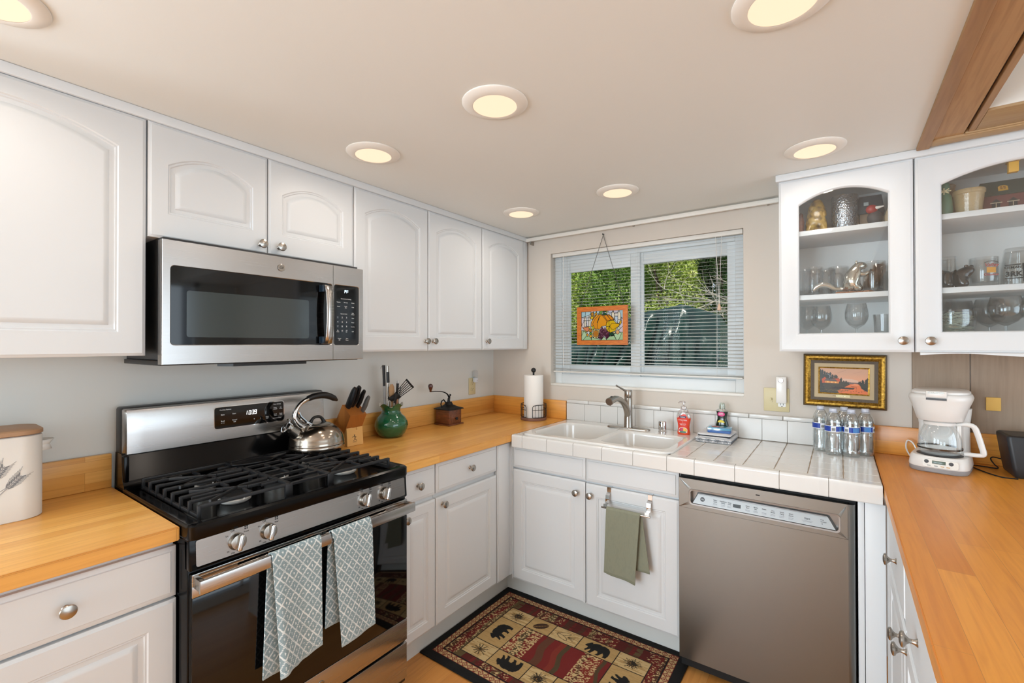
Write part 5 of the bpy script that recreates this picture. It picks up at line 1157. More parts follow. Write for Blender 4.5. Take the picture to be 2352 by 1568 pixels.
build(MB().box(1.49,1.638,-.224,-.06,.944,.949,0,.002),'dark_fold',mat('cloth_dark','#2f3238',.9),t)
t=thing('sponge_pack','blue sponges in clear wrap lying on the folded cloths','sponges',(1.58,-.15,.958))
m=MB(); R=Matrix.Translation((1.578,-.15,.9575))@Matrix.Rotation(math.radians(4),4,'Z')
m.M=R; m.box(-.053,.053,-.036,.036,0,.013,0,.004).box(-.052,.054,-.034,.037,.0135,.026,1,.004); build(m,'sponge',[mat('sponge_blue','#1468b4',.8),mat('sponge_teal','#2f9fc4',.8)],t)
m=MB(R).box(-.058,.057,-.038,.039,-.0003,.0285,0,.006); build(m,'wrapper',glassy('wrap',(.93,.97,1),.12,.6,.12),t)
m=MB(R@Matrix.Translation((0,0,.0289))); m.lathe([(.02,0),(.02,.0005),(0,.0005)],24,(-.018,-.012,0),0,Matrix.Diagonal((1,.55,1,1))); rd=build(m,'label_patch',mat('red_label','#b5523f',.5),t)
m=MB(R@Matrix.Translation((0,0,.0296))); text(m,'Scrub',.012,-.018,-.0066,0,0,'CENTER',.02); build(m,'label_text',M_print,rd)
# ---------------------------------------------------------------- water bottles
M_wl=mat('label_white','#e8ebee',.4); M_bl=mat('label_blue','#1d3fa0',.4); M_lb=mat('label_cyan','#4a86c8',.4); M_capw=mat('bottle_cap','#ccd2e0',.4)
BL=['water bottle at the left rear of the five, its barcode turned forward','front left water bottle of the five, showing blue label and barcode','water bottle hidden at the back centre of the five','front right water bottle of the five, closest to the tile edge','rightmost water bottle of the five, beside the worktop joint']
bp=[(2.004,-.108,20),(2.052,-.172,5),(2.092,-.095,40),(2.117,-.168,-30),(2.168,-.112,-50)]; pb=None
for (x,y,a),lbl in zip(bp,BL):
    if pb is None:
        t=thing('water_bottle','clear plastic '+lbl,'water bottle',(x,y,.9145),math.radians(a),'water bottles on the tiled worktop',True); pf=[(.018,.004),(.024,0),(.029,.004),(.0305,.014)]
        for i in range(6): z=.02+i*.0135; pf+=[(.0315,z),(.0298,z+.006)]
        pf+=[(.0313,.103),(.0313,.132),(.0305,.137),(.0315,.142),(.031,.15),(.0265,.168),(.018,.184),(.0128,.190),(.0125,.196)]
        m=MB(); n=40; L=[]
        for r,z in pf: L.append([(r*(1+(.07*math.cos(5*(2*math.pi*i/n)) if z<.012 else .015*math.sin(10*math.pi*i/n+z*90) if z<.1 else 0))*math.cos(2*math.pi*i/n),r*(1+(.07*math.cos(5*(2*math.pi*i/n)) if z<.012 else .015*math.sin(10*math.pi*i/n+z*90) if z<.1 else 0))*math.sin(2*math.pi*i/n),z) for i in range(n)])
        m.loops(L,cap0=True,cap1=True); build(m,'body',M_pet,t)
        m=MB().shell([(.0306,.0175),(.0288,.03),(.030,.06),(.0286,.09),(.0302,.13),(.0292,.15),(.028,.156)],24); m.lathe([(.0,.156),(.0278,.1565)],24); m.f.pop();m.m.pop();m.s.pop(); build(m,'water',M_pet,t)
        m=MB().lathe([(.0142,.191),(.0145,.192),(.0145,.203),(.0135,.205),(0,.205)],28); m.lathe([(.0165,.187),(.0165,.189)],24); build(m,'cap',M_capw,t)
        m=MB(); 
        def arcb(m,r,a0,a1,z0,z1,mi):
            k=max(2,int(abs(a1-a0)/6)); vs=[]
            for i in range(k+1):
                q=math.radians(a0+(a1-a0)*i/k); vs+=[(r*math.cos(q),r*math.sin(q),z0),(r*math.cos(q),r*math.sin(q),z1)]
            m.add(vs,[(2*i,2*i+2,2*i+3,2*i+1) for i in range(k)],mi,True)
        arcb(m,.0318,0,360,.104,.131,0); arcb(m,.0320,0,360,.1065,.1285,1)
        for a0 in (-110,10,130): arcb(m,.0322,a0,a0+34,.107,.128,0)
        for a0 in (-50,70): arcb(m,.0322,a0,a0+45,.108,.127,2)
        lbm=build(m,'label',[M_wl,M_bl,M_lb],t)
        m=MB()
        for a0 in (-110,10,130):
            for i in range(9): arcb(m,.0324,a0+5+i*2.8,a0+6.2+i*2.8+(i%3)*.5,.1095,.1215,0)
        build(m,'barcode',M_dprint,lbm); pb=t
    else:
        t=tree_copy(pb); t.location=(x,y,.9145); t.rotation_euler=(0,0,math.radians(a)); t['label']='clear plastic '+lbl
# ---------------------------------------------------------------- coffee maker
CR=math.radians(-14); CMX,CMY=2.402,-.195
t=thing('coffee_maker','white programmable drip coffee maker with glass carafe on the right worktop','coffee maker',(CMX,CMY,.9145),CR,None,True)
def srr(w,d,r,z,cx=0,cy=0): return [(p[0],p[1],z) for p in rr(w,d,r,8,cx,cy)]
m=MB().loops([srr(.166,.225,.05,0,0,-.005),srr(.172,.232,.055,.004,0,-.005),srr(.172,.232,.055,.018,0,-.005)],cap0=True,cap1=True); build(m,'base_skirt',M_grey,t)
m=MB().loops([srr(.174,.234,.058,.018,0,-.005),srr(.176,.236,.06,.022,0,-.005),srr(.168,.226,.06,.052,0,-.003),srr(.160,.215,.058,.059,0,0)],cap0=True,cap1=True); build(m,'base',M_white,t)
build(MB().lathe([(.066,.059),(.068,.061),(.064,.0625),(0,.0625)],40,(0,-.035,0)),'warming_plate',M_black,t)
m=MB().loops([srr(.156,.07,.03,.055,0,.075),srr(.152,.066,.03,.16,0,.077),srr(.166,.085,.035,.235,0,.07)],cap0=True,cap1=True); build(m,'water_tank',M_white,t)
m=MB().loops([srr(.130,.15,.062,.192,0,-.01),srr(.136,.158,.065,.196,0,-.01),srr(.160,.19,.075,.24,0,-.004),srr(.182,.212,.08,.272,0,0),srr(.186,.216,.08,.282,0,0),srr(.180,.21,.078,.292,0,0),srr(.172,.20,.075,.297,0,.002)],cap0=True,cap1=True); hd=build(m,'brew_head',M_white,t)
m=MB().loops([srr(.170,.197,.074,.2975,0,.003),srr(.168,.195,.073,.305,0,.003),srr(.150,.178,.065,.311,0,.004)],cap0=True,cap1=True); build(m,'lid',M_white,t)
m=MB().box(-.030,.030,-.113,-.085,.285,.311,0,.004); tb=build(m,'lid_tab',M_white,t)
m=MB(FR((0,-.1131,.304),'B')).prism(rr(.046,.0065,.003,4),0,.0012); bdg=build(m,'badge',M_chromed,tb)
m=MB(FR((0,-.1131,.304),'B')); text(m,'HAMILTON BEACH',.0042,0,0,.0014,0,'CENTER',.02); build(m,'badge_text',M_print,bdg)
build(MB().box(-.029,.029,-.1115,-.104,.276,.2835),'tab_recess',M_dgrey,t)
# carafe
cyc=-.035
m=MB().lathe([(.052,.0635),(.058,.066),(.063,.078),(.0655,.1),(.064,.125),(.057,.152),(.048,.17),(.044,.180),(.046,.186)],48,(0,cyc,0)); m.f.pop();m.m.pop();m.s.pop(); m.shell([(.0632,.0785),(.0636,.0788)],48,(0,cyc,0)); ca=build(m,'carafe',M_ware,t)
m=MB().shell([(.0668,.083),(.0672,.0895)],48,(0,cyc,0)); build(m,'carafe_band',M_chromed,ca)
m=MB().shell([(.0465,.176),(.0475,.186)],48,(0,cyc,0)).lathe([(.046,.186),(.04,.191),(.02,.193),(0,.193)],40,(0,cyc,0)); build(m,'carafe_lid',M_white,ca)
H=Matrix.Rotation(math.radians(10),4,'Z')
m=MB(Matrix.Translation((0,cyc,0))@H); hp=[(.046,0,.178),(.075,0,.183),(.096,0,.176),(.106,0,.148),(.116,0,.105),(.121,0,.078),(.112,0,.0705),(.068,0,.0705)]
m.tube(sm(hp,3),smr([.007,.0085,.0095,.0095,.0095,.0095,.008,.008],8,3),10,0,None,True,1,False,(0,1,0)); m.box(.048,.062,-.012,.012,.07,.178,0,.005); build(m,'carafe_handle',M_white,ca)
# control panel on the sloping base front
FC=FR((0,-.1235,.038),'B')@Matrix.Rotation(math.radians(-9),4,'X')
m=MB(FC).prism(rr(.100,.029,.008,4,.012,-.001),-.002,.0016); cp=build(m,'control_panel',mat('panel_silver','#c9c1b6',.4,.2),t)
m=MB(FC).box(-.011,.027,-.0025,.0095,.0012,.0026,0,.001); build(m,'lcd_display',mat('lcd_green','#59685c',.2),cp)
for x in (-.027,.042): build(MB(FC).lathe([(.0068,.0016),(.0064,.0035),(.004,.0045),(0,.0045)],20,(x,.004,0)),'button',M_dgrey,cp)
for x in (-.02,.0,.018,.034): build(MB(FC).box(x-.005,x+.005,-.0115,-.0085,.0014,.0024,0,.0008),'button',M_grey if x<.01 else mat('button_amber','#cf9a5c',.4) ,cp)
m=MB().tube(sm([(-.085,.09,.04),(-.1,.095,.07),(-.118,.1,.075),(-.122,.105,.04),(-.105,.108,.004),(-.09,.11,.003)]),.003,8); build(m,'power_cord',M_white,t)
# speaker / box
t=thing('black_speaker','black rounded box-shaped device standing at the right edge beside the coffee maker','speaker',(2.68,-.14,.9145))
m=MB(); L=[]
for e,z in ((.004,.9145),(.001,.919),(0,.95),(0,1.055),(.002,1.063),(.006,1.066)): L.append([(p[0]-.02*(z-.9145)/.15,p[1],z) for p in rr(.18-2*e,.16-2*e,.012,5,2.685,-.155)])
m.loops(L,cap0=True,cap1=True); build(m,'case',mat('charcoal_case','#25282c',.45),t)
m=MB(); m.loops([[(p[0]-.02,p[1],1.0662) for p in rr(.16,.14,.01,5,2.683,-.155)],[(p[0]-.02,p[1],1.0672) for p in rr(.158,.138,.01,5,2.683,-.155)]],cap0=True,cap1=True); build(m,'top_panel',M_black,t)
m=MB().tube(sm([(2.505,-.13,.917),(2.53,-.20,.9165),(2.56,-.25,.9165),(2.6,-.25,.9165)]),.0022,8); one(m,'power_cable',M_blackm,'black cable lying on the worktop in front, between coffee maker and black device','cable',(2.55,-.2,.9155))
m=MB().tube(sm([(2.505,-.075,.917),(2.545,-.085,.917),(2.58,-.09,.917),(2.572,-.075,.93),(2.566,-.06,.945),(2.575,-.05,.952),(2.60,-.07,.95)]),.0022,8); one(m,'power_cable',M_blackm,'black looped cable behind, between coffee maker and black device','cable',(2.55,-.08,.9155))
m=MB().box(2.563,2.606,-.012,-.0045,1.133,1.187,0,.0015); one(m,'paper_note',mat('amber_note','#e0b25a',.6),'small square amber plate fixed on the wood panelling above the coffee maker','wall plate',(2.585,-.008,1.16))
# ---------------------------------------------------------------- hanging stained glass
SGX0,SGX1,SGZ0,SGZ1,SY=.714,1.050,1.402,1.641,-.035
t=thing('stained_glass_panel','orange-framed stained glass pumpkin panel hanging on chains before the window','hanging panel',((SGX0+SGX1)/2,SY,2.09))
FG=FR((SGX0,SY,SGZ0),'B'); Wg,Hg=SGX1-SGX0,SGZ1-SGZ0; ft=.029
m=MB(FG)
# mitred frame rails
def rail(m,P): m.prism(P,0,.013)
rail(m,[(0,0),(Wg,0),(Wg-ft,ft),(ft,ft)]);rail(m,[(0,Hg),(ft,Hg-ft),(Wg-ft,Hg-ft),(Wg,Hg)]);rail(m,[(0,0),(ft,ft),(ft,Hg-ft),(0,Hg)]);rail(m,[(Wg,0),(Wg,Hg),(Wg-ft,Hg-ft),(Wg-ft,ft)])
fm=mat('orange_frame','#c8651a',.35); noisecol(fm,wcoord(fm,(12,30,60)),3,[(.3,'#b3560a'),(.7,'#cf7a1c')]); build(m,'frame',fm,t)
gw,gh=Wg-2*ft,Hg-2*ft; cv=Canvas(gw,gh,.001,'#d5dde3')
BLK='#17130f'; sx_,sy_=gw/1370,gh/900      # drawing units: pixels of the close-up, origin top-left (375,400)
def c_(P): return [((x-375)*sx_,gh-(y-(405 if True else 0))*sy_) for x,y in P]
lw=.0027
def pc(P,col,ol=True):
    q=c_(P); cv.poly(q,col)
    if ol: cv.line(q,lw,BLK,True)
def pl_(P,w=lw): cv.line(c_(P),w,BLK)
def el(x,y,a,b,col,ol=True,rot=0):
    n=26; t_=math.radians(rot); pc([(x+a*math.cos(2*math.pi*i/n)*math.cos(t_)-b*math.sin(2*math.pi*i/n)*math.sin(t_),y+a*math.cos(2*math.pi*i/n)*math.sin(t_)+b*math.sin(2*math.pi*i/n)*math.cos(t_)) for i in range(n)],col,ol)
pc([(375,405),(520,405),(500,560),(375,590)],'#a9d3e3');pc([(520,405),(700,405),(690,500),(500,560)],'#b7dbe6');pc([(780,400),(890,400),(860,480),(780,480)],'#bfe0ee');pc([(890,400),(1020,390),(960,480),(900,480)],'#c3e2ee')
pc([(1270,370),(1420,370),(1420,420),(1370,480),(1290,480)],'#cdd6ee');pc([(1420,360),(1640,350),(1560,480),(1460,490)],'#d3cfe0');pc([(1640,350),(1740,350),(1740,660),(1680,620),(1620,430)],'#b5d8e6')
pc([(375,590),(470,600),(470,700),(380,850)],'#dad6e4');pc([(380,850),(470,700),(540,900),(400,900)],'#e0d6da')
for x in (505,640): pc([(x-30,620),(x,540),(x+32,620),(x+34,880),(x-30,870)],'#efe9d8')
for y in (600,690): pl_([(440,y),(680,y)])
pc([(545,690),(605,690),(605,870),(560,870)],'#e7e5ee')
for x,dy in ((1425,0),(1620,0)): pc([(x-45,500),(x,420),(x+50,520),(x+50,690),(x-40,690)],'#eee6d4')
pc([(1475,490),(1580,490),(1580,580),(1475,580)],'#e9e2da');pc([(1475,580),(1580,590),(1570,790),(1500,720)],'#c9dcf0');pc([(1680,640),(1740,660),(1740,880),(1640,980),(1600,900),(1690,760)],'#dcd8e8');pc([(1740,880),(1740,1070),(1620,1060),(1620,990)],'#e0d6e2')
pc([(375,1000),(430,990),(520,1060),(560,1150),(430,1300),(375,1300)],'#b7d9b0');pc([(560,1150),(700,1210),(720,1300),(430,1300)],'#a9d09c');pc([(720,1210),(860,1240),(1040,1290),(1050,1300),(720,1300)],'#b4d8a8');pc([(1050,1290),(1130,1200),(1220,1290),(1220,1300),(1050,1300)],'#bfe0b4')
pc([(1220,1280),(1300,1190),(1460,1170),(1530,1300),(1220,1300)],'#b2d6a6');pc([(1450,1120),(1640,1060),(1690,1110),(1600,1300),(1530,1300)],'#c0e2b8');pc([(1640,1060),(1740,1070),(1740,1300),(1600,1300),(1690,1110)],'#b3d8ac')
pc([(700,560),(690,450),(800,440),(800,560),(760,620),(700,640)],'#d8b21a');el(750,490,45,55,'#c98d1c');pc([(820,550),(840,470),(900,430),(900,510)],'#d9a415');pc([(690,570),(800,560),(760,650),(690,640)],'#e6c21c')
pc([(700,860),(710,740),(800,580),(960,500),(1130,530),(1300,520),(1420,610),(1470,700),(1300,760),(1200,860),(1060,880),(980,970),(820,940)],'#e8960e')
pc([(700,860),(720,720),(880,520),(990,510),(840,640),(760,790),(790,930)],'#f0a31c');pc([(940,950),(910,800),(1000,560),(1080,540),(1220,720),(1200,860),(1060,880),(980,970)],'#f0a008');pc([(1120,540),(1220,530),(1360,690),(1250,720)],'#ef9a10');pc([(1230,530),(1340,550),(1460,690),(1360,690)],'#e58f12');pl_([(1000,560),(960,620),(940,680),(910,760)],lw*1.2)
pc([(1070,520),(1080,440),(1200,420),(1270,370),(1120,380),(1000,400),(980,470),(1040,520)],'#6fa24e');pc([(1080,530),(1120,440),(1230,500),(1220,530)],'#1c5a38');pc([(1090,390),(1260,375),(1240,440),(1130,430)],'#163f2c');pc([(1180,420),(1250,420),(1240,490)],'#b4d44e')
pc([(1200,900),(1210,790),(1290,710),(1440,700),(1530,790),(1620,800),(1620,880),(1560,900),(1500,1020),(1330,1080),(1230,1010)],'#e4bf12');pc([(1320,880),(1390,790),(1530,800),(1620,810),(1620,880),(1450,980),(1380,970)],'#e9b70c');pl_([(1310,870),(1290,780),(1310,710)]);pl_([(1310,880),(1210,890)]);pl_([(1310,880),(1250,1010)]);pl_([(1320,890),(1300,980),(1330,1080)])
pc([(1620,800),(1650,720),(1690,710),(1690,790),(1640,860)],'#e0b414');el(1610,940,40,40,'#dfe6c6');el(1570,1060,55,65,'#e8b07a')
pc([(1230,1010),(1300,1080),(1420,1070),(1470,1160),(1310,1170),(1250,1080)],'#17452c');pc([(1420,1070),(1500,1040),(1500,1090),(1450,1110)],'#e8dca0')
pc([(420,910),(620,870),(640,960),(590,1040),(480,990)],'#d96d2a')
for i in range(5):
    for j in range(4): el(480+i*34+j*5,925+j*28-i*3,11,10,'#f0b48a',False)
pc([(600,870),(690,880),(700,960),(640,930)],'#e8d04a');pc([(430,990),(570,1040),(560,1070),(430,1010)],'#cfe07a');pc([(730,880),(790,850),(810,900),(790,980),(720,960)],'#c9c229');el(680,1000,60,48,'#c17c16');el(690,1090,45,36,'#5f9a2a')
pc([(545,1140),(570,1080),(630,1130),(570,1190)],'#f0a616');pc([(645,1140),(735,1140),(735,1190),(690,1230),(650,1190)],'#f2b41a')
for i in range(16):
    a=2*math.pi*i/16; el(868+112*math.cos(a),1100+125*math.sin(a),27,24,'#efe6b4' if i%2 else '#f0d060',True)
el(868,1100,95,105,'#d8a058',True);el(868,1100,75,88,'#c07812',False)
pc([(960,1180),(1000,990),(1070,890),(1120,960),(1200,990),(1270,1080),(1310,1180),(1220,1270),(1170,1190),(1130,1170),(1050,1275),(930,1230)],'#4a1a30')
r_=random.Random(3)
for i in range(46):
    x=r_.uniform(960,1290); y=r_.uniform(920,1250)
    if (abs(x-1100)/190+(abs(y-1090)/190))<1.15 and not (y>1190 and 1080<x<1180): el(x,y,24,24,'#5e2340',False); el(x-4,y-5,7,7,'#c99aac',False)
pl_([(375,1160),(430,1080),(440,1000)]);pl_([(700,1220),(720,1300)])
mg=vcol('stained_glass',.15,coat=.3); N_,L_,b_=nt(mg); a_=[n for n in N_ if n.type=='VERTEX_COLOR'][0]; tr=N_.new('ShaderNodeBsdfTranslucent'); L_.new(a_.outputs[0],tr.inputs[0]); mx=N_.new('ShaderNodeMixShader'); mx.inputs[0].default_value=.4; L_.new(b_.outputs[0],mx.inputs[1]); L_.new(tr.outputs[0],mx.inputs[2]); L_.new(mx.outputs[0],N_['Material Output'].inputs[0])
grid_mesh('glass_picture',cv,flatpos(cv,FG@Matrix.Translation((ft,ft,.007))),mg,t)
def chain(m,a,b,n):
    a=Vector(a);b=Vector(b); d=(b-a)/n; dn=d.normalized(); s1=dn.cross(Vector((0,1,0))).normalized(); s2=Vector((0,1,0))
    for i in range(n):
        c=a+d*(i+.5); s=s1 if i%2 else s2; pts=[]
        for k in range(8):
            an=2*math.pi*k/8; pts.append(c+dn*(d.length*.68*math.cos(an))+s*(.0022*math.sin(an)))
        m.tube(pts,.0007,5,closed=True)
top=(.880,-.012,2.088)
for bx_ in (SGX0+.022,SGX1-.022):
    m=MB(); chain(m,top,(bx_,SY-.006,SGZ1+.001),70); build(m,'chain',mat('chain_steel','#5c5a56',.35,.9) if bx_<.9 else bpy.data.materials['chain_steel'],t)
m=MB().cyl((.880,-.0005,2.093),(.880,-.018,2.093),.0022,8).cyl((.88,-.017,2.093),(.88,-.019,2.093),.0042,10); build(m,'nail',M_ai,t)
# ---------------------------------------------------------------- inside the glass cabinets
S1,S2,S3=1.3945,1.6165,1.8925
def glassware(name,label,x,y,z,prof,cat,mt=None,grp=None,extra=None,n=36,one_wall=True):
    t=thing(name,label,cat,(x,y,z),0,grp); m=MB().shell(prof,n,(x,y,z)); build(m,'glass_body',mt or M_ware,t)
    if extra: extra(t)
    return t
gob=[(.0,.002),(.031,.0),(.033,.002),(.020,.006),(.0045,.012),(.0036,.05),(.0045,.075),(.014,.082),(.028,.092),(.038,.11),(.0415,.128),(.040,.148),(.036,.168),(.0325,.182),(.0315,.182),(.035,.168),(.039,.148),(.0403,.128),(.037,.111),(.027,.094),(0,.084)]
first=None
for x,y,s,lb in ((1.958,-.20,1,'clear wine goblet at the far left of the bottom shelf, nearest the window'),(2.012,-.215,.985,'clear wine goblet second from the left on the bottom shelf of the nearer cabinet'),(2.136,-.25,1,'lone clear wine goblet in the middle of the bottom shelf behind the left glass door')):
    if first is None: first=glassware('wine_glass',lb,x,y,S1,gob,'wine glass',grp='wine goblets in the glass cabinets'); t=first
    else: t=tree_copy(first); t.location=(x,y,S1); t.scale=(s,s,s); t['label']=lb
tum=[(0,.004),(.026,.0),(.0275,.006),(.032,.06),(.036,.122),(.0345,.122),(.031,.06),(.025,.016),(0,.014)]
glassware('tumbler','short clear tumbler at the right end of the bottom shelf behind the left glass door',2.225,-.26,S1,[(a,b*1.08) for a,b in tum],'glass')
def mug(x,y,lb,first=None):
    t=thing('glass_mug',lb,'mug',(x,y,S2),0,'clear glass mugs on the middle shelf'); m=MB().shell([(0,.01),(.033,.008),(.036,.0),(.038,.004),(.038,.128),(.0365,.13),(.035,.128),(.035,.014),(0,.012)],36,(x,y,S2)); build(m,'glass_body',M_ware,t)
    hb=[(x+.036,y,S2+.106),(x+.052,y,S2+.108),(x+.062,y,S2+.095),(x+.062,y,S2+.045),(x+.053,y,S2+.028),(x+.037,y,S2+.03)]
    build(MB().tube(hb,.0045,10),'handle',M_ware,t); return t
mg0=mug(1.947,-.17,'clear glass mug at the far left end of the middle shelf')
for x,y,r,lb in ((1.983,-.215,20,'clear glass mug second from left on the middle shelf, behind the squirrel tail'),(2.028,-.13,0,'clear glass mug in the back row, left of the silver squirrel'),(2.075,-.175,10,'clear glass mug directly behind the silver squirrel'),(2.195,-.25,60,'clear glass mug right of the silver squirrel'),(2.232,-.14,-150,'clear glass mug at the right end of the middle shelf behind the left glass door')):
    t=tree_copy(mg0); t.location=(x,y,S2); t.rotation_euler=(0,0,math.radians(r)); t['label']=lb
def skinned(name,verts,edges,radii,mt,parent,sub=2):
    me=bpy.data.meshes.new(name); me.from_pydata([tuple(Vector(v)-OFF[parent.name]) for v in verts],edges,[]); o=bpy.data.objects.new(name,me); S.collection.objects.link(o)
    o.modifiers.new('k','SKIN'); o.modifiers.new('s','SUBSURF').levels=sub; o.modifiers['s'].render_levels=sub
    for i,r in enumerate([q*1.3 for q in radii]): me.skin_vertices[0].data[i].radius=(r,r) if not isinstance(r,tuple) else r
    me.skin_vertices[0].data[0].use_root=True
    dg=bpy.context.evaluated_depsgraph_get(); dg.update(); m2=bpy.data.meshes.new_from_object(o.evaluated_get(dg)); bpy.data.objects.remove(o)
    for p in m2.polygons: p.use_smooth=True
    m2.materials.clear(); m2.materials.append(mt); o=bpy.data.objects.new(name,m2); S.collection.objects.link(o); o.parent=parent; OFF[o.name]=OFF[parent.name]; return o
# silver squirrel, facing right
QX,QY,QZ=2.125,-.285,S2+.008
t=thing('silver_squirrel','shiny silver squirrel figurine with long curled tail on the middle shelf','figurine',(QX,QY,S2))
M_sil=mat('silver_cast','#b9b4a8',.14,1)
V=[(QX,QY,QZ+.030),(QX-.006,QY,QZ+.060),(QX+.004,QY,QZ+.086),(QX+.016,QY,QZ+.105),(QX+.032,QY,QZ+.105),(QX+.048,QY,QZ+.100),
   (QX+.018,QY-.016,QZ+.072),(QX+.036,QY-.016,QZ+.066),(QX+.053,QY-.012,QZ+.076),(QX+.018,QY+.016,QZ+.072),(QX+.036,QY+.014,QZ+.066),(QX+.053,QY+.010,QZ+.076),
   (QX+.006,QY-.016,QZ+.014),(QX+.03,QY-.018,QZ+.008),(QX+.006,QY+.016,QZ+.014),(QX+.03,QY+.018,QZ+.008),
   (QX-.03,QY,QZ+.012),(QX-.062,QY-.002,QZ+.014),(QX-.085,QY-.004,QZ+.032),(QX-.11,QY-.006,QZ+.038),(QX-.132,QY-.006,QZ+.026),(QX-.14,QY-.006,QZ+.008)]
E_=[(0,1),(1,2),(2,3),(3,4),(4,5),(2,6),(6,7),(7,8),(2,9),(9,10),(10,11),(0,12),(12,13),(0,14),(14,15),(0,16),(16,17),(17,18),(18,19),(19,20),(20,21)]
R_=[.030,.026,.019,.017,.014,.005,.008,.0065,.005,.008,.0065,.005,.014,.007,.014,.007,.007,.0065,.009,.0105,.009,.005]
b_=skinned('body',V,E_,R_,M_sil,t)
for s in (-1,1): build(MB().ball((QX+.010,QY+s*.012,QZ+.119),.006,sc=(.7,.6,1.2)),'ear',M_sil,t)
for s in (-1,1): build(MB().ball((QX+.033,QY+s*.0135,QZ+.108),.0028),'eye',M_black,t)
m=MB(); R=random.Random(4)
for i in range(14): 
    x=QX-.06+i*.0075; m.tube([(x,QY-.02+R.uniform(-.01,.01),S2+.003),(x+.02,QY-.01+R.uniform(-.01,.01),S2+.006),(x+.035,QY+.01,S2+.003)],.0028,5)
one(m,'twig_bundle',mat('twig','#a5673a',.7),'bundle of brown twigs under the silver squirrel','twigs',(QX-.01,QY,S2)).__setitem__('kind','stuff')
# top shelf, left cabinet
BX,BY=1.995,-.215; M_och=mat('ochre_glaze','#a8853d',.35,coat=.4); noisecol(M_och,wcoord(M_och,(1,1,1)),45,[(.35,'#5a4526'),(.5,'#a98538'),(.7,'#c9a95c')])
t=thing('animal_figurine','ochre and brown glazed sitting animal figurine on the top shelf, left','figurine',(BX,BY,S3))
V=[(BX,BY,S3+.035),(BX,BY,S3+.075),(BX+.002,BY,S3+.11),(BX+.004,BY-.008,S3+.14),(BX+.006,BY-.022,S3+.148),(BX-.02,BY-.02,S3+.1),(BX-.014,BY-.028,S3+.125),(BX+.026,BY-.018,S3+.095),(BX+.03,BY-.026,S3+.07),(BX-.024,BY-.022,S3+.035),(BX-.028,BY-.034,S3+.006),(BX+.026,BY-.022,S3+.035),(BX+.032,BY-.034,S3+.006)]
skinned('body',V,[(0,1),(1,2),(2,3),(3,4),(2,5),(5,6),(2,7),(7,8),(0,9),(9,10),(0,11),(11,12)],[.031,.027,.022,.019,.011,.010,.008,.010,.008,.014,.008,.014,.008],M_och,t)
t=thing('dark_figurine','dark carved figurine half hidden at the left end of the top shelf','figurine',(1.945,-.24,S3))
m=MB().lathe([(.012,0),(.016,.01),(.012,.03),(.015,.055),(.010,.08),(.008,.095),(0,.1)],16,(1.938,-.24,S3)); build(m,'body',M_walnut,t)
t=thing('metal_canister','hammered silver metal canister in the middle of the top shelf','canister',(2.095,-.23,S3))
mh=mat('hammered_metal','#a9adb2',.22,.9); bump(mh,wcoord(mh,(1,1,1)),160,.9,.004,1)
m=MB().lathe([(.046,0),(.048,.003),(.048,.150),(.046,.153),(.043,.150),(0,.149)],40,(2.098,-.21,S3)); build(m,'can',mh,t)
t=thing('birdhouse','small wooden birdhouse with slate-blue roof and round hole on the top shelf','birdhouse',(2.185,-.17,S3))
m=MB().box(2.150,2.222,-.20,-.14,S3,S3+.075,0,.001).prism([(2.150,.075),(2.222,.075),(2.186,.115)],.14,.20,0,Matrix(((1,0,0,0),(0,0,-1,0),(0,1,0,S3),(0,0,0,1)))); bh=build(m,'house',mat('house_tan','#7e6a55',.7),t)
m=MB()
m.add([(2.138,-.214,S3+.066),(2.138,-.126,S3+.066),(2.234,-.214,S3+.066),(2.234,-.126,S3+.066),(2.148,-.19,S3+.145),(2.148,-.15,S3+.145),(2.224,-.19,S3+.145),(2.224,-.15,S3+.145)],[(0,2,6,4),(1,5,7,3),(4,6,7,5),(0,1,3,2),(0,4,5,1),(2,3,7,6)],0); build(m,'roof',mat('roof_slate','#2c3a44',.5),t)
m=MB(FR((2.17,-.2045,S3+.112),'B')); F_=FR((2.172,-.204,S3+.108),'B')@Matrix.Rotation(math.radians(-17),4,'X')
m=MB(F_); m.box(-.008,.008,-.008,.008,.0,.0022); build(m,'roof_window',mat('pane_pale','#aab4b4',.4),t)
build(MB().cyl((2.186,-.2005,S3+.045),(2.186,-.2045,S3+.045),.012,20),'entry_hole',M_blackm,bh)
t=thing('bird_ornament','small ornament with red head and white beak in front of the birdhouse','figurine',(2.198,-.265,S3))
m=MB().ball((2.198,-.262,S3+.032),.026,n=20,sc=(1,.8,1.2)); build(m,'body',mat('dark_feather','#3b3c40',.6),t)
m=MB().ball((2.188,-.268,S3+.068),.0185,n=18,sc=(1.1,.9,1)); hd=build(m,'head',mat('red_head','#9c2a2a',.4),t); build(MB().cyl((2.2,-.274,S3+.07),(2.226,-.282,S3+.072),.008,12,r2=.002),'beak',M_whitem,hd)
t=thing('pale_ornament','pale rounded ornament cut off at the right end of the left cabinet top shelf','figurine',(2.25,-.25,S3))
build(MB().lathe([(.014,0),(.02,.01),(.022,.03),(.016,.055),(.008,.075),(.009,.085),(0,.092)],20,(2.25,-.25,S3)),'body',mat('pale_glaze','#b8a78c',.3),t)
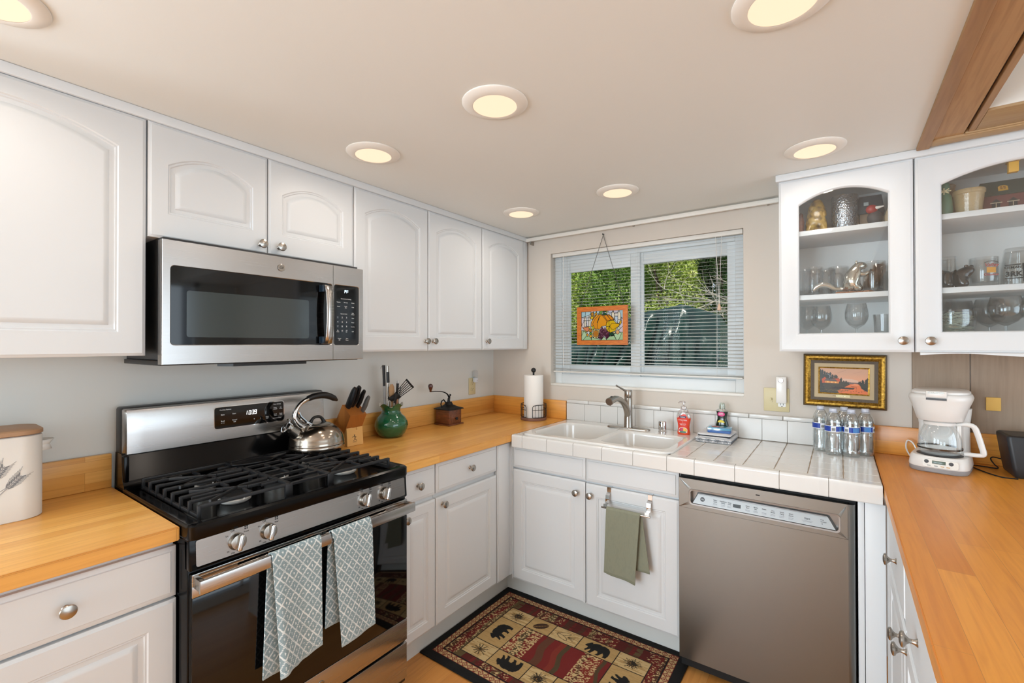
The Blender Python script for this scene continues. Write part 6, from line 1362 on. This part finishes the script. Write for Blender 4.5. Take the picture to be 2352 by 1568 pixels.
# right cabinet
t=thing('green_bottle_figurine','green glazed bottle-shaped figurine with a star bow, far left of the wider cabinet top shelf','figurine',(2.41,-.25,S3))
gg=mat('sage_glaze','#4f7a64',.3,coat=.4); b_=build(MB().lathe([(.024,0),(.028,.004),(.030,.03),(.027,.075),(.019,.095),(.022,.112),(.02,.13),(0,.14)],28,(2.405,-.25,S3)),'body',gg,t)
m=MB()
for i in range(4): a=math.pi*i/4; m.tube([(2.405-.02*math.cos(a),-.279,S3+.096-.02*math.sin(a)*.6),(2.405+.02*math.cos(a),-.279,S3+.096+.02*math.sin(a)*.6)],.002,6)
build(m,'star_bow',mat('straw','#e8dcb4',.5),b_)
t=thing('brown_vase','slender brown and cream vase behind the green figurine','vase',(2.432,-.16,S3)); build(MB().lathe([(.016,0),(.018,.01),(.022,.06),(.024,.1),(.018,.125),(.022,.14),(.014,.146),(0,.147)],24,(2.434,-.17,S3)),'body',mat('vase_brown','#8a7152',.35),t)
t=thing('stoneware_planter','glossy beige stoneware planter with leaf relief on the wider cabinet top shelf','bowl',(2.479,-.24,S3))
ms=mat('stoneware','#b79f78',.18,coat=.6); bump(ms,wcoord(ms,(1,1,1)),90,.5,.004,2)
m=MB().lathe([(.033,0),(.036,.003),(.041,.05),(.044,.078),(.047,.081),(.048,.092),(.0455,.096),(.042,.092),(.036,.02),(0,.015)],40,(2.479,-.24,S3)); build(m,'bowl',ms,t)
t=thing('barn_model','red barn model with green roof and yellow dormer window on the top shelf','model house',(2.62,-.12,S3))
by0,by1=-.17,-.07; bx0,bx1=2.525,2.74
build(MB().box(bx0,bx1,by0,by1,S3,S3+.085,0,.001),'walls',mat('barn_red','#6e2c28',.6),t)
m=MB().add([(bx0-.012,by0-.012,S3+.078),(bx1+.012,by0-.012,S3+.078),(bx0+.004,by0+.04,S3+.142),(bx1-.004,by0+.04,S3+.142),(bx0-.012,by1+.012,S3+.078),(bx1+.012,by1+.012,S3+.078)],[(0,1,3,2),(2,3,5,4),(0,2,4),(1,5,3),(0,4,5,1)]); rf=build(m,'roof',mat('barn_green','#28443e',.6),t)
yl=mat('barn_yellow','#dba832',.5)
F_=FR((2.585,by0+.008,S3+.105),'B')@Matrix.Rotation(math.radians(-34),4,'X')
m=MB(F_).prism([(-.013,-.013),(.013,-.013),(.013,.006),(.006,.012),(-.006,.012),(-.013,.006)],0,.004); w_=build(m,'dormer_window',yl,rf)
m=MB(F_).box(-.0075,-.001,-.008,-.001,.004,.0045).box(.001,.0075,-.008,-.001,.004,.0045).box(-.0075,-.001,.001,.007,.004,.0045).box(.001,.0075,.001,.007,.004,.0045); 
for q in range(1): pass
build(m,'panes',mat('pane_ochre','#9c6a20',.5),w_)
for x in (2.565,2.61,2.66):
    m=MB(FR((x,by0-.001,S3+.040),'B')).box(-.011,.011,-.014,.010,0,.003).prism([(-.015,.010),(.015,.010),(0,.024)],0,.004); wd=build(m,'window',M_blackm,t)
    m=MB(FR((x,by0-.004,S3+.040),'B')).box(-.016,.016,.008,.011,0,.002).box(-.001,.001,-.014,.009,0,.0015); build(m,'mullion',mat('cream_trim','#cbb79a',.6) if x<2.57 else bpy.data.materials['cream_trim'],wd)
t=thing('yellow_birdhouse','small yellow box ornament hanging inside the top of the wider cabinet','ornament',(2.58,-.31,2.045))
m=MB().box(2.567,2.592,-.327,-.305,2.012,2.05,0,.001); bb=build(m,'box',yl,t)
m=MB().box(2.564,2.595,-.331,-.301,2.047,2.053,0,.001).prism([(2.567,.0),(2.592,.0),(2.5795,.012)],.305,.327,0,Matrix(((1,0,0,0),(0,0,-1,0),(0,1,0,2.053),(0,0,0,1)))); build(m,'roof',mat('ochre_dark','#a8791e',.5),t)
build(MB().cyl((2.5795,-.315,2.064),(2.5795,-.315,ZT-.02),.0008,6),'string',M_blackm,t)
m=MB(); R=random.Random(9)
for i in range(40): m.ball((2.545+i*.0045+R.uniform(-.004,.004),-.235+R.uniform(-.012,.012),S3+.006+R.uniform(0,.008)),.006,n=8)
g=one(m,'berry_garland',mat('dark_berry','#1c1412',.25),'dark berry garland lying before the red barn model','garland',(2.64,-.235,S3)); g['kind']='stuff'
# black bear cub
CX,CY=2.435,-.275; M_bb=mat('bear_glaze','#241a16',.16,coat=.6)
t=thing('bear_figurine','glossy dark brown bear figurine lying on the middle shelf of the wider cabinet','figurine',(CX,CY,S2))
V=[(CX-.02,CY,S2+.032),(CX+.006,CY,S2+.034),(CX+.024,CY,S2+.052),(CX+.038,CY-.004,S2+.066),(CX+.054,CY-.006,S2+.064),(CX-.026,CY-.018,S2+.012),(CX-.008,CY-.03,S2+.008),(CX+.018,CY-.018,S2+.012),(CX+.032,CY-.028,S2+.008),(CX-.028,CY+.016,S2+.012),(CX+.018,CY+.016,S2+.012),(CX-.046,CY-.004,S2+.058),(CX-.05,CY-.018,S2+.07)]
skinned('body',V,[(0,1),(1,2),(2,3),(3,4),(0,5),(5,6),(1,7),(7,8),(0,9),(1,10),(0,11),(11,12)],[.026,.025,.018,.0165,.008,.013,.009,.012,.009,.012,.012,.014,.010],M_bb,t)
for x_,z_ in ((CX+.03,.080),(CX+.044,.078)): build(MB().ball((x_,CY-.002,S2+z_),.006),'ear',M_bb,t)
inv=[(.031,0),(.0315,.002),(.026,.075),(.0235,.125),(.022,.130),(0,.131),(0,.1195),(.021,.119),(.0245,.07),(.0295,.0)]
def band(x,y,z,r,z0,z1,a0,a1,mt,par,name='print_band'):
    m=MB(); k=16; vs=[]
    for i in range(k+1):
        a=math.radians(a0+(a1-a0)*i/k); vs+=[(x+r*math.cos(a),y+r*math.sin(a),z+z0),(x+r*math.cos(a),y+r*math.sin(a),z+z1)]
    m.add(vs,[(2*i,2*i+2,2*i+3,2*i+1) for i in range(k)],0,True); return build(m,name,mt,par)
t=glassware('pint_glass','upturned clear pint glass behind the dark bear figurine',2.428,-.205,S2,inv,'glass'); band(2.428,-.205,S2,.0292,.035,.068,-150,-20,M_blackm,t)
t=glassware('rocks_glass','short clear glass with red and gold crest print in the wider cabinet',2.517,-.245,S2,[(0,.006),(.037,.0),(.0395,.004),(.0405,.108),(.0395,.11),(.038,.108),(.037,.02),(0,.018)],'glass')
F_=FR((2.53,-.2835,S2+.066),'B')@Matrix.Rotation(math.radians(16),4,'Y')
m=MB(F_); text(m,'Valley',.017,0,.012,.0,0,'CENTER',.02,1,None,.3); text(m,'Oktober',.012,0,-.023,.0,0,'CENTER',.02); pr_=build(m,'crest_print',mat('print_red','#a8382c',.5),t)
m=MB(F_).box(-.013,.013,-.016,.004,-.0004,.0); build(m,'crest_gold',mat('print_gold','#d0932c',.5),t)
m=MB(F_); m.tube([(-.02,.020,0),(-.008,.026,0),(.008,.026,0),(.02,.020,0)],.0012,5); build(m,'crest_arc',M_dprint,t)
inv2=[(.045,0),(.0455,.002),(.043,.06),(.036,.118),(.033,.136),(.031,.138),(0,.139),(0,.126),(.030,.125),(.041,.06),(.0435,0)]
t=glassware('pint_glass','large upturned pint glass with black bridge lettering, cut off by the photo edge',2.606,-.23,S2,inv2,'glass')
F_=FR((2.594,-.2765,S2+.052),'B')@Matrix.Rotation(math.radians(-14),4,'Y')
m=MB(F_); text(m,'3RK',.024,-.006,-.012,0,0,'CENTER',.04); text(m,'OSMAN',.012,-.008,.012,0,0,'CENTER',.03); m.box(-.028,.02,-.028,-.025,0,.0005).box(-.028,.012,.020,.023,0,.0005); build(m,'black_lettering',M_blackm,t)
band(2.606,-.23,S2,.0435,.055,.078,-85,-20,M_blackm,t); m=MB(); 
for a in (-75,-48): q=math.radians(a); m.box(2.606+.0445*math.cos(q)-.006,2.606+.0445*math.cos(q)+.006,-.23+.0445*math.sin(q)-.001,-.23+.0445*math.sin(q),S2+.012,S2+.058)
build(m,'bridge_print',M_blackm,t)
# bottom right shelf
t=thing('glass_bowl','round glass bowl filled with pale shredded paper on the bottom shelf','bowl',(2.432,-.235,S1)); build(MB().shell([(0,.004),(.035,0),(.05,.02),(.063,.06),(.068,.1),(.066,.14),(.0645,.14),(.066,.1),(.061,.061),(.048,.022),(0,.01)],40,(2.432,-.235,S1)),'glass_body',M_ware,t)
m=MB(); R=random.Random(11)
for i in range(170):
    z=R.uniform(.012,.125); rm=.034+.03*min(1,z/.07); a=R.uniform(0,6.28); b=a+R.uniform(1.2,2.6); r1=rm*R.uniform(.6,.97); r2=rm*R.uniform(.6,.97)
    p=(2.432+r1*math.cos(a),-.235+r1*math.sin(a),S1+z); q=(2.432+r2*math.cos(b),-.235+r2*math.sin(b),S1+min(.13,max(.01,z+R.uniform(-.03,.03)))); mid=((p[0]+q[0])/2,(p[1]+q[1])/2,(p[2]+q[2])/2+R.uniform(-.01,.01)); m.tube([p,mid,q],.0011,4)
st=one(m,'shredded_paper',mat('shred','#c6cfbe',.7),'pale green shredded paper filling the glass bowl','paper shreds',(2.432,-.235,S1+.02)); st['kind']='stuff'
big=[(a*1.18 if b>.08 else a,b) for a,b in gob]
t0=None
for x,y,s,lb in ((2.405,-.11,1,'goblet at the back behind the shredded paper bowl, leftmost of the wider cabinet'),(2.468,-.12,1,'goblet at the back right of the shredded paper bowl'),(2.545,-.17,1,'large goblet in the back row of the wider cabinet bottom shelf'),(2.572,-.25,1.02,'large goblet at the front of the wider cabinet bottom shelf, nearest the glass'),(2.66,-.24,1.02,'large goblet at the photo edge on the wider cabinet bottom shelf')):
    if t0 is None: t0=glassware('wine_goblet',lb,x,y,S1,big,'wine glass',grp='large goblets in the wider glass cabinet')
    else: t=tree_copy(t0); t.location=(x,y,S1); t.scale=(s,s,s); t['label']=lb
# ---------------------------------------------------------------- rug
RX0,RX1,RYa,RYb=.514,1.530,-1.207,-.524
cv=Canvas(RX1-RX0,RYb-RYa,.0022,'#090707'); X,Y=cv.X,cv.Y; W_,H_=cv.w,cv.h
def inset(d): return (X>d)&(X<W_-d)&(Y>d)&(Y<H_-d)
cream='#c3a878'; tan='#b3935f'; red='#6a1c16'; dred='#54150f'; olive='#5b4a2c'; brown='#4c2b18'; blk='#080606'
ch=inset(.040)&~inset(.074); cv.put(ch,cream)
# diamond chain border
def chainpat(u,v): # u along, v across -1..1
    ph=(u/.030)%1-.5; d=np.abs(ph)*2+np.abs(v)*1.0
    return ((d<1.0)&(d>.62))|((d<.3))
for horiz in (0,1):
    u=X if horiz else Y; c=Y if horiz else X; L_=H_ if horiz else W_
    for c0 in (.057,L_-.057):
        v=(c-c0)/.017; k=(np.abs(v)<1)&ch; cv.put(k&chainpat(u,v),'#7a2620'); cv.put(k&(np.abs(v)>.86),'#7a2620')
cv.put(inset(.074)&~inset(.080),blk)
f=inset(.080)
cv.put(f,red)
rs=np.random.RandomState(12)
def strata(mask,vert,seed,pal,wob=.006):
    r=np.random.RandomState(seed); c=X if vert else Y; o=Y if vert else X; p=0; n=0; L_=W_ if vert else H_; cc=c+wob*np.sin(o*14+seed)+wob*.5*np.sin(o*41)
    while p<L_:
        w=r.uniform(.012,.05); cv.put(mask&(cc>=p)&(cc<p+w),pal[n%len(pal)]); p+=w; n+=1
pal=[red,dred,brown,red,olive,dred,red,brown]
strata(f,True,3,pal)
cv.noise(f&((X*7).astype(int)%2==0),cream,(.006,.0035),.66,21); cv.noise(f,dred,(.02,.004),.72,22)
x0,x1,x2,x3,x4,x5=[v-RX0 for v in (.660,.803,.932,1.076,1.258,1.402)]; ya,yb,yc,yd=[v-RYa for v in (-1.09,-.982,-.777,-.677)]
mid=(X>x1)&(X<x4)&(Y>yb)&(Y<yc); cv.put(mid,'#6e1a16'); strata(mid,False if False else True,8,['#6e1a16','#5a3420','#701b16','#7a2a1c','#4a3a22','#6e1a16'],.012)
cv.noise(mid&(X<x1+.11),cream,(.006,.004),.5,31); cv.noise(mid&(X>x4-.13)&(X<x4-.04),cream,(.006,.004),.55,32)
cells=[(x0,x1,yc,yd,cream,'bush'),(x1,x2,yc,yd,tan,'cone'),(x2,x3,yc,yd,cream,'twin'),(x3,x4,yc,yd,tan,'bearN'),(x4,x5,yc,yd,cream,'bush'),
 (x0,x1,yb,yc,tan,'bearW'),(x4,x5,yb,yc,tan,'bearE'),(x0,x1,ya,yb,cream,'twig'),(x1,x1+.178,ya,yb,tan,'bearS'),(x1+.178,x3+.03,ya,yb,cream,'bush'),(x3+.03,x4,ya,yb,tan,'cone'),(x4,x5,ya,yb,cream,'twig')]
BEAR=[(-.98,.05),(-.9,.22),(-.78,.34),(-.66,.5),(-.56,.52),(-.5,.42),(-.3,.56),(-.05,.62),(.2,.56),(.45,.6),(.7,.5),(.88,.3),(.96,.02),(.95,-.25),(.9,-.5),(.86,-.62),(.6,-.62),(.64,-.42),(.5,-.2),(.42,-.35),(.3,-.6),(.06,-.62),(.16,-.4),(.1,-.18),(-.12,-.2),(-.2,-.42),(-.28,-.66),(-.54,-.66),(-.44,-.44),(-.46,-.2),(-.56,-.36),(-.72,-.56),(-.84,-.5),(-.72,-.2),(-.72,-.06),(-.9,-.06)]
def shape(cx,cy,s,rot,P,c,mir=1):
    a=math.radians(rot); cv.poly([(cx+s*(mir*p[0]*math.cos(a)-p[1]*math.sin(a)),cy+s*(mir*p[0]*math.sin(a)+p[1]*math.cos(a))) for p in P],c)
for (a,b,c,d,col,kd) in cells:
    k=(X>a)&(X<b)&(Y>c)&(Y<d); cv.put(k,col); cv.noise(k,'#a98a58',(.03,.004),.6,int(a*1000)+int(c*100)); cx,cy=(a+b)/2,(c+d)/2
    if kd=='bearN': shape(cx,cy,.062,0,BEAR,blk)
    if kd=='bearS': shape(cx,cy,.062,180,BEAR,blk,-1)
    if kd=='bearW': shape(cx,cy,.064,90,BEAR,blk)
    if kd=='bearE': shape(cx,cy,.064,-90,BEAR,blk)
    if kd in('bush','twig'):
        n=26 if kd=='bush' else 11
        for i in range(n):
            q=2*math.pi*i/n+rs.uniform(-.1,.1); r=rs.uniform(.024,.040); cv.line([(cx,cy),(cx+r*1.1*math.cos(q),cy+r*.95*math.sin(q))],.0032 if kd=='bush' else .0045,'#2d2413' if i%2 else '#3b3019')
        if kd=='bush': cv.ell(cx,cy,.020,.017,'#241c10'); 
        for i in range(10): cv.ell(cx+rs.uniform(-.018,.018),cy+rs.uniform(-.014,.014),.003,.002,'#7c5a2c')
    if kd=='cone': cv.ell(cx,cy,.040,.021,'#3a2413',40); 
    if kd=='cone':
        for i in range(12): cv.line([(cx-.03+i*.005,cy-.024+i*.004),(cx-.025+i*.005+.006,cy-.024+i*.004+.008)],.0018,'#a57d45')
    if kd=='twin':
        for s_,rt in ((1,30),(-1,-30)): cv.ell(cx-.012,cy+s_*.012,.034,.012,'#3d3018',s_*22); cv.ell(cx-.012,cy+s_*.012,.030,.009,cream,s_*22)
        for i in range(5): cv.line([(cx+.012,cy),(cx+.045,cy-.016+i*.008)],.0022,'#3d3018')
for v in (x0,x1,x4,x5): cv.line([(v,ya),(v,yd)],.0045,blk)
for v in (ya,yb,yc,yd): cv.line([(x0,v),(x5,v)],.0045,blk)
cv.line([(x2,yc),(x2,yd)],.0045,blk);cv.line([(x3,yc),(x3,yd)],.0045,blk);cv.line([(x1+.178,ya),(x1+.178,yb)],.0045,blk);cv.line([(x3+.03,ya),(x3+.03,yb)],.0045,blk)
Z_=.010+.0015*np.sin(X*9)*np.sin(Y*7)+.0006*rs.rand(*X.shape)-.006*np.exp(-np.minimum(np.minimum(X,W_-X),np.minimum(Y,H_-Y))/.004)
pos=np.stack([RX0+X+.008*np.sin(Y*5)*(X/W_-.3),RYa+Y-.004*np.sin(X*4),Z_],-1)
t=thing('area_rug','dark red lodge rug with black bears and pinecones in squares, on the kitchen floor','rug',((RX0+RX1)/2,(RYa+RYb)/2,0))
grid_mesh('pile',cv,pos,M_rug,t,smooth=True); build(MB().box(RX0-.001,RX1+.004,RYa-.001,RYb+.001,.0005,.0085,0,.003),'backing',mat('rug_edge','#0a0808',1),t)
# ---------------------------------------------------------------- outside the window
m=MB().box(-9,9,.13,16,-.35,-.25); g_=mat('ground_soil','#5b4f3c',.95); noisecol(g_,wcoord(g_,(1,1,1)),3,[(.3,'#4a3f2e'),(.7,'#6f6549')]); struct(m,'trim_10',g_)
rs=np.random.RandomState(77)
def leafmat(name,stops):
    m=mat(name,'#5a7a2a',.55); noisecol(m,wcoord(m,(1,1,1)),9,stops,3); N,L,b=nt(m); tl=N.new('ShaderNodeBsdfTranslucent'); src=b.inputs['Base Color'].links[0].from_socket; L.new(src,tl.inputs[0]); mx=N.new('ShaderNodeMixShader'); mx.inputs[0].default_value=.35
    L.new(b.outputs[0],mx.inputs[1]); L.new(tl.outputs[0],mx.inputs[2]); L.new(mx.outputs[0],N['Material Output'].inputs[0]); return m
LM=[leafmat('leaf_green',[(.3,'#456a1c'),(.5,'#83a83c'),(.66,'#c3d67a')]),leafmat('leaf_yellow_green',[(.3,'#5f7a22'),(.5,'#a3b84a'),(.66,'#e0e090')]),leafmat('leaf_dark',[(.3,'#2e4c20'),(.5,'#5d8440'),(.7,'#a6c07a')])]
def foliage(name,parent,blobs,n,size,mt):
    n=int(n*4.6)
    """many small bent leaves scattered through ellipsoid clumps"""
    tot=sum(b[3]*b[4]*b[5] for b in blobs); V=[];F=[];k=0
    for (cx,cy,cz,a,b,c) in blobs:
        q=int(n*a*b*c/tot); d=rs.normal(size=(q,3)); d/=np.linalg.norm(d,axis=1)[:,None]; r=.55+.45*rs.rand(q)**.5; P=np.stack([cx+d[:,0]*a*r,cy+d[:,1]*b*r,cz+d[:,2]*c*r],-1)
        t=rs.normal(size=(q,3)); t/=np.linalg.norm(t,axis=1)[:,None]; u=np.cross(t,rs.normal(size=(q,3))); u/=np.linalg.norm(u,axis=1)[:,None]; s=size*(.6+.8*rs.rand(q))[:,None]
        w=np.cross(t,u)*.15*s
        quad=np.stack([P-t*s,P+u*s*.42+w,P+t*s,P-u*s*.42+w],1).reshape(-1,3); V.append(quad); F.append(np.arange(q*4).reshape(q,4)+k); k+=q*4
    V=np.concatenate(V)-np.array(OFF[parent.name]); F=np.concatenate(F); me=bpy.data.meshes.new(name); me.vertices.add(len(V)); me.vertices.foreach_set('co',V.ravel()); me.loops.add(F.size); me.polygons.add(len(F))
    me.loops.foreach_set('vertex_index',F.ravel().astype(np.int32)); me.polygons.foreach_set('loop_start',np.arange(0,F.size,4,dtype=np.int32)); me.polygons.foreach_set('loop_total',np.full(len(F),4,np.int32)); me.update(calc_edges=True)
    me.materials.append(mt); o=bpy.data.objects.new(name,me); S.collection.objects.link(o); o.parent=parent; OFF[o.name]=OFF[parent.name]; return o
def shrub(lb,x,y,w,h,n,mt,seed,trunk='#4c3b2b',size=.024,name='garden_shrub',cat='shrub',grp='shrubs beyond the tarp'):
    R=random.Random(seed); t=thing(name,lb,cat,(x,y,-.25),0,grp); bl=[]
    for i in range(9): bl.append((x+R.uniform(-.6,.6)*w,y+R.uniform(-.35,.35),.0+h*R.uniform(.12,.92),w*R.uniform(.38,.6),.45,h*R.uniform(.16,.26)))
    foliage('foliage',t,bl,n,size,mt); m=MB()
    for i in range(4): m.tube([(x+R.uniform(-.1,.1),y,-.25),(x+R.uniform(-.3,.3)*w,y+R.uniform(-.1,.1),h*.4),(x+R.uniform(-.7,.7)*w,y+R.uniform(-.2,.2),h*.85)],[.035,.02,.008],7)
    build(m,'stems',mat('stem_'+str(seed),trunk,.9),t)
for i,(x,y,w,h,n,k,lb) in enumerate(((-3.6,5.6,.9,4.2,9000,0,'leafy green shrub seen at the far left edge of the window'),(-2.5,5.2,.9,4.0,10000,1,'bright yellow-green shrub behind the stained glass panel'),(-1.4,5.7,.9,4.3,10000,0,'leafy shrub filling the left window pane beside the centre frame'),(-.3,5.3,.9,4.0,10000,1,'yellow-green shrub just right of the window centre frame'),(.75,5.9,.9,4.5,9000,2,'darker shrub behind the peak of the tarp'),(1.75,5.4,.9,3.6,8000,0,'green shrub at the right edge of the window, beyond the tarp'),(2.8,6.0,.9,4.4,6000,2,'dark shrub just outside the right window edge'))):
    shrub(lb,x,y,w,h,n,LM[k],30+i)
shrub('low bright shrub visible between the tarp and the right window frame',1.22,4.3,.35,1.9,5000,LM[1],50,size=.03,grp=None)
def tree(lb,x,y,h,seed,col,n,k):
    R=random.Random(seed); t=thing('garden_tree',lb,'tree',(x,y,-.25),0,None); m=MB().tube([(x,y,-.25),(x+.05,y,h*.5),(x-.04,y,h)],[.13,.10,.05],10); mtb=mat('bark_'+str(seed),col,.9); noisecol(mtb,wcoord(mtb,(6,6,1)),5,[(.3,col),(.7,'#c08a62' if seed==1 else '#8d8475')]); build(m,'trunk',mtb,t)
    foliage('foliage',t,[(x+R.uniform(-1.3,1.3),y+R.uniform(-.5,1),h*R.uniform(.55,1),.9,.7,.6) for _ in range(8)],n,.05,LM[k]); return t
tree('tall pine with reddish trunk beyond the shrubs, upper right of the window',1.05,7.6,7,1,'#8a5236',9000,2)
tree('tree with dark trunk standing behind the left shrubs',-2.2,8.0,7,2,'#4a4238',11000,2)
tree('tree with grey trunk behind the centre of the hedge',-.6,8.4,7,3,'#5a5248',11000,0)
for i,(x,y,k,lb) in enumerate(((-3.2,6.9,2,'dark dense shrub in the second row behind the left pane'),(-1.6,7.0,0,'green dense shrub in the second row behind the centre frame'),(.1,7.0,2,'dark dense shrub in the second row behind the tarp peak'),(1.6,6.9,0,'green dense shrub in the second row at the right of the window'),(3.2,7.1,2,'dark dense shrub in the second row, far right'),(-2.4,7.6,0,'tall green shrub in the third row behind the left pane'))):
    shrub(lb,x,y,1.3,5.4,13000,LM[k],60+i,size=.036)
# bare branching tree in front of the shrubs (sunlit pale twigs)
t=thing('bare_tree','bare pale-branched tree spreading across the upper right window pane','tree',(1.9,4.4,-.25)); R=random.Random(21); mb=MB()
def branch(p,d,L,r,dep):
    pts=[Vector(p)]; d=Vector(d).normalized()
    for i in range(5): d=(d+Vector((R.uniform(-.22,.22),R.uniform(-.12,.12),R.uniform(-.18,.18)))).normalized(); pts.append(pts[-1]+d*L/5)
    mb.tube(pts,[r*(1-.13*i) for i in range(6)],5 if dep else 8)
    if dep<4:
        for i in range(4 if dep<3 else 3): j=R.randint(1,5); nd=(d+Vector((R.uniform(-.9,.9),R.uniform(-.3,.3),R.uniform(-.6,.7)))); branch(pts[j],nd,L*.62,r*.5,dep+1)
branch((1.9,4.4,-.25),(-.15,0,1),1.4,.06,0); branch((1.85,4.4,1.0),(-.7,-.05,.65),1.7,.032,1); branch((1.85,4.4,1.25),(-.75,0,.25),1.5,.026,1); branch((1.8,4.4,1.5),(-.3,0,.9),1.5,.026,1); branch((1.7,4.4,1.9),(-.95,0,.15),1.4,.02,1)
build(mb,'branches',mat('pale_bark','#a79c8c',.85),t)
# tarp-covered stack
t=thing('tarp_cover','dark green tarp draped over a peaked garden structure outside the window','tarp',(.1,3.4,-.25))
nx,nz=150,90; xs=np.linspace(-1.75,.965,nx); top=np.interp(xs,[-1.75,-.85,-.13,.12,.46,.513,.62,.965],[1.25,1.42,1.745,1.82,1.865,1.893,1.86,1.735])
U,Vv=np.meshgrid(xs,np.linspace(0,1,nz)); H=top[None,:]; Zt=-.25+(H+.25)*(1-Vv)
fold=lambda q:.5+.5*np.sin(q)
wgt=np.clip((.72-U)/.5,0,1)*.9+.1
ph=U*13+Vv*6.5*(1-.5*U)+1.3*np.sin(U*4.1+Vv*3)+.5*np.sin(U*11-Vv*5)
D=(-.24*wgt*(1-np.abs(np.sin(ph*.9))**.8)-.05*np.sin(U*47+Vv*17)*wgt)*np.clip(Vv*5,0,1)
D+=-.11*np.exp(-((U-(.52-.16*Vv)-.02*np.sin(Vv*19))/.04)**2)*np.clip(Vv*5,0,1)-.06*np.exp(-((U-.92+.30*Vv)/.035)**2)*np.clip((Vv-.12)*4,0,1)
D+=.012*np.sin(U*23+Vv*31)*np.sin(Vv*43-U*9)
Yt=3.0+D-.10*Vv+ (0.04*rs.rand(nz,nx)*0)
rows=[np.stack([U,Yt,Zt],-1)]
back=np.stack([U[:1],np.full_like(U[:1],4.1),H-.30],-1); front=rows[0]
nb=12; roof=np.concatenate([back*(1-q)+front[:1]*q+np.array([0,0,1])*(.03*math.sin(q*9)) for q in np.linspace(0,1,nb)[:-1]],0)
pos=np.concatenate([roof,front],0)
class _C: pass
c_=_C(); c_.X=pos[...,0]; c_.C=np.zeros(pos.shape); c_.C[:]=lin('#14302b')
mt=vcol('tarp_sheet',.33,coat=.0); bump(mt,wcoord(mt,(1,1,1)),14,.5,.02,3)
grid_mesh('sheet',c_,pos,mt,t)
# side wall of the tarp on the right
sx=.965; m=MB().add([(sx,2.95,-.25),(sx,4.1,-.25),(sx,4.1,1.43),(sx,3.0,1.733)],[(0,1,2,3)]); build(m,'side_sheet',mt2 if False else mat('tarp_side','#14302b',.4),t)
